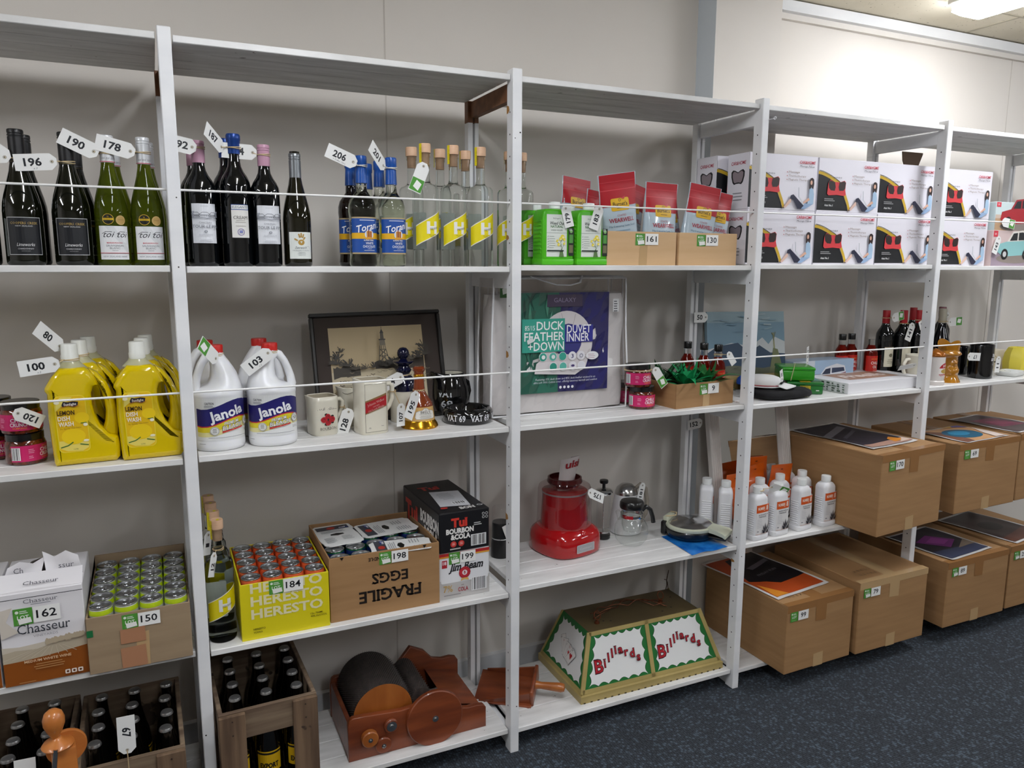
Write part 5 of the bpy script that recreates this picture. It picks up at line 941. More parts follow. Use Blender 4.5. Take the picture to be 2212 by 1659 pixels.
rw.location = (2.803, .262, z)
rw2 = dup(rw, (2.878, .235, z), 0, 'red-capped wine bottle in the middle, wearing the tag reading 141')
rw3 = dup(rw, (2.952, .215, z), 0, 'dark red-capped wine bottle beside the far post, wearing the tag reading 133')
price_tag('', 'green-ended tag on the red-capped wine nearest the chilli oil', (2.795, .222, z + .272), 190, neck=(2.803, .262, z + .272, .0158), back=True, L=.066)
price_tag('141', 'white tag reading 141 hanging on the middle red-capped wine', (2.885, .195, z + .244), 70, neck=(2.878, .235, z + .248, .0158), L=.074)
price_tag('133', 'white tag reading 133 on the red-capped wine beside the far post', (2.955, .172, z + .262), 24, neck=(2.952, .215, z + .262, .0158), L=.062)
t = thing('white_mug', 'plain white mug behind the flat white box, beside the far post', 'mug', (2.862, .110, z), math.radians(-6)); b = MB(); b.lathe([(.043, 0), (.047, .004), (.0475, .02), (.050, .115), (.0505, .120), (.049, .1215), (.0465, .119), (.044, .02), (0, .012)], CREAM, 36); b.build('mug_body', t); handle(t, [(-.046, 0, .104), (-.066, 0, .102), (-.078, 0, .085), (-.077, 0, .055), (-.066, 0, .035), (-.044, 0, .028)], .0075, CREAM)
t.location = (2.855, .130, z)
price_tag('', 'white tag with red writing on the white mug handle', (2.790, .095, z + .084), 15, yaw=-10, tz=45, L=.070, W=.034)
# ---- last bay
z = Z3[4]
t = thing('beer_stein', 'white stein with a red oval badge beside the far post', 'stein', (2.872, .062, z), math.radians(20)); b = MB(); b.lathe([(.036, 0), (.039, .004), (.039, .016), (.036, .019), (.036, .024), (.037, .028), (.036, .11), (.0365, .118), (.0345, .120), (.033, .116), (.032, .03), (0, .02)], mat('white_stein_glaze', 'e6dfda', .2, coat=.3), 36); b.build('stein_body', t)
MB().lathe([(.037, .119), (.038, .122), (.0375, .128), (.030, .138), (.012, .144), (.006, .150), (0, .151)], mat('amber_lid', '9a5a1c', .2, .3), 30).build('lid', t)
a = Art(.0002); a.c(0, .060, .034, 'b02430', .034, 26).r(-.034, .048, .034, .072, 'e6dfda').c(0, .060, .024, 'b99a4c', .010).c(.010, .060, .006, '9aa0aa').t('JOSEF', 0, .078, .008, 'f0e2dc', w=.034, b=.02, sf=.03).t('KUHN', 0, .034, .008, 'f0e2dc', w=.034, b=.02, sf=.03); m = MB(); m.art(a, wrap(.0366, z=0), .006); m.build('badge', t, ang=0)
AMB = mat('amber_glaze', 'a8701c', .12, coat=.6)
t = thing('character_jug', 'glossy amber jug shaped as a bearded head in a brimmed hat', 'jug', (3.000, .100, z), math.radians(-12)); b = MB(); rg = []; n = 48
for k in range(33):
    v = k/32; zz = .165*v; base_ = .044 - .006*math.sin(v*PI*1.0) + (.012 if .66 < v < .80 else 0)*math.sin((v - .66)/.14*PI) + (.010*(1 - v/.18) if v < .18 else 0)
    o = []
    for x, y, q in ring(1, 1, 2, n, 0, 0, zz):
        an = math.atan2(x, -y); r = base_; fr = math.exp(-(an/.9)**2)
        r += fr*(.016*math.exp(-((v - .52)/.05)**2)*math.exp(-(an/.18)**2) + .010*math.exp(-((v - .30)/.10)**2) - .006*math.exp(-((v - .57)/.025)**2)*(1 if .2 < abs(an) < .6 else 0) + .003*math.sin(an*16 + v*30)*math.exp(-((v - .30)/.12)**2))
        r += .008*math.exp(-((abs(an) - 1.35)/.18)**2)*math.exp(-((v - .5)/.07)**2); top = .016*math.cos(2*an)*max(0, (v - .85)/.15)
        o.append((r*x, r*y, zz + top))
    rg.append(o)
rg.append([(x*.9, y*.9, q - .001) for x, y, q in rg[-1]]); rg.append([(x*.75, y*.75, .06) for x, y, q in rg[-1]])
b.loft(rg, AMB); b.build('jug_body', t, ang=70); handle(t, [(-.03, .034, .135), (-.045, .055, .12), (-.045, .06, .08), (-.03, .045, .045)], .007, AMB)
def mug(loc, label, m, rz, s=1.0, art=None):
    t = thing('whisky_mug', label, 'mug', loc, math.radians(rz)); b = MB(); b.lathe([(.043*s, 0), (.047*s, .004), (.0475*s, .02), (.0475*s, .142*s), (.0465*s, .145*s), (.044*s, .142*s), (.043*s, .02), (0, .012)], m, 36); b.build('mug_body', t); handle(t, [(.045*s, 0, .122*s), (.066*s, 0, .122*s), (.074*s, 0, .108*s), (.074*s, 0, .06*s), (.062*s, 0, .036*s), (.045*s, 0, .03*s)], .008*s, m)
    if art: q = MB(); q.art(art, wrap(.0478*s, z=0), .006); q.build('lettering', t, ang=0)
    return t
a = Art(.0002); a.t('Black', .006, .098, .013, 'd9d9da', w=.036, b=.03, sf=.03).t('&White', .004, .080, .013, 'd9d9da', w=.046, b=.03, sf=.03).t('Scotch', .0, .069, .005, 'c4c4c6', w=.018).t('Whisky', -.002, .061, .005, 'c4c4c6', w=.020).c(.014, .050, .008, 'b9b9bb', .006, 8).o(.016, .066, .003, .005, 'b9b9bb', 10)
mug((3.236, .110, z), 'tall black mug lettered in white, wearing the tag reading 11', mat('black_mug_glaze', '0b0b0d', .12, coat=.5), 16, 1.03, a)
mug((3.262, .235, z), 'plain black mug half hidden behind the lettered black mug', mat('black_mug_glaze'), 168, .88)
price_tag('17', 'white tag reading 17 upside down between the amber jug and black mug', (3.075, .060, z + .108), 176, L=.078, W=.034)
price_tag('11', 'white tag reading 11 hanging from the lettered black mug', (3.318, .085, z + .088), 86, neck=(3.312, .115, z + .100, .008), L=.066, W=.034, string=TWINE)
rg_ = bottle('wine_bottle', 'dark wine bottle with a cream capsule behind the amber jug, wearing a green-ended tag', 'wine bottle', (3.150, .250, z), BURG, mat('blue_black_wine_glass', '070912', .04, coat=.4), [('capsule', [(.0165, .215), (.0165, .294), (.015, .300), (0, .301)], mat('cream_capsule', 'bdb8a6', .4))], [], 0)
pk_ = bottle('wine_bottle', 'wine bottle with a mauve cap behind the amber jug, nearest the black mugs', 'wine bottle', (3.262, .325, z) if False else (3.240, .318, z), BORD, DARKG, [('screw_cap', cap_screw(0, .258, .303, .0158), mat('mauve_capsule', '9a6a72', .4))], [('front_label', H, .0372, .058, .006)], 0)
red_wine((3.060, .330, z), 'wine bottle mostly hidden by the far post, a sliver of pale label showing')
price_tag('', 'green-ended tag pointing at the mauve-capped wine', (3.150, .215, z + .242), 182, neck=(3.150, .250, z + .246, .0165), back=True, L=.086)
price_tag('149', 'white tag showing 49 just above the green-ended one', (3.215, .270, z + .268), -4, L=.066, W=.03)
t = thing('condiment_box', 'cream card box standing behind the yellow jug', 'box', (3.52, .255, z), 0); rbox(.13, .06, .098, mat('cream_card', 'd6ccb8', .6), .003).build('box_body', t); a = Art(.0003).lines(-.04, .04, .02, 1, 1, .006, '4a4642'); m = MB(); m.art(a, flat((0, -.0302, 0))); m.build('print', t, ang=0)
t = thing('yellow_jug', 'lemon yellow faceted jug cut by the picture edge', 'jug', (3.560, .150, z), 0); b = MB(); b.loft([ring(r, r, 2, 8, 0, 0, zz) for zz, r in ((0, .052), (.01, .058), (.05, .062), (.09, .056), (.115, .044), (.118, .040), (.112, .036))], mat('lemon_glaze', 'd9c94a', .35)); b.build('jug_body', t, ang=20)
t = thing('ceramic_dish', 'low white ashtray dish in front of the yellow jug', 'dish', (3.435, .100, z), math.radians(10)); b = MB(); b.loft([ring(rx, rx*.75, 5, 40, 0, 0, zz) for zz, rx in ((0, .050), (.004, .056), (.018, .062), (.022, .061), (.020, .054), (.010, .048), (.009, .001))], mat('white_dish_glaze', 'dfe0dc', .2, coat=.3)); b.build('dish_body', t, ang=50); m = MB(); A = Art(.0004).o(-.03, 0, .010, .013, '3a4038', 20); m.art(A, flat((0, 0, .0225), (1, 0, 0), (0, 1, 0))); m.build('print', t, ang=0)
# ================================================================ fourth shelf: wine cask, can cartons, spirits, kitchen things, weed killer, big cartons
z = Z4[0]
CASK = mat('cask_card', 'e3e0e2', .45)
def cask(loc, label, seed=1):
    t = thing('wine_cask', label, 'wine cask', loc, math.radians(.6), 'boxed wine casks'); w, h, d = .180, .238, .24; b = MB()
    b.box(-w/2, w/2, 0, d, 0, h, CASK, .002); a = Art(.0002); n = 12
    a.p([(-w/2, .002), (w/2, .002), (w/2, .078)] + [(w/2 - w*i/n, .078 - .016*math.sin(PI*i/n*.5) - .0*i) for i in range(1, n+1)], '8a4a14')
    a.p([(-w/2, .062)] + [(w/2 - w*(n-i)/n, .078 - .016*math.sin(PI*(n-i)/n*.5)) for i in range(n+1)] + [(w/2, .108), (w*.2, .100), (-w*.1, .088), (-w*.35, .092), (-w/2, .088)], 'b5a892').p([(-w/2, .088), (-w*.35, .092), (-w*.1, .088), (w*.2, .100), (w/2, .108), (w/2, .112), (w*.1, .105), (-w*.3, .100), (-w/2, .104)], 'c9bfae')
    for k in range(9): x = -.07 + .017*k; a.l([(x*1.15 - .01, .066 + .004*abs(k - 5)/5), (x*.4 + .01, .090)], .0012, 'c4b9a4')
    rd = random.Random(seed)
    for k in range(14): x = .005 + .006*k; a.c(x, .103 + .0006*k, .004 + rd.uniform(0, .003), 'b3a48c', .006 + rd.uniform(0, .005), 7)
    a.p([(-.088, .128), (-.088, .200), (-.06, .205), (-.075, .17), (-.05, .140)], 'cfc6ba')
    a.t('Chasseur', .002, .134, .024, '3a3d44', w=.112, sf=.035).t('VINEYARDS', .004, .122, .006, '9b979a', w=.052).t('MEDIUM WHITE WINE', .004, .058, .0064, 'd9b994', w=.100, b=.02).lines(-.034, .050, .046, 3, .006, .0025, 'b07f4e', al='c')
    for k in range(3): a.rr(.038 + .014*k, .012, .049 + .014*k, .023, .002, 'e6dcd2', 3).c(.0435 + .014*k, .0175, .003, '5a2f10', n=7)
    a.lines(-.06, .009, -.01, 1, 1, .002, 'b07f4e').r(-w/2, .2255, w/2, .2272, '2a2a2e').t('Chasseur', .0, .212, .010, '6a6a70', w=.072, sf=.03).lines(-.03, .207, .03, 1, 1, .002, '9a9aa0', al='c')
    b.art(a, flat((0, -.0002, 0))); b.build('cask_body', t, ang=0)
    f = MB(); f.grid(lambda u, v: (-w/2 + w*u, .01 + .05*v + .006*math.sin(u*4), h + .028*v - .004*math.sin(u*PI)*v), 6, 3, CASK)
    A = Art(.0003); A.t('Chasseur', 0, .010, .011, '55555c', w=.075, sf=.03); f.art(A, lambda x, y, q: (x, .012 + y*.9, h + .004 + y*.5 + q))
    f.build('top_flap', t, ang=40)
    for k, (sx, tilt, hh) in enumerate(((-1, .25, .048), (1, -.18, .062))):
        g = MB(); g.grid(lambda u, v: (sx*(w/2 - .082 + .080*u) + tilt*v*.05, .075 + .02*v + .010*math.sin(u*3 + v*2), h + hh*v*(1 - .25*math.sin(u*PI*1.5)**2)), 6, 4, CASK); A = Art(.0003); A.t('ssur' if sx > 0 else 'Ch', 0, 0, .012, '55555c', w=.034 if sx > 0 else .02, sf=.03); g.art(A, lambda x, y, q: (sx*.052 + x, .0775 - q - .002 + y*.35, h + .022 + y)); g.build('torn_flap', t, ang=50)
    g = MB(); g.lathe([(.036, 0), (.040, .02), (.030, .034), (.012, .040), (0, .041)], mat('dark_bladder_foil', '1d1613', .25, coat=.4), 18, cy=.12, z0=h - .002, sy=.6); g.build('torn_hole', t); return t
cask((-.373, .008, z), 'white and brown boxed wine cask stuck with lot number 162, its top torn open')
lot_sticker(162, bpy.data.objects['wine_cask'], (-.060, -.0012, .158), s=1.12)
cask((-.560, .012, z), 'boxed wine cask almost entirely cut off by the picture edge')
# cans
def can(label, col, band, loc, group, h=.146, r=.0288, art=None):
    t = thing('drink_can', label, 'drink can', loc, 0, group); k = r/.0288
    MB().lathe([(.024*k, 0), (.0275*k, .003), (r, .008), (r, h - .022), (r, h - .018, band), (.0268*k, h - .006), (.0255*k, h - .003)], col, 24, c1=False).build('can_body', t)
    b = MB(); b.lathe([(.0258*k, h - .0035), (.0266*k, h - .001), (.0262*k, h), (.0248*k, h - .001), (.0235*k, h - .006), (.022*k, h - .006), (.0215*k, h - .0045), (0, h - .0045)], ALU, 24, c0=False); l = b.build('lid', t)
    q = MB(); q.M = Matrix.Translation((0, 0, h - .0042)); q.tube([(.006*math.cos(a) - .004, .0085*math.sin(a)*.7, .0006) for a in [2*PI*i/12 for i in range(12)]], .0014, ALU, 5, closed=True); q.box(-.004, .007, -.004, .004, 0, .0014, ALU); q.build('tab', l, ang=50)
    return t
BLK_G = mat('lime_can', 'b9bdb4', .3, .3); LIME = mat('lime_band', 'b5cc1e', .3, .2)
g = carton((-.161, -.008, z), .240, .372, .150, CARD_D, 'open dull brown carton stuck with lot number 150, packed with lime cans', 150, sx=-.040, patch=True)
q = MB(); A = Art(.0006); A.r(-.120, .100, -.106, .118, '1d6a3c').p([(-.046, .002), (.012, .002), (.010, .058), (-.048, .056)], 'a9795a').p([(-.046, .068), (.012, .068), (.011, .108), (-.046, .106)], 'a9795a'); q.art(A, flat((0, -.0008, 0))); q.build('tape_patch', g, ang=0)
q = MB(); q.box(-.120, .120, .366, .372, .150, .182, CARD_D); q.add([(-.12, .05, .15), (-.12, .372, .15), (-.12, .372, .182)], [(0, 1, 2), (2, 1, 0)], CARD_D).add([(.12, .05, .15), (.12, .372, .15), (.12, .372, .182)], [(0, 1, 2), (2, 1, 0)], CARD_D); q.build('back_edge', g, ang=0)
RW = ['front', 'second', 'third', 'fourth', 'fifth', 'back']; CL = ['first', 'second', 'third', 'last']
c0 = None
for r_ in range(6):
    for c_ in range(4):
        lb = 'lime-rimmed can, %s row of the lot 150 carton, %s from the wine cask' % (RW[r_], CL[c_]); lc = (-.161 - .0875 + .0583*c_, .028 + .0593*r_, z + .020)
        if c0 is None: c0 = can(lb, BLK_G, LIME, lc, 'lime cans in the lot 150 carton')
        else: dup(c0, lc, random.Random(r_*7 + c_).uniform(0, 6), lb)
# vodka bottles down the side of the second bay
z = Z4[1]
for k, (x, y, rz, lb) in enumerate(((.030, .080, 12, 'clear vodka bottle on the fourth shelf beside the yellow can carton, front of its row'), (.026, .162, 25, 'clear vodka bottle second in the row beside the yellow can carton'), (.024, .242, -10, 'clear vodka bottle third in the row beside the yellow can carton'), (.022, .320, 5, 'clear vodka bottle at the back of the row beside the yellow can carton'))):
    dup(vo, (x + .010, y, z), math.radians(rz), lb, 'clear vodka bottles on the fourth shelf')
price_tag('12', 'white tag bunched on the front vodka bottle of the fourth shelf', (.028, .052, z + .255), 70, yaw=55, neck=(.040, .080, z + .262, .0128), L=.06, W=.03, string=TWINE)
price_tag('1', 'white tag on the second vodka bottle of the fourth shelf', (.020, .128, z + .290), 78, yaw=48, neck=(.036, .162, z + .290, .0128), L=.06, W=.03, string=TWINE)
# yellow carton with orange cans
YC = mat('yellow_carton', 'd9cb12', .5)
g = thing('yellow_can_carton', 'bright yellow open carton stuck with lot number 184, full of orange cans', 'cardboard box', (.2065, .028, z), 0); b = open_box(.241, .312, .164, YC); a = Art(.0003)
for k in range(3): a.t('HERESTO', .004, .1365 - .0375*k, .026, 'e4dcae', w=.196, b=.03)
a.t('HERESTO', -.090, .028, .0055, '4a4610', 'l', w=.032, b=.01).t('VODKA', -.090, .019, .0055, '4a4610', 'l', w=.024, b=.01).t('12x 750ML', .066, .045, .005, '4a4610', 'l', w=.036, b=.01).t('40% ALC/VOL', .066, .037, .005, '4a4610', 'l', w=.046, b=.01)
b.art(a, flat((0, -.0002, 0))); b.build('carton_body', g, ang=0); lot_sticker(184, g, (-.044, -.0012, .126), s=1.05)
OC = mat('orange_can', 'c9552a', .3, .2); OB = mat('orange_band', 'd9673a', .25, .3); c0 = None
for r_ in range(5):
    for c_ in range(4):
        lb = 'orange can, %s row of the yellow lot 184 carton, %s from the vodka bottle' % ((RW[:4] + ['back'])[r_], CL[c_]); lc = (.2065 - .0872 + .0582*c_, .062 + .0595*r_, z + .026)
        if c0 is None: c0 = can(lb, OC, OB, lc, 'orange cans in the yellow carton')
        else: dup(c0, lc, random.Random(r_*5 + c_).uniform(0, 6), lb)
# egg carton with six-packs
g = thing('egg_carton', 'brown carton printed upside down FRAGILE EGGS, holding packs of green cans', 'cardboard box', (.498, .038, z), 0); b = open_box(.334, .318, .196, CARD); a = Art(.0003)
a.t('EGGS', .012, .128, .030, '1d1612', w=.110, b=.025, sf=.045, rot=180).t('FRAGILE', .012, .078, .034, '1d1612', w=.190, b=.025, sf=.045, rot=180).t('PLEASE HANDLE', .0, .180, .010, '2a1f18', w=.105, b=.02, sf=.03, rot=180)
for x in (-.13, .12): a.p([(x - .006, .195), (x + .006, .195), (x, .186)], '15110e')
b.art(a, flat((0, -.0002, 0))); b.build('carton_body', g, ang=0); lot_sticker(198, g, (-.020, -.0012, .156), s=1.0)
GC = mat('green_can', '0f5a2a', .25, .4); GBD = mat('blue_can_band', '1c2f6a', .25, .4); c0 = None; cans = []
for r_ in range(4):
    for c_ in range(5):
        lb = 'green can, %s row of the egg carton, %s from the yellow carton' % (['front', 'second', 'third', 'back'][r_], ORD[c_]); lc = (.498 - .1275 + .0638*c_, .078 + .0725*r_, z + .022)
        if c0 is None: c0 = can(lb, GC, GBD, lc, 'green cans in the egg carton', h=.160, r=.0312)
        else: dup(c0, lc, .7, lb)
def carrier(loc, rz, label, w=.130, d=.195):
    t = thing('can_carrier', label, 'can carrier', loc, math.radians(rz), 'white six-pack carriers'); pts = []
    for k in range(72):
        q = 2*PI*k/72; x, y = ring(w/2, d/2, 6, 72)[k][:2]; s = 1 + .045*abs(math.sin(k/72*PI*10)); pts.append((x*s*.96, y*s*.96))
    m = MB(); m.prism(pts, 0, .0022, PAPER); a = Art(.0003)
    a.p([(-.022, -.004), (0, -.011), (.022, -.004), (.020, .006), (0, .012), (-.020, .006)], '10130f').r(-.052, .045, .052, .078, '3c3f48').c(-.005, .060, .014, 'b02c22', .011, 10).r(.022, .048, .050, .060, '26387a').lines(-.045, .036, .045, 4, .006, .002, '8a8d92').lines(-.05, -.03, -.01, 6, .008, .002, '77797e').lines(.005, -.03, .045, 4, .009, .002, '77797e').t('nel', .03, .049, .009, 'e6e6ea', w=.02, b=.03)
    m.art(a, flat((0, 0, .0023), (1, 0, 0), (0, 1, 0))); m.build('card_sheet', t, ang=0); return t
zc = z + .183
carrier((.403, .262, zc), 4, 'white six-pack carrier over the cans nearest the yellow carton')
carrier((.560, .262, zc), 96, 'white six-pack carrier at the back of the egg carton')
carrier((.560, .088, zc), 84, 'white six-pack carrier at the front of the egg carton, cut by its rim', d=.19, w=.10)
# bourbon cartons
g = thing('bourbon_carton', 'white and silver carton stuck with lot number 199, under the black carton', 'drink carton', (.752, .050, z), 0); b = MB(); b.box(-.083, .084, 0, .30, 0, .152, mat('silver_white_carton', 'dcdcde', .4), .002); a = Art(.0002)
a.r(-.083, .001, .084, .062, 'b9b6b4').rr(-.078, .052, .080, .132, .006, 'e6e6e8').r(-.083, .140, .084, .150, 'b02a2a').r(-.083, .135, -.02, .140, 'd9902c').r(.03, .135, .084, .140, 'd9a03c').r(-.075, .103, -.058, .128, 'b02a34').t('18', -.0665, .114, .010, 'f0e6e6', w=.012, b=.03).t('Jim Beam', .004, .090, .024, '2a2a2e', w=.112, it=.25, b=.03, sf=.03)
a.c(0, .080, .0195, 'a01e2c', n=14).c(0, .080, .0165, 'b82c38', n=18).c(0, .080, .0085, 'e6dcdc', n=14).t('B', 0, .076, .009, 'a01e2c', w=.006, b=.04, sf=.04).p([(-.010, .063), (.010, .063), (.014, .054), (.0, .058), (-.014, .054)], 'd9b060').t('7%', -.056, .024, .021, 'c0963c', w=.030).t('AND', -.008, .039, .004, '5a2a2a', w=.009).t('COLA', -.006, .021, .013, 'a02030', w=.034, b=.02).bars(.024, .018, .072, .058, 16, 4).lines(-.07, .012, .01, 1, 1, .003, '8a8686')
b.art(a, flat((0, -.0002, 0))); b.build('carton_body', g, ang=0); lot_sticker(199, g, (-.052, -.0012, .114), s=1.0)
g = thing('bourbon_carton', 'black bourbon and cola carton sitting on the lot 199 carton', 'drink carton', (.752, .046, z + .1525), math.radians(1.5)); b = MB(); b.box(-.084, .084, 0, .345, 0, .128, mat('black_carton', '17171a', .35), .003); a = Art(.0002)
a.t('Tui', -.018, .081, .026, 'c9382c', w=.054, b=.05, sf=.05).t('BOURBON', -.016, .060, .0150, 'e9e6e2', w=.092, b=.05).t('&COLA', -.014, .041, .0150, 'e9e6e2', w=.066, b=.05).c(-.038, .026, .010, 'c23a34', n=14).c(-.012, .026, .010, 'c23a34', n=14).lines(-.044, .029, -.032, 3, .003, .0012, 'ecc9c4', al='c').lines(-.018, .029, -.006, 3, .003, .0012, 'ecc9c4', al='c').lines(-.05, .009, .0, 1, 1, .004, 'bdbab6').bars(.022, .014, .070, .047, 15, 6).lines(.03, .084, .062, 2, .006, .003, 'b9b9b9')
for k in range(4): a.o(.062 + .011*(k % 2), .112 - .011*(k//2), .0032, .0046, 'cfcfcf', 10)
b.art(a, flat((0, -.0002, 0))); a = Art(.0002); a.t('Tui', -.085, .030, .062, 'b8342a', w=.12, b=.05, sf=.05).t('BOURBON', .085, .062, .036, 'd9d6d2', w=.165, b=.05).t('&COLA', .098, .018, .036, 'd9d6d2', w=.125, b=.05); b.art(a, flat((-.0842, .172, 0), (0, -1, 0)))
a = Art(.0002); a.t('Tui', -.02, .25, .035, 'b8342a', w=.07, b=.05, sf=.05).p([(-.055, .065), (.040, .045), (.062, .205), (-.035, .225)], 'c9c9cc').lines(-.03, .19, .03, 6, .012, .003, '8a8a90', al='c').bars(-.005, .075, .035, .095, 9, 3).t('BON', .02, .018, .020, 'd9d6d2', w=.05, b=.05, rot=0).c(.066, .035, .010, 'd0d0d0', .007).c(.066, .035, .007, '17171a', .004).c(-.05, .045, .012, 'b8342a', .008); b.art(a, flat((0, 0, .1282), (1, 0, 0), (0, 1, 0))); b.build('carton_body', g, ang=0)
t = thing('coffee_grinder', 'black electric grinder with a clear lid, behind the post by the black carton', 'grinder', (.980, .285, z), 0); MB().lathe([(.031, 0), (.035, .004), (.034, .06), (.030, .085), (.030, .135), (.029, .138)], BLACKP, 30).build('grinder_body', t); MB().lathe([(.0312, .078), (.0315, .080), (.0312, .082)], CHROME, 30).build('chrome_band', t); MB().lathe([(.030, .136), (.030, .186), (.027, .192), (0, .193)], thin_glass(), 30, c0=False).build('clear_lid', t)
price_tag('', 'white tag hanging on the black grinder behind the post', (1.000, .248, z + .088), -70, L=.05, W=.03)
# ---- kitchen things
z = Z4[2]
REDP = mat('gloss_red_plastic', 'a80f14', .14, coat=.6); REDD = mat('satin_red', '9c1018', .25, coat=.3)
t = thing('ice_cream_maker', 'glossy red ice cream maker with a clear top and silver badge', 'ice cream maker', (1.222, .262, z), math.radians(12)); b = MB()
oct_ = lambda s, zz: [(x*s, y*s, zz) for x, y in ((-.065, -.118), (.065, -.118), (.115, -.072), (.115, .065), (.062, .112), (-.062, .112), (-.115, .065), (-.115, -.072))]
def sm(pts, k=2):
    for _ in range(k): pts = [tuple(.75*a_ + .25*b_ if s == 0 else .25*a_ + .75*b_ for a_, b_ in zip(p_, q_)) for p_, q_ in zip(pts, pts[1:] + pts[:1]) for s in (0, 1)]
    return pts
b.loft([sm(oct_(s, zz)) for s, zz in ((.98, .004), (1.0, .008), (1.0, .050), (.98, .066), (.93, .078), (.84, .088), (.76, .094))], REDP); b.build('base', t, ang=60)
q = MB(); q.loft([sm(oct_(s, zz)) for s, zz in ((.90, 0), (.90, .004))], BLACKP); q.build('foot', t)
b = MB(); b.lathe([(.086, .090), (.085, .120), (.080, .205), (.082, .212, mat('grey_rim', '8a8688', .3)), (.082, .218), (.075, .219)], REDD, 44); b.build('freezer_bowl', t)
b = MB(); b.lathe([(.098, .092), (.100, .098), (.098, .13), (.096, .225), (.092, .236), (.078, .244), (.066, .247), (.060, .262), (.062, .266), (.056, .266), (.055, .25)], thin_glass('clear_hood', 'f6eeee', .11, .02), 44, c0=False, c1=False); b.build('clear_lid', t)
b = MB(); b.lathe([(.062, .246), (.0645, .252), (.060, .266), (.055, .267), (.053, .255), (.050, .232)], mat('smoky_red_clear', '5a1a1c', .1, trans=.4), 40, c0=False, c1=False); b.build('filler_ring', t)
b = MB(); A = Art(.0004); A.rr(-.041, 0, .041, .030, .004, 'b9b9ba').rr(-.0385, .0022, .0385, .0278, .003, '9d9da0').t('Cuisinart', 0, .012, .007, 'c9c9cb', w=.055); b.art(A, flat((.0, -.1182, .020))); b.build('badge', t, ang=0)
b = MB(); b.lathe([(.0, -.002), (.011, -.002), (.011, .002), (.009, .003), (0, .003)], REDP, 18); o = b.build('dial', t, (.0, -.106, .083)); o.rotation_euler = (math.radians(60), 0, 0)
b = MB(); fn = lambda u, v: (.000 + .038*math.cos(-2.75 + 3.5*u)*(1 + .30*v) + .024*v, .012 + .028*math.sin(-2.75 + 3.5*u)*(1 + .3*v), .200 + .130*v + .010*math.sin(u*4)); b.grid(fn, 14, 8, mat('curled_booklet', 'cfc6c4', .5)); A = Art(.0005); A.t('uisin', 0, 0, .024, '9a1420', w=.075, b=.03)
b.art(A, lambda x, y, h: tuple(Vector(fn(.42 + x/.135, .72 + y/.12)) + Vector((0, -.0012 - h, 0)))); b.build('booklet', t, ang=60)
price_tag('175', 'white tag reading 175 resting on the rim of the red ice cream maker', (1.262, .155, z + .232), 150, yaw=15, tz=-20, L=.070, W=.036)
t = thing('french_press', 'slim glass coffee press with a chrome lid and black knob', 'coffee press', (1.402, .285, z), 0); MB().lathe([(.025, 0), (.028, .003), (.028, .016), (.026, .018)], BLACKP, 28).build('base', t); MB().lathe([(.0255, .017), (.0255, .165), (.0268, .172)], thin_glass(), 28, c0=True, c1=False).build('beaker', t)
b = MB(); b.lathe([(.024, .170), (.030, .172), (.033, .176), (.033, .184), (.028, .190), (.010, .194), (0, .195)], CHROME, 28); b.build('lid', t); b = MB(); b.lathe([(.002, .03), (.002, .195)], STEEL, 10); b.lathe([(.0235, .024), (.0235, .030)], STEEL, 28); b.build('plunger', t); MB().lathe([(.006, .193), (.006, .212), (.015, .214), (.0165, .219), (.0155, .226), (0, .227)], BLACKP, 24).build('knob', t)
t = thing('electric_kettle', 'white electric kettle with a brushed steel domed lid, behind the glass teapot', 'kettle', (1.520, .312, z), math.radians(-20)); b = MB(); b.lathe([(.052, 0), (.060, .004), (.061, .02), (.058, .06), (.050, .120), (.046, .146), (.044, .152)], WHITEP, 36); b.build('kettle_body', t)
MB().lathe([(.044, .150), (.043, .160), (.037, .176), (.024, .187), (0, .191)], STEEL, 36).build('lid', t); handle(t, [(.030, 0, .165), (.055, 0, .188), (.074, 0, .170), (.082, 0, .12), (.078, 0, .07), (.056, 0, .035)], [.008, .008, .009, .009, .008, .008], mat('taupe_plastic', '8a8276', .4))
price_tag('181', 'white tag reading 181 on the handle of the white kettle', (1.560, .262, z + .196), 75, yaw=15, L=.064, W=.034)
t = thing('glass_teapot', 'round clear glass teapot with a black lid and curved black handle', 'teapot', (1.468, .195, z), math.radians(-8)); b = MB()
b.lathe([(.030, 0), (.044, .004), (.058, .022), (.0635, .045), (.060, .070), (.048, .093), (.039, .104), (.038, .132), (.040, .136)], thin_glass('teapot_glass', 'fbfcfb', .12, .01), 44, c1=False); b.tube([(-.045, -.0, .10), (-.050, 0, .118), (-.058, 0, .130)], [.012, .010, .008], thin_glass('teapot_glass'), 12); b.build('glass_bowl', t)
b = MB(); b.lathe([(.036, .128), (.036, .075), (.030, .052), (.014, .046), (0, .045)], thin_glass('teapot_glass'), 36, c0=False); b.build('glass_infuser', t)
MB().lathe([(.0405, .102), (.0412, .104), (.0412, .116), (.0405, .118)], CHROME, 40, c0=False, c1=False).build('steel_band', t); MB().lathe([(.037, .134), (.043, .137), (.045, .144), (.044, .158), (.040, .164), (.012, .167), (0, .167)], BLACKP, 40).build('lid', t)
handle(t, [(.040, 0, .124), (.058, 0, .136), (.076, 0, .122), (.086, 0, .095), (.090, 0, .072)], [.009, .0085, .008, .008, .0085], BLACKP)
q = MB(); A = Art(.0006).r(-.012, 0, .012, .012, '9c1420'); q.art(A, wrap(.0413, z=.104, th0=-.6), .005); q.build('red_mark', t, ang=0)
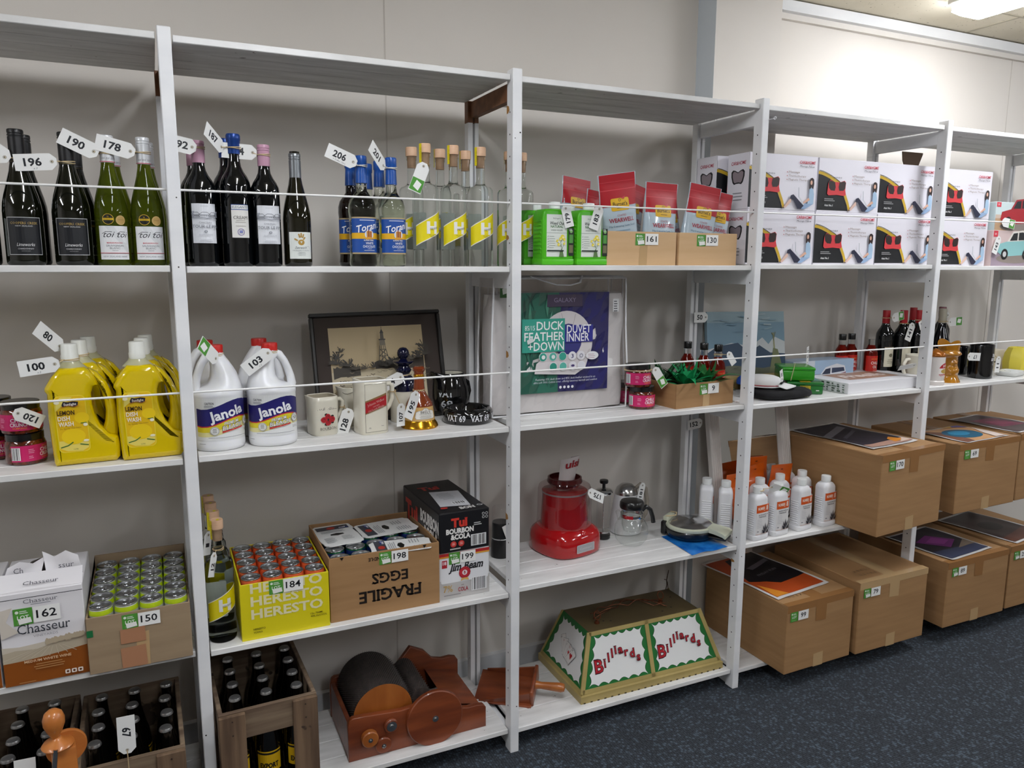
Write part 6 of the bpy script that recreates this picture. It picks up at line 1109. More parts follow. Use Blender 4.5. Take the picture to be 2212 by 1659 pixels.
# waffle iron on blue sheet
b = MB(); b.grid(lambda u, v: ((u - .5)*.165 + .018*v, (v - .5)*.20, .0012 + .004*math.sin(u*5 + v*3)**2 * (1 if v < .3 else .3)), 12, 12, noisy('blue_leaflet', '0f5cb4', '2f86d6', (20, 20, 20), .2)); b.grid(lambda u, v: ((u - .5)*.165 + .018*v, (v - .5)*.20, .0006 + .004*math.sin(u*5 + v*3)**2 * (1 if v < .3 else .3)), 12, 12, mat('leaflet_back', 'd8dde2', .5))
tag(b.build('blue_leaflet', loc=(1.678, .105, z), rz=math.radians(2), ang=60), 'shiny blue leaflet lying under the waffle maker', 'leaflet')
PALE = mat('pale_green_cream', 'c3c6b0', .35)
t = thing('waffle_maker', 'round waffle maker with a steel dome, pale green rim and front grip', 'waffle maker', (1.712, .165, z + .006), math.radians(32)); b = MB(); b.lathe([(.070, 0), (.082, .004), (.090, .014), (.091, .030), (.088, .034)], BLACKP, 40); b.box(-.032, .032, -.150, -.075, .012, .022, BLACKP, .004, 2); b.box(-.05, .05, .075, .098, .0, .05, BLACKP, .006, 2); b.build('base', t)
b = MB(); b.lathe([(.088, .034), (.091, .038), (.091, .046), (.084, .050), (.083, .049)], PALE, 44); b.box(-.034, .034, .072, .096, .036, .066, PALE, .006, 2); b.build('lid_ring', t); MB().lathe([(.0835, .048), (.070, .056), (.045, .063), (.020, .0665), (.018, .068), (.006, .0685), (0, .0685)], STEEL, 44).build('steel_dome', t)
b = MB(); b.loft([[(x, -.078 - .072*k, zz + dz) for x, zz in ((-.030 - .014*k, .030), (.030 + .014*k, .030), (.030 + .014*k, .048 - .006*k), (-.030 - .014*k, .048 - .006*k))] for k, dz in ((0, .004), (.4, .003), (.85, -.001), (1, -.006))], PALE); b.build('grip', t, ang=50)
b = MB(); b.tube([(-.03, .085, .066), (-.015, .05, .072), (.015, .06, .073), (.03, .088, .067)], .0022, RUBBER, 6); b.build('tied_cord', t)
# ---- mirror, weed killer, pouches
z = Z4[3]
MIR = mat('mirror_silver', 'd4d6d6', .02, 1); FL = noisy('limed_white_moulding', 'd3ccc6', 'dfd9d3', (30, 30, 6), .55)
t = thing('framed_mirror', 'wide white fluted mirror leaning behind the post and weed killer', 'mirror', (2.110, .255, z), 0); t.rotation_euler = (math.radians(-8.5), math.radians(-1.5), 0); W_, H_ = .425, .508; f_ = .062
def flute(n):  # cross-section of the moulding: (offset from outer edge, height)
    return [(0, 0), (.004, .016)] + [(.006 + (f_ - .014)*k/10, .018 + (.0028 if k % 2 else 0)) for k in range(11)] + [(f_ - .004, .012), (f_, .006), (f_, 0)]
pr = flute(0); b = MB()
for (ax, ay), (bx, by) in (((-W_/2, 0), (W_/2, 0)), ((W_/2, 0), (W_/2, H_)), ((W_/2, H_), (-W_/2, H_)), ((-W_/2, H_), (-W_/2, 0))):
    d = Vector((bx - ax, by - ay)).normalized(); n_ = Vector((-d.y, d.x)); A0, B0 = Vector((ax, ay)), Vector((bx, by))
    r0 = [(*(A0 + n_*o + d*o), hh) for o, hh in pr]; r1 = [(*(B0 + n_*o - d*o), hh) for o, hh in pr]
    b.loft([[(x, -hh, y) for x, y, hh in r0], [(x, -hh, y) for x, y, hh in r1]], FL, True, True, closed=False)
b.add([(-W_/2, 0, 0), (W_/2, 0, 0), (W_/2, 0, H_), (-W_/2, 0, H_)], [(3, 2, 1, 0)], FL); b.build('frame', t, ang=0)
g = MB(); g.add([(-W_/2 + f_*.98, -.005, f_*.98), (W_/2 - f_*.98, -.005, f_*.98), (W_/2 - f_*.98, -.005, H_ - f_*.98), (-W_/2 + f_*.98, -.005, H_ - f_*.98)], [(0, 1, 2, 3)], MIR); g.build('mirror_glass', t, ang=0)
price_tag('152', 'white tag reading 152 hung between the back post and the white mirror', (1.872, .322, z + .398), 6, L=.066, W=.040)
WK = mat('white_jerry_plastic', 'e3e3e5', .32, sss=.05); WKA = Art(.0003)
WKA.r(-.034, 0, .032, .118, 'e0dedd').r(-.034, .086, .032, .116, 'd2571e').t('NUMBER', -.010, .097, .0105, 'f0ddd0', w=.036, b=.03).t('8', .020, .094, .0175, 'f0ddd0', w=.009, b=.05).r(.0125, .094, .0132, .112, 'f0ddd0').lines(0, .0925, .012, 1, 1, .002, 'f0c9b0').t('GLYPHOSATE 360', .0, .076, .0046, '55555a', w=.052, b=.02).t('WEEDKILLER', -.004, .068, .0046, '55555a', w=.038, b=.02).lines(-.030, .060, .000, 6, .006, .0012, 'b3b3b6').lines(-.030, .0135, -.018, 1, 1, .003, '77777c').r(-.034, .004, .032, .0052, 'd9a08c')
for q_, l_, cx_ in ((90, .040, .0), (70, .036, .003), (112, .034, -.003), (140, .022, -.006), (40, .024, .006), (158, .016, -.008), (26, .014, .008)):
    s_, c_ = math.sin(math.radians(q_)), math.cos(math.radians(q_)); bx, by = .012 + cx_*.4, .006; WKA.p([(bx, by), (bx + l_*.5*c_ - .0035*s_, by + l_*.5*s_ + .0035*c_), (bx + l_*c_, by + l_*s_), (bx + l_*.5*c_ + .0035*s_, by + l_*.5*s_ - .0035*c_)], '2c2a30')
def weed8(loc, label, rz=0):
    t = thing('weed_killer_bottle', label, 'weed killer', loc, math.radians(rz), 'white weed killer bottles'); b = MB()
    b.loft([ring(rx, ry, 4.5, 40, cx, 0, zz) for zz, rx, ry, cx in ((0, .040, .026, 0), (.003, .043, .029, 0), (.018, .043, .029, 0), (.020, .0405, .0268, 0), (.112, .0405, .0268, 0), (.114, .0410, .0270, 0), (.119, .0365, .0265, -.0045), (.155, .0365, .0265, -.0045), (.163, .0345, .0255, -.0055), (.172, .027, .021, -.006), (.176, .0185, .0175, -.004))], WK)
    for k in range(11): b.box(-.0425, -.038, -.017, .017, .030 + .0085*k, .0345 + .0085*k, WK, .001)
    b.build('bottle_body', t, ang=50); c = MB(); c.lathe([(.0160, .174), (.0160, .178), (.0182, .179), (.0185, .198), (.0175, .201), (0, .2012)], WC, 28, cx=-.004); c.build('cap', t)
    m = MB(); m.art(WKA, wrap(.0407, .0270, 4.5, z=.021), .008); m.build('label', t, ang=0); return t
w8 = weed8((1.936, .052, z), 'white weed killer bottle half hidden by the post, front row', 8)
for x, y, rz, lb in ((2.040, .056, 6, 'white weed killer bottle in the front row, next after the one behind the post'), (2.166, .062, 8, 'white weed killer bottle in the front row with an elastic round its cap'), (2.292, .060, 6, 'white weed killer bottle in the front row, touching the big carton 170'),
        (2.028, .140, 4, 'white weed killer bottle in the second row, behind the tagged pair'), (2.140, .150, 4, 'white weed killer bottle in the second row, behind the one with the elastic'), (2.262, .155, 4, 'white weed killer bottle in the second row near the big carton'), (2.255, .235, 4, 'white weed killer bottle farthest back of the group'),
        (1.878, .165, 52, 'white weed killer bottle turned side-on behind the waffle maker'), (1.835, .225, 52, 'white weed killer bottle turned side-on, farther behind the waffle maker')): dup(w8, (x, y, z), math.radians(rz), lb)
price_tag('', 'white tag with a dark green end lying on the weed killer caps', (1.985, .040, z + .196), 158, yaw=-12, tz=25, back=True, neck=(1.936, .052, z + .190, .0185), L=.088, W=.036)
OP = mat('orange_foil', 'cf5a12', .3, coat=.3)
def bag(loc, label, w=.13, h=.16, rx=0, ry=0, rz=0):
    t = thing('orange_pouch', label, 'pouch', loc, 0, 'orange hanging pouches'); t.rotation_euler = (math.radians(rx), math.radians(ry), math.radians(rz))
    b = MB(); b.loft([ring(w/2, max(.001, .020*math.sin(min(1, v/.72)*PI)**.6 if 0 < v < .72 else .001), 3, 28, 0, 0, v*h) for v in (0, .04, .12, .25, .4, .55, .65, .70, .72, .85, 1)], OP); b.build('pouch_body', t, ang=60)
    m = MB(); A = Art(.0006).c(0, h*.90, .007, '5a2408', .0022, 10).c(.02, h*.28, .018, 'd9a81c', .014, 14).c(.02, h*.28, .009, '3a2c10', .006, 10); m.art(A, lambda x, y, q: (x, -.0215*(1 if y < h*.6 else .08) - q, y)); m.build('print', t, ang=0); return t
bag((2.172, .205, z + .030), 'orange foil pouch leaning behind the weed killer, showing a yellow sun mark', .125, .195, 4, 4, 6)
bag((2.075, .222, z + .042), 'orange foil pouch behind the weed killer, nearest the post', .115, .190, 2, -4, 8)
bag((2.110, .262, z + .060), 'orange foil pouch at the back, tallest of the group', .125, .185, -2, 3, 4)
bag((1.945, .205, z + .020), 'orange foil pouch showing between the post and the mirror frame', .105, .19, 2, 2, 10)
# ---- big brown cartons
def big(loc, w, d, h, rz, label, num=None, sx=-.14, tape='b', hand=True, seed=0):
    t = thing('shipping_carton', label, 'cardboard box', loc, math.radians(rz)); b = MB(); b.box(-w/2, w/2, 0, d, 0, h, CARD, .003); b.r = None
    b.add([(-.0015, .004, h + .0003), (.0015, .004, h + .0003), (.0015, d - .004, h + .0003), (-.0015, d - .004, h + .0003)], [(0, 1, 2, 3)], mat('carton_seam', '5a4026', .9)); b.build('carton_body', t, ang=0)
    q = MB(); tm = TAPE if tape == 'b' else TAPE_C
    q.add([(-.03, 0, h + .0006), (.03, 0, h + .0006), (.03, d, h + .0006), (-.03, d, h + .0006)], [(0, 1, 2, 3)], tm)
    q.add([(-w/2, -.0008, h - .028), (w/2, -.0008, h - .024), (w/2, -.0008, h + .0008), (-w/2, -.0008, h + .0008)], [(0, 1, 2, 3)], tm); q.add([(-w/2, -.0006, h + .0009), (w/2, -.0006, h + .0009), (w/2, .030, h + .0009), (-w/2, .026, h + .0009)], [(0, 1, 2, 3)], tm)
    q.add([(-.028, -.0011, h - .085), (.026, -.0011, h - .088), (.028, -.0011, h), (-.028, -.0011, h)], [(0, 1, 2, 3)], tm); q.add([(-.026, -.0008, 0), (.024, -.0008, 0), (.024, -.0008, .055), (-.026, -.0008, .052)], [(0, 1, 2, 3)], TAPE_C); q.build('tape', t, ang=0)
    if num: lot_sticker(num, t, (sx, -.0018, h - .062), s=1.0, patch=num in (79, 89, 23))
    if hand:
        m = MB(); A = Art(.0003); rd = random.Random(seed); 
        for row in range(2):
            x = -w*.33
            for k in range(5): A.l([(x + rd.uniform(0, .012), .05 + .032*row + rd.uniform(0, .02)) for _ in range(5)], .0016, '55402a'); x += .019
        m.art(A, flat((0, 0, h + .0004), (1, 0, 0), (0, 1, 0))); m.build('handwriting', t, ang=0)
    return t
def poster(loc, w, d, rz, label, fn):
    t = thing('laminated_poster', label, 'poster', loc, math.radians(rz), 'laminated posters'); b = MB(); f = lambda u, v: ((u - .5)*w, (v - .5)*d, .0016 + .004*math.sin(u*7 + v*3 + loc[0]*9)**2*(abs(u - .5)*2)**2); b.grid(f, 14, 14, mat('poster_border', 'dcdad8', .25, coat=.6))
    A = Art(.0004); fn(A, w*.46, d*.46); b.art(A, lambda x, y, h: tuple(Vector(f(x/w + .5, y/d + .5)) + Vector((0, 0, h + .0003))), .02, .02); b.build('sheet', t, ang=60); return t
cz = Z4[3]
big((2.548, -.122, cz), .397, .47, .318, 5, 'big brown carton stuck with lot number 170, jutting out over the shelf edge', 170, -.155)
def p1(A, a, b):
    A.r(-a, -b, a, b, '2a2530').p([(-a, b*.2), (a*.7, b*.75), (a*.75, b*.55), (-a, 0)], '77757c').p([(-a*.6, -b*.1), (a*.6, b*.3), (a*.6, b*.2), (-a*.6, -b*.2)], '55535c').p([(-a, -b), (a, -b), (a, -b*.72), (-a, -b*.8)], 'b08a7a').p([(a*.35, -b*.9), (a*.9, -b*.85), (a*.7, -b*.55), (a*.45, -b*.65)], 'd98a2c').p([(a*.5, -b*.95), (a*.95, -b*.95), (a*.95, -b*.75)], 'd9c0b0')
poster((2.520, .155, cz + .3195), .29, .40, 6, 'dark laminated poster with an orange corner lying on carton 170', p1)
cz = Z4[4]
big((3.083, -.070, cz), .402, .43, .297, 1, 'big brown carton stuck with lot number 69, on the fourth shelf past the post', 69, -.170)
def p2(A, a, b):
    A.r(-a, -b, a, b, 'c99a6c').p([(-a, -b), (-a*.6, -b), (-a*.2, b*.3), (-a, b)], '7a5040').c(0, 0, a*.72, '0f5a78', b*.66, 22).c(-a*.05, b*.1, a*.42, '1c86b0', b*.34, 16).p([(a*.3, b), (a, b*.55), (a, b)], '5a4a90').p([(a*.1, b), (a*.5, b*.82), (a*.6, b)], 'd9a82c').p([(a*.5, -b), (a, -b), (a, b*.4), (a*.75, -b*.2)], 'e0cfc4')
poster((3.075, .055, cz + .2985), .30, .23, 4, 'laminated poster with a teal blue shape lying on carton 69', p2)
big((3.505, -.055, cz), .400, .42, .300, 1, 'big brown carton on the fourth shelf cut by the picture edge', None)
def p3(A, a, b): A.r(-a, -b, a, b, '4a3a3c').p([(-a*.5, -b*.4), (a*.9, -b*.5), (a*.7, b*.5), (-a*.6, b*.6)], '7a1e48').p([(-a*.2, -b*.2), (a*.6, -b*.3), (a*.5, b*.2), (-a*.3, b*.3)], '9a2c5c').p([(a*.2, -b), (a, -b), (a, -b*.6)], '2a2430')
poster((3.425, .130, cz + .3015), .26, .32, 6, 'dark laminated poster with a plum shape on the cut-off carton', p3)
# ================================================================ bottom shelf: beer crates, carder, scoop, billiard lamp, cartons
OLDW = noisy('weathered_crate_wood', '5d4a3a', '83705a', (3, 40, 40), .85, bump=.35, bscale=40, c3='3a2c20', s3=12, t3=.66); OLDV = noisy('weathered_crate_wood_upright', '54402f', '786049', (40, 40, 3), .85, bump=.35, bscale=40, c3='3a2a1e', s3=12, t3=.66)
BEERG = mat('black_beer_glass', '070605', .05, coat=.5); CROWN = mat('steel_crown_cap', 'a3a3a3', .3, .9)
EX = Art(.0002); EX.r(-.036, 0, .036, .062, 'c9a012').r(-.036, .052, .036, .058, '1a1a16').t('EXPORT', 0, .012, .014, '17150f', w=.052, b=.05)
def beer(loc, label, group, rz=0):
    t = thing('beer_bottle', label, 'beer bottle', loc, math.radians(rz), group); MB().lathe([(.030, 0), (.0345, .004), (.035, .012), (.035, .150), (.031, .180), (.022, .215), (.0155, .250), (.0135, .285), (.0140, .300)], BEERG, 24).build('glass_body', t)
    b = MB(); n = 42; b.loft([[(x*(1 + (.05 if i % 2 else 0)*k), y*(1 + (.05 if i % 2 else 0)*k), zz) for i, (x, y, q) in enumerate(ring(r, r, 2, n))] for r, zz, k in ((.0158, .297, 1), (.0150, .301, 1), (.0138, .304, .2), (.010, .3056, 0), (.0001, .306, 0))], CROWN); b.build('crown_cap', t, ang=30)
    m = MB(); m.art(EX, wrap(.0352, z=.075), .006); m.build('label', t, ang=0); return t
def crate(loc, w, d, h, label, rz=0, gap=True):
    t = thing('beer_crate', label, 'crate', loc, math.radians(rz)); rd = random.Random(int(w*1000))
    def board(nm, *a, m=OLDW): b = MB(); b.box(*a, m, .002); b.build(nm, t, ang=30)
    board('front_board', -w/2, w/2, .006, .018, h - .085, h); board('front_board', -w/2, w/2, .006, .018, .012, .085)
    if not gap: board('front_board', -w/2, w/2, .006, .018, .092, h - .092)
    for s in ((-1, 1) if gap else (-1, -.02, .75)): x = s*(w/2 - .034) if s != -.02 else 0; board('upright', x - .034, x + .034, -.006, .006, 0, h - .004, m=OLDV)
    for s in (-1, 1):
        x = s*(w/2 - .006); board('side_board', x - .006, x + .006, .018, d - .012, h - .09, h); board('side_board', x - .006, x + .006, .018, d - .012, .10, h - .1); board('side_board', x - .006, x + .006, .018, d - .012, .01, .09)
    board('back_board', -w/2, w/2, d - .012, d, .01, h); board('bottom_board', -w/2 + .012, w/2 - .012, .018, d - .012, .006, .016)
    n = MB()
    for s in (-1, 1):
        for zz in (h - .02, h - .06, .03, .065): n.lathe([(.0022, 0), (.0022, .001), (0, .0011)], mat('rusty_nail', '2c1d14', .6), 8, cx=0, cy=0); n.v[-24:] = [(s*(w/2 - .034) + x, -.0062 - q, zz + y) for x, y, q in n.v[-24:]]
    n.build('nail', t, ang=0); return t
z = Z5[0]
crate((-.200, -.098, z), .250, .378, .285, 'weathered wooden crate of black beer bottles, tag 67 tied to its front', 1)
for r_ in range(4):
    for c_ in range(3):
        lb = 'black beer bottle in the tag 67 crate, %s row, %s from the wooden winder' % (RW[:3][r_] if r_ < 3 else 'back', ORD[c_]); lc = (-.282 + .0815*c_ + .004*(r_ % 2), -.042 + .0765*r_, z + .017)
        if r_ == c_ == 0: bb = beer(lc, lb, 'beer bottles in the tag 67 crate')
        else: dup(bb, lc, .4*r_, lb)
price_tag('67', 'white tag reading 67 hanging upside down over the crate front', (-.206, -.108, z + .318), -91, L=.094, W=.040, string=TWINE, neck=(-.206, -.1045, z + .235, .001))
crate((-.468, -.085, z), .255, .378, .285, 'weathered wooden crate cut by the picture edge, tag 60 on its bottles', 0)
for k, (x, y) in enumerate(((-.394, -.02), (-.394, .058), (-.394, .134), (-.394, .210), (-.470, -.02), (-.470, .058), (-.470, .134), (-.470, .210))):
    lb = 'black beer bottle in the cut-off crate, %s row, %s to the wooden winder' % (['front', 'second', 'third', 'back'][k % 4], 'closest' if k < 4 else 'second'); dup(bb, (x - .0, y, z + .017), .3*k, lb, 'beer bottles in the cut-off crate')
price_tag('60', 'white tag reading 60 in front of the cut-off crate of bottles', (-.425, -.100, z + .255), -92, L=.100, W=.044, string=TWINE)
# wooden winder clamped to the crate front
ORG = noisy('orange_turned_wood', 'b5692c', 'c47a38', (10, 10, 40), .35, coat=.4)
t = thing('wooden_winder', 'turned orange wood winder with an egg knob and steel rod, clamped before the crates', 'wool winder', (-.343, -.118, z + .200), math.radians(10)); b = MB()
b.lathe([(.006, .200), (.008, .205), (.017, .222), (.023, .238), (.0235, .252), (.019, .266), (.010, .274), (0, .276)], ORG, 30, cx=-.010); b.lathe([(.034, .182), (.035, .185), (.030, .192), (.012, .198), (.008, .204)], ORG, 30, cx=-.006); b.build('knob', t)
b = MB(); b.box(-.022, .030, -.020, .018, -.02, .178, ORG, .004, 2); b.build('upright', t, ang=40); b = MB(); b.M = RM(.012, .022, .160, 90, 0, 0); b.lathe([(.0, -.006), (.042, -.006), (.044, -.003), (.044, .003), (.042, .006), (0, .006)], ORG, 40); b.build('disc', t)
b = MB(); b.tube([(-.030, -.034, .060), (-.012, -.030, .190)], .0055, STEEL, 12); b.build('steel_rod', t); b = MB(); b.box(-.052, -.018, -.052, -.022, -.02, .085, ORG, .004, 2); b.build('clamp_block', t, ang=40)
b = MB(); b.M = RM(.012, -.022, .108, 90, 0, 0); b.lathe([(0, 0), (.015, 0), (.016, .003), (.013, .006), (.007, .007), (0, .0072)], mat('aged_brass', '7a6a44', .3, .9), 24); b.build('bearing', t)
b = MB(); b.tube([(.010, -.030, .108), (-.002, -.034, .05), (.0, -.034, .03)], .0028, STEEL, 8); b.tube([(.0, -.034, .034), (.016, -.036, .038), (.024, -.036, .048), (.016, -.036, .058), (.004, -.036, .052)], .0022, STEEL, 8); b.build('hook', t)
q = MB(); q.box(-.03, .03, -.02, .012, -.058, .0, ORG, .004); q.build('clamp_foot', t)
# second bay
z = Z5[1]
crate((.140, -.040, z), .262, .372, .308, 'weathered slatted crate with a yellow EXPORT label showing through its front gap', 2)
for r_ in range(4):
    for c_ in range(3):
        lb = 'black beer bottle in the EXPORT crate, %s row, %s from the post' % (['front', 'second', 'third', 'back'][r_], ORD[c_]); dup(bb, (.140 - .083 + .083*c_, .018 + .0765*r_, z + .017), (-.12 if r_ == 0 else .5*r_), lb, 'beer bottles in the EXPORT crate')
RIMU = noisy('red_brown_rimu', '6a2f16', '8a4522', (4, 26, 26), .4, coat=.25); RIMD = noisy('orange_rimu', '94501c', 'a9632a', (18, 18, 5), .4, coat=.25)
t = thing('drum_carder', 'red-brown wooden drum carder with a bristled drum and wooden wheel', 'wool carder', (.602, .200, z), 0)
fp = [(-.228, 0), (.226, 0), (.226, .068), (.218, .078), (.196, .083), (.165, .082), (.130, .090), (.10, .118), (.05, .138), (0, .135), (-.06, .130), (-.12, .135), (-.170, .140), (-.212, .142), (-.222, .136), (-.228, .120)]
b = MB(); b.pslab([(x, q) for x, q in fp], -.142, -.122, RIMU, .003); b.build('front_side', t, ang=40); b = MB(); b.pslab([(x, q*1.0 if x < .05 else q*1.25 + .02) for x, q in fp], .118, .136, RIMU, .003); b.build('back_side', t, ang=40)
b = MB(); b.box(-.226, -.212, -.122, .118, .0, .125, RIMU, .002).box(.20, .214, -.122, .118, .0, .07, RIMU, .002).box(-.21, .20, -.12, .118, .0, .012, RIMU); b.add([(.10, -.12, .100), (.212, -.12, .072), (.212, .118, .072), (.10, .118, .100)], [(0, 1, 2, 3)], RIMU); b.build('tray', t, ang=0)
BR = noisy('card_cloth', '2e2725', '453b37', (60, 60, 60), .6)
def drum(cx, cz, r, y0, y1, disc, nm, rows, seg, hh):
    b = MB(); b.M = Matrix.Translation((cx, 0, cz)) @ Matrix.Rotation(PI/2, 4, 'X'); b.lathe([(0, -y1), (r*.9, -y1), (r, -y1, BR), (r, -y0, disc), (r*.96, -y0), (0, -y0)], disc, 48); o = b.build(nm, t)
    n = MB(); rd = random.Random(3); wm = mat('wire_teeth', '8a8684', .3, .9)
    for i in range(seg):
        for k in range(rows):
            a = 2*PI*(i + .5*(k % 2))/seg; y = y0 + (y1 - y0)*(k + .5)/rows; c, s = math.cos(a), math.sin(a); e = .0007
            n.add([(cx + r*c - e*s, y - e, cz + r*s + e*c), (cx + r*c + e*s, y - e, cz + r*s - e*c), (cx + r*c, y + e*1.4, cz + r*s), (cx + (r + hh)*math.cos(a - .03), y, cz + (r + hh)*math.sin(a - .03))], [(0, 1, 3), (1, 2, 3), (2, 0, 3)], wm)
    q = n.build(nm + '_teeth', t, ang=0); q['kind'] = 'stuff'
drum(-.110, .120, .094, -.112, .108, RIMD, 'bristle_drum', 34, 84, .009); drum(.018, .130, .034, -.10, .105, BR, 'licker_roller', 30, 30, .006)
def wheel(cx, cz, r, y, th, m, nm, hub=.010):
    b = MB(); b.M = Matrix.Translation((cx, y, cz)) @ Matrix.Rotation(PI/2, 4, 'X'); b.lathe([(0, 0), (r - .003, 0), (r, .003), (r, th - .003), (r - .003, th), (0, th)], m, 48); o = b.build(nm, t)
    h = MB(); h.M = Matrix.Translation((0, -th, 0)) if False else Matrix.Translation((cx, y - th, cz)) @ Matrix.Rotation(PI/2, 4, 'X'); h.lathe([(0, 0), (hub, 0), (hub, .0015), (hub*.45, .002), (hub*.45, .006), (0, .0065)], STEEL, 20); h.build('bolt', o)
wheel(.044, .087, .092, -.144, .018, RIMU, 'drive_wheel'); wheel(-.165, .072, .026, -.143, .022, RIMD, 'pulley', .007); wheel(-.096, .095, .022, -.143, .014, RIMU, 'pulley', .016); wheel(-.121, .034, .026, -.143, .010, RIMU, 'pulley', .007)
q = MB(); q.box(-.118, -.102, -.1135, -.112, .105, .108, mat('slot_black', '15100c', .8)); q.build('slot', t)
t = thing('grain_scoop', 'red-brown wooden scoop lying behind the post, its handle pointing at the lamp', 'scoop', (.985, .205, z + .012), 0); t.rotation_euler = (math.radians(16), math.radians(0), math.radians(-36)); b = MB()
b.pslab([(0, 0)]*0 or [(-.118, 0), (.085, 0), (.085, .010), (-.118, .006)], -.075, .075, RIMU, .002)
for s in (-1, 1): b.add([(-.10, s*.075, .004), (.085, s*.060, .004), (.085, s*.062, .060), (.02, s*.068, .040), (-.10, s*.076, .012), (-.10, s*.069, .004), (.085, s*.054, .004), (.085, s*.056, .060), (.02, s*.062, .040), (-.10, s*.070, .012)], [(0, 1, 2, 3, 4), (9, 8, 7, 6, 5), (2, 7, 8, 3), (3, 8, 9, 4), (0, 4, 9, 5), (1, 6, 7, 2), (0, 5, 6, 1)], RIMU)
b.box(.080, .092, -.066, .066, .0, .066, RIMU, .003); b.build('pan', t, ang=50)
b = MB(); b.M = Matrix.Translation((.090, 0, .036)) @ Matrix.Rotation(PI/2, 4, 'Y'); b.lathe([(.015, 0), (.012, .02), (.0145, .06), (.0165, .09), (.013, .102), (0, .105)], RIMD, 22); b.build('handle', t)
# billiard lamp
z = Z5[2]
BRASS = noisy('painted_brass_trim', '9d8a52', 'b09c60', (8, 8, 8), .45, coat=.2); DBR = noisy('dull_bronze_paint', '4d4028', '5e5032', (5, 5, 5), .55)
t = thing('billiard_lamp', 'trapezoid brass billiards lamp shade with green-bordered white panels', 'lamp', (1.487, .208, z), math.radians(-.8)); bw, bd, tw, td, H_ = .306, .170, .238, .098, .220; z0 = .030
b = MB(); b.loft([[(-x, -y, q), (x, -y, q), (x, y, q), (-x, y, q)] for x, y, q in ((bw, bd, 0), (bw, bd, z0 - .004), (bw - .010, bd - .010, z0))], BRASS, True, False)
n = 22
for k in range(n): x = -bw + .014 + (2*bw - .028)*k/(n - 1); b.box(x - .004, x + .004, -bd - .0012, -bd + .002, .0, .004, mat('scallop_shadow_gap', '3a3018', .9))
b.build('bottom_rim', t, ang=0); b = MB(); b.box(-tw, tw, -td, td, H_ - .004, H_, DBR, .001)
for x, y in ((-.12, -.05), (-.145, -.04), (.15, -.045), (.10, -.06), (.20, .03)): b.lathe([(.004, H_ - .001), (.004, H_ + .0004)], mat('nail_hole'), 10, cx=x, cy=y)
b.build('top_plate', t, ang=0)
P_ = lambda sx, sy, v: Vector((sx*(bw - .010 + (tw - bw + .010)*v), sy*(bd - .010 + (td - bd + .010)*v), z0 + (H_ - z0)*v))
def strip(b, A0, A1, w_, nn):
    d = (A1 - A0).normalized(); s = nn.cross(d)*w_/2; o = nn*.003; b.add([tuple(p_) for p_ in (A0 - s - o, A0 + s - o, A1 + s - o, A1 - s - o, A0 - s + o, A0 + s + o, A1 + s + o, A1 - s + o)], [(4, 7, 6, 5), (0, 4, 5, 1), (1, 5, 6, 2), (2, 6, 7, 3), (3, 7, 4, 0), (0, 1, 2, 3)], BRASS)
tr = MB(); nf = Vector((0, -(H_ - z0), -(bd - td))).normalized(); nf = Vector((0, -(H_ - z0), (bd - .010 - td))).normalized(); ns = Vector((-(H_ - z0), 0, (bw - .010 - tw))).normalized()
for sx in (-1, 1): strip(tr, P_(sx, -1, 0), P_(sx, -1, 1), .016, nf); strip(tr, P_(sx, 1, 0), P_(sx, 1, 1), .012, Vector((0, 1, 0)))
strip(tr, Vector((0, P_(1, -1, 0).y, z0)), Vector((0, P_(1, -1, 1).y, H_)), .016, nf); strip(tr, P_(-1, -1, .97), P_(1, -1, .97), .014, nf); strip(tr, P_(-1, -1, .03), P_(1, -1, .03), .014, nf); strip(tr, P_(-1, -1, .02), P_(-1, 1, .02), .012, ns)
tr.build('edge_trim', t, ang=0)
def scal(quad, c0, amp, n_x, n_y):
    """inner outline of a scalloped border: lobes bulge inward along each side"""
    pts = []; cen = sum(quad, Vector((0, 0)))/4; ins = [q + (cen - q)*c0 for q in quad]
    for i in range(4):
        a, b_ = ins[i], ins[(i+1) % 4]; k = n_x if i % 2 == 0 else n_y; nrm = Vector((-(b_ - a).y, (b_ - a).x)).normalized()
        for j in range(k*6): u = j/(k*6); pts.append(tuple(a.lerp(b_, u) + nrm*amp*abs(math.sin(u*k*PI))))
    return pts
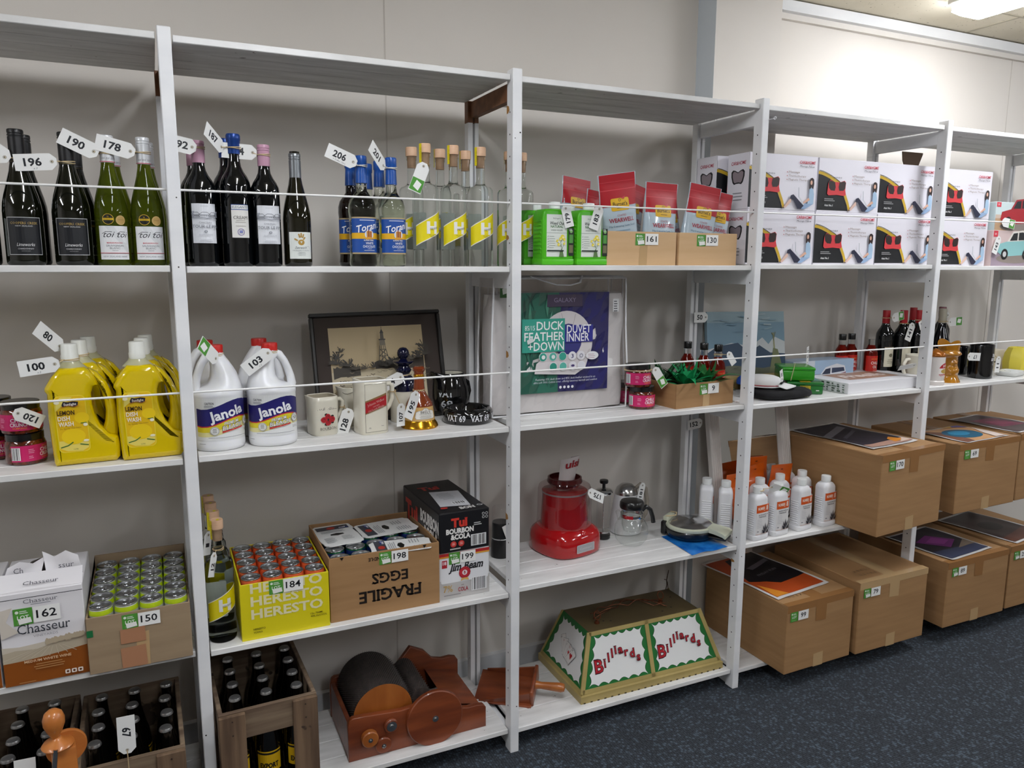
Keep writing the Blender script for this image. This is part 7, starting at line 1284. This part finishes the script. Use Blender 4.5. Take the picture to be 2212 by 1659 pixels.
def panel(quad, kind):
    a = Art(.0003); a.p([tuple(q) for q in quad], '1e6b30'); L1 = scal(quad, .145, .010, 6, 4); a.p(L1, '0c2c14'); cen = sum(quad, Vector((0, 0)))/4; a.p([tuple(cen + (Vector(p_) - cen)*.985) for p_ in L1], 'e6e6e4')
    if kind == 'b':
        arc = ((-.088, -.042, .045, 'B'), (-.062, -.028, .036, 'i'), (-.044, -.012, .036, 'l'), (-.027, 0, .036, 'l'), (-.011, .010, .034, 'i'), (.010, .008, .026, 'a'), (.034, -.004, .025, 'r'), (.058, -.014, .036, 'd'), (.083, -.030, .025, 's'))
        for x, y, h, ch in arc:
            hh = {'B': 1.0, 'i': .82, 'l': .82, 'd': .82, 'a': 1.15, 'r': 1.15, 's': 1.15}[ch]*h
            a.t(ch, x*.95, y, hh, '2e1a22', b=.05, sf=.06).t(ch, x*.95, y + .0006, hh*.97, 'b01f2c', b=.012, sf=.03)
    else:
        for k in range(5):
            an = math.radians(34 - 17*k); cx, cy = -.034 + .018*k, .002 - .010*k + .004*k*k*.3; c_, s_ = math.cos(an), math.sin(an); T_ = lambda x, y: (cx + x*c_ - y*s_, cy + x*s_ + y*c_)
            a.p([T_(-.017, -.030), T_(.017, -.030), T_(.017, .030), T_(-.017, .030)], '2a2a2c').p([T_(-.0162, -.0292), T_(.0162, -.0292), T_(.0162, .0292), T_(-.0162, .0292)], 'e9e6e2')
            x_, y_ = T_(-.0115, .021); a.t('10JQKA'[k:k+1] if k else '10', x_, y_ - .003, .007, 'b01f2c' if k % 2 else '2a2a2c', rot=math.degrees(an))
            if k >= 3: x_, y_ = T_(0, 0); a.p([(x_, y_ - .013), (x_ + .010, y_ + .004), (x_ + .005, y_ + .011), (x_, y_ + .006), (x_ - .005, y_ + .011), (x_ - .010, y_ + .004)], 'c2242c')
    return a
ey = (P_(1, -1, 1) - P_(1, -1, 0)); ey.x = 0; Lh = ey.length; eyf = ey.normalized()
for sx, nm in ((-1, 'front_panel'), (1, 'front_panel')):
    x0_, x1_, x2_, x3_ = (-bw + .010, 0, 0, -tw) if sx < 0 else (0, bw - .010, tw, 0); cx = (x0_ + x1_ + x2_ + x3_)/4
    q = [Vector((x0_ - cx, -Lh/2)), Vector((x1_ - cx, -Lh/2)), Vector((x2_ - cx, Lh/2)), Vector((x3_ - cx, Lh/2))]; o = (P_(1, -1, 0) + P_(1, -1, 1))/2; m = MB(); m.art(panel(q, 'b'), flat((cx, o.y, o.z), (1, 0, 0), eyf)); m.build(nm, t, ang=0)
e2 = P_(-1, 1, 1) - P_(-1, 1, 0); e2.y = 0; L2 = e2.length
for sx, nm in ((-1, 'end_panel'), (1, 'end_panel')):
    q = [Vector((-bd + .010, -L2/2)), Vector((bd - .010, -L2/2)), Vector((td, L2/2)), Vector((-td, L2/2))]; o = (P_(sx, 1, 0) + P_(sx, 1, 1))/2; m = MB(); m.art(panel(q, 'c'), flat((o.x, 0, o.z), (0, sx, 0), (-sx*abs(e2.x), 0, e2.z))); m.build(nm, t, ang=0)
m = MB(); m.add([tuple(P_(-1, 1, 0)), tuple(P_(1, 1, 0)), tuple(P_(1, 1, 1)), tuple(P_(-1, 1, 1))], [(0, 3, 2, 1)], DBR); m.build('back_panel', t, ang=0)
COP = mat('copper_wire', '6a3a22', .35, .6)
for x, y in ((-.175, -.045), (.135, .005)):
    b = MB(); b.lathe([(.010, H_), (.009, H_ + .006), (.004, H_ + .010), (.003, H_ + .018)], COP, 16, cx=x, cy=y); b.tube([(x + .013*math.cos(a), y + .006*math.sin(a), H_ + .030 + .014*math.sin(a)) for a in [2*PI*k/16 for k in range(16)]], .0022, COP, 6, closed=True); b.build('hanging_eye', t)
b = MB(); rd = random.Random(5)
for ph, rr in ((0, .0018), (1.7, .0018), (3.1, .0014)): b.tube([(-.175 + .31*u, -.02 + .060*math.sin(u*9 + ph)*.35 + .065*math.sin(u*PI) - .03*u*0, H_ + .004 + .012*abs(math.sin(u*11 + ph))) for u in [k/36 for k in range(37)]], rr, COP, 6)
b.build('coiled_wire', t)
tw_ = MB(); tw_.tube([(0, 0, 0), (.006, 0, .025), (.004, 0, .045), (.012, 0, .085)], .0018, mat('dark_twig', '3a2818', .8), 6); tw_.tube([(.014, 0, 0), (.008, 0, .035), (.002, 0, .046), (-.008, .0, .050)], .0015, mat('dark_twig'), 6); tag(tw_.build('twisted_wire', loc=(1.742, .372, z + .215)), 'dark twisted wire sticking up behind the billiard lamp', 'wire')
bpy.data.objects['twisted_wire'].location = (1.712, .300, z + .215)
# big cartons below
z = Z5[3]
big((2.146, -.090, z), .345, .455, .272, 1, 'big brown carton stuck with lot number 99 on the bottom shelf, nearest the lamp', 99, -.158, seed=4)
def p4(A, a, b): A.r(-a, -b, a, b, 'b0481c').p([(-a*.9, -b*.2), (-a*.3, b*.9), (a, b), (a, -b*.5), (-a*.1, -b*.55), (-a*.4, -b*.35)], '121016').p([(-a, -b), (-a*.5, -b), (-a*.9, -b*.4)], 'd98a2c').p([(-a*.2, b*.35), (a*.9, b*.55), (a*.9, b*.42), (-a*.1, b*.22)], '5a565e').t('FRIDAY FUN', a*.15, -b*.05, .014, '77737a', w=a*.9, rot=8)
poster((2.105, .180, z + .2738), .30, .40, 7, 'black and orange laminated poster lying on carton 99', p4)
big((2.534, -.095, z), .386, .460, .296, 0, 'big brown carton stuck with lot number 79 on the bottom shelf', 79, -.172, tape='c', seed=9)
z = Z5[4]
big((3.045, -.098, z), .396, .455, .288, 0, 'big brown carton stuck with lot number 89 on the bottom shelf past the post', 89, -.172, hand=False)
def p5(A, a, b): A.r(-a, -b, a, b, '2c2830').p([(-a*.7, b*.3), (a*.2, b*.55), (a*.75, -b*.1), (-a*.05, -b*.45)], '7a2a78').p([(-a*.4, b*.15), (a*.2, b*.35), (a*.5, -b*.05), (0, -b*.2)], '9a3c94').p([(-a, -b), (a, -b), (a, -b*.6), (-a, -b*.45)], '3a4058').p([(a*.1, -b*.6), (a, -b*.2), (a, -b*.6)], '8a7a6a')
poster((3.020, .080, z + .2898), .30, .31, 5, 'laminated poster with a purple block lying on carton 89', p5)
big((3.470, -.090, z), .400, .455, .290, 0, 'big brown carton beginning with lot digit 2, cut by the picture edge', 23, -.178, seed=3)
def p6(A, a, b): A.r(-a, -b, a, b, '3a2a28').c(0, 0, a*.5, '17110f', b*.3, 14).p([(-a, -b), (a, -b), (a, -b*.5), (-a, -b*.7)], '5a3428')
poster((3.440, .120, z + .2918), .28, .36, 8, 'dark brown laminated poster on the cut-off bottom carton', p6)
# opposite display glimpsed in the mirror
t = thing('display_table', 'grey display table across the aisle seen only in the mirror', 'table', (3.35, -1.35, 0), math.radians(30)); b = MB(); b.box(-.6, .6, -.3, .3, .40, .44, mat('grey_laminate', 'b5b5b2', .5), .004); b.build('table_top', t, ang=0)
for x in (-.55, .55):
    for y in (-.26, .26): b = MB(); b.box(x - .02, x + .02, y - .02, y + .02, 0, .40, mat('grey_laminate'), .002); b.build('leg', t, ang=0)
t = thing('cardboard_carton', 'plain brown carton on the display table reflected in the mirror', 'cardboard box', (3.30, -1.45, .44), math.radians(40)); open_box(.5, .34, .16, CARD_P).build('carton_body', t, ang=0)
t = thing('appliance_box', 'white appliance box with black and yellow marks reflected in the mirror', 'box', (3.62, -1.72, .60), math.radians(55)); b = MB(); b.box(-.16, .16, 0, .2, -.155, .10, PAPER, .003); a = Art(.0004); a.c(-.10, .05, .03, '15151a').rr(-.12, .0, -.07, .04, .006, 'cfc42c')
for k in range(3): a.r(.0 + .03*k, -.02, .012 + .03*k, .03, '26262c')
b.art(a, flat((0, -.0005, 0))); b.art(a, flat((0, .2005, 0), (-1, 0, 0))); b.build('box_body', t, ang=0)
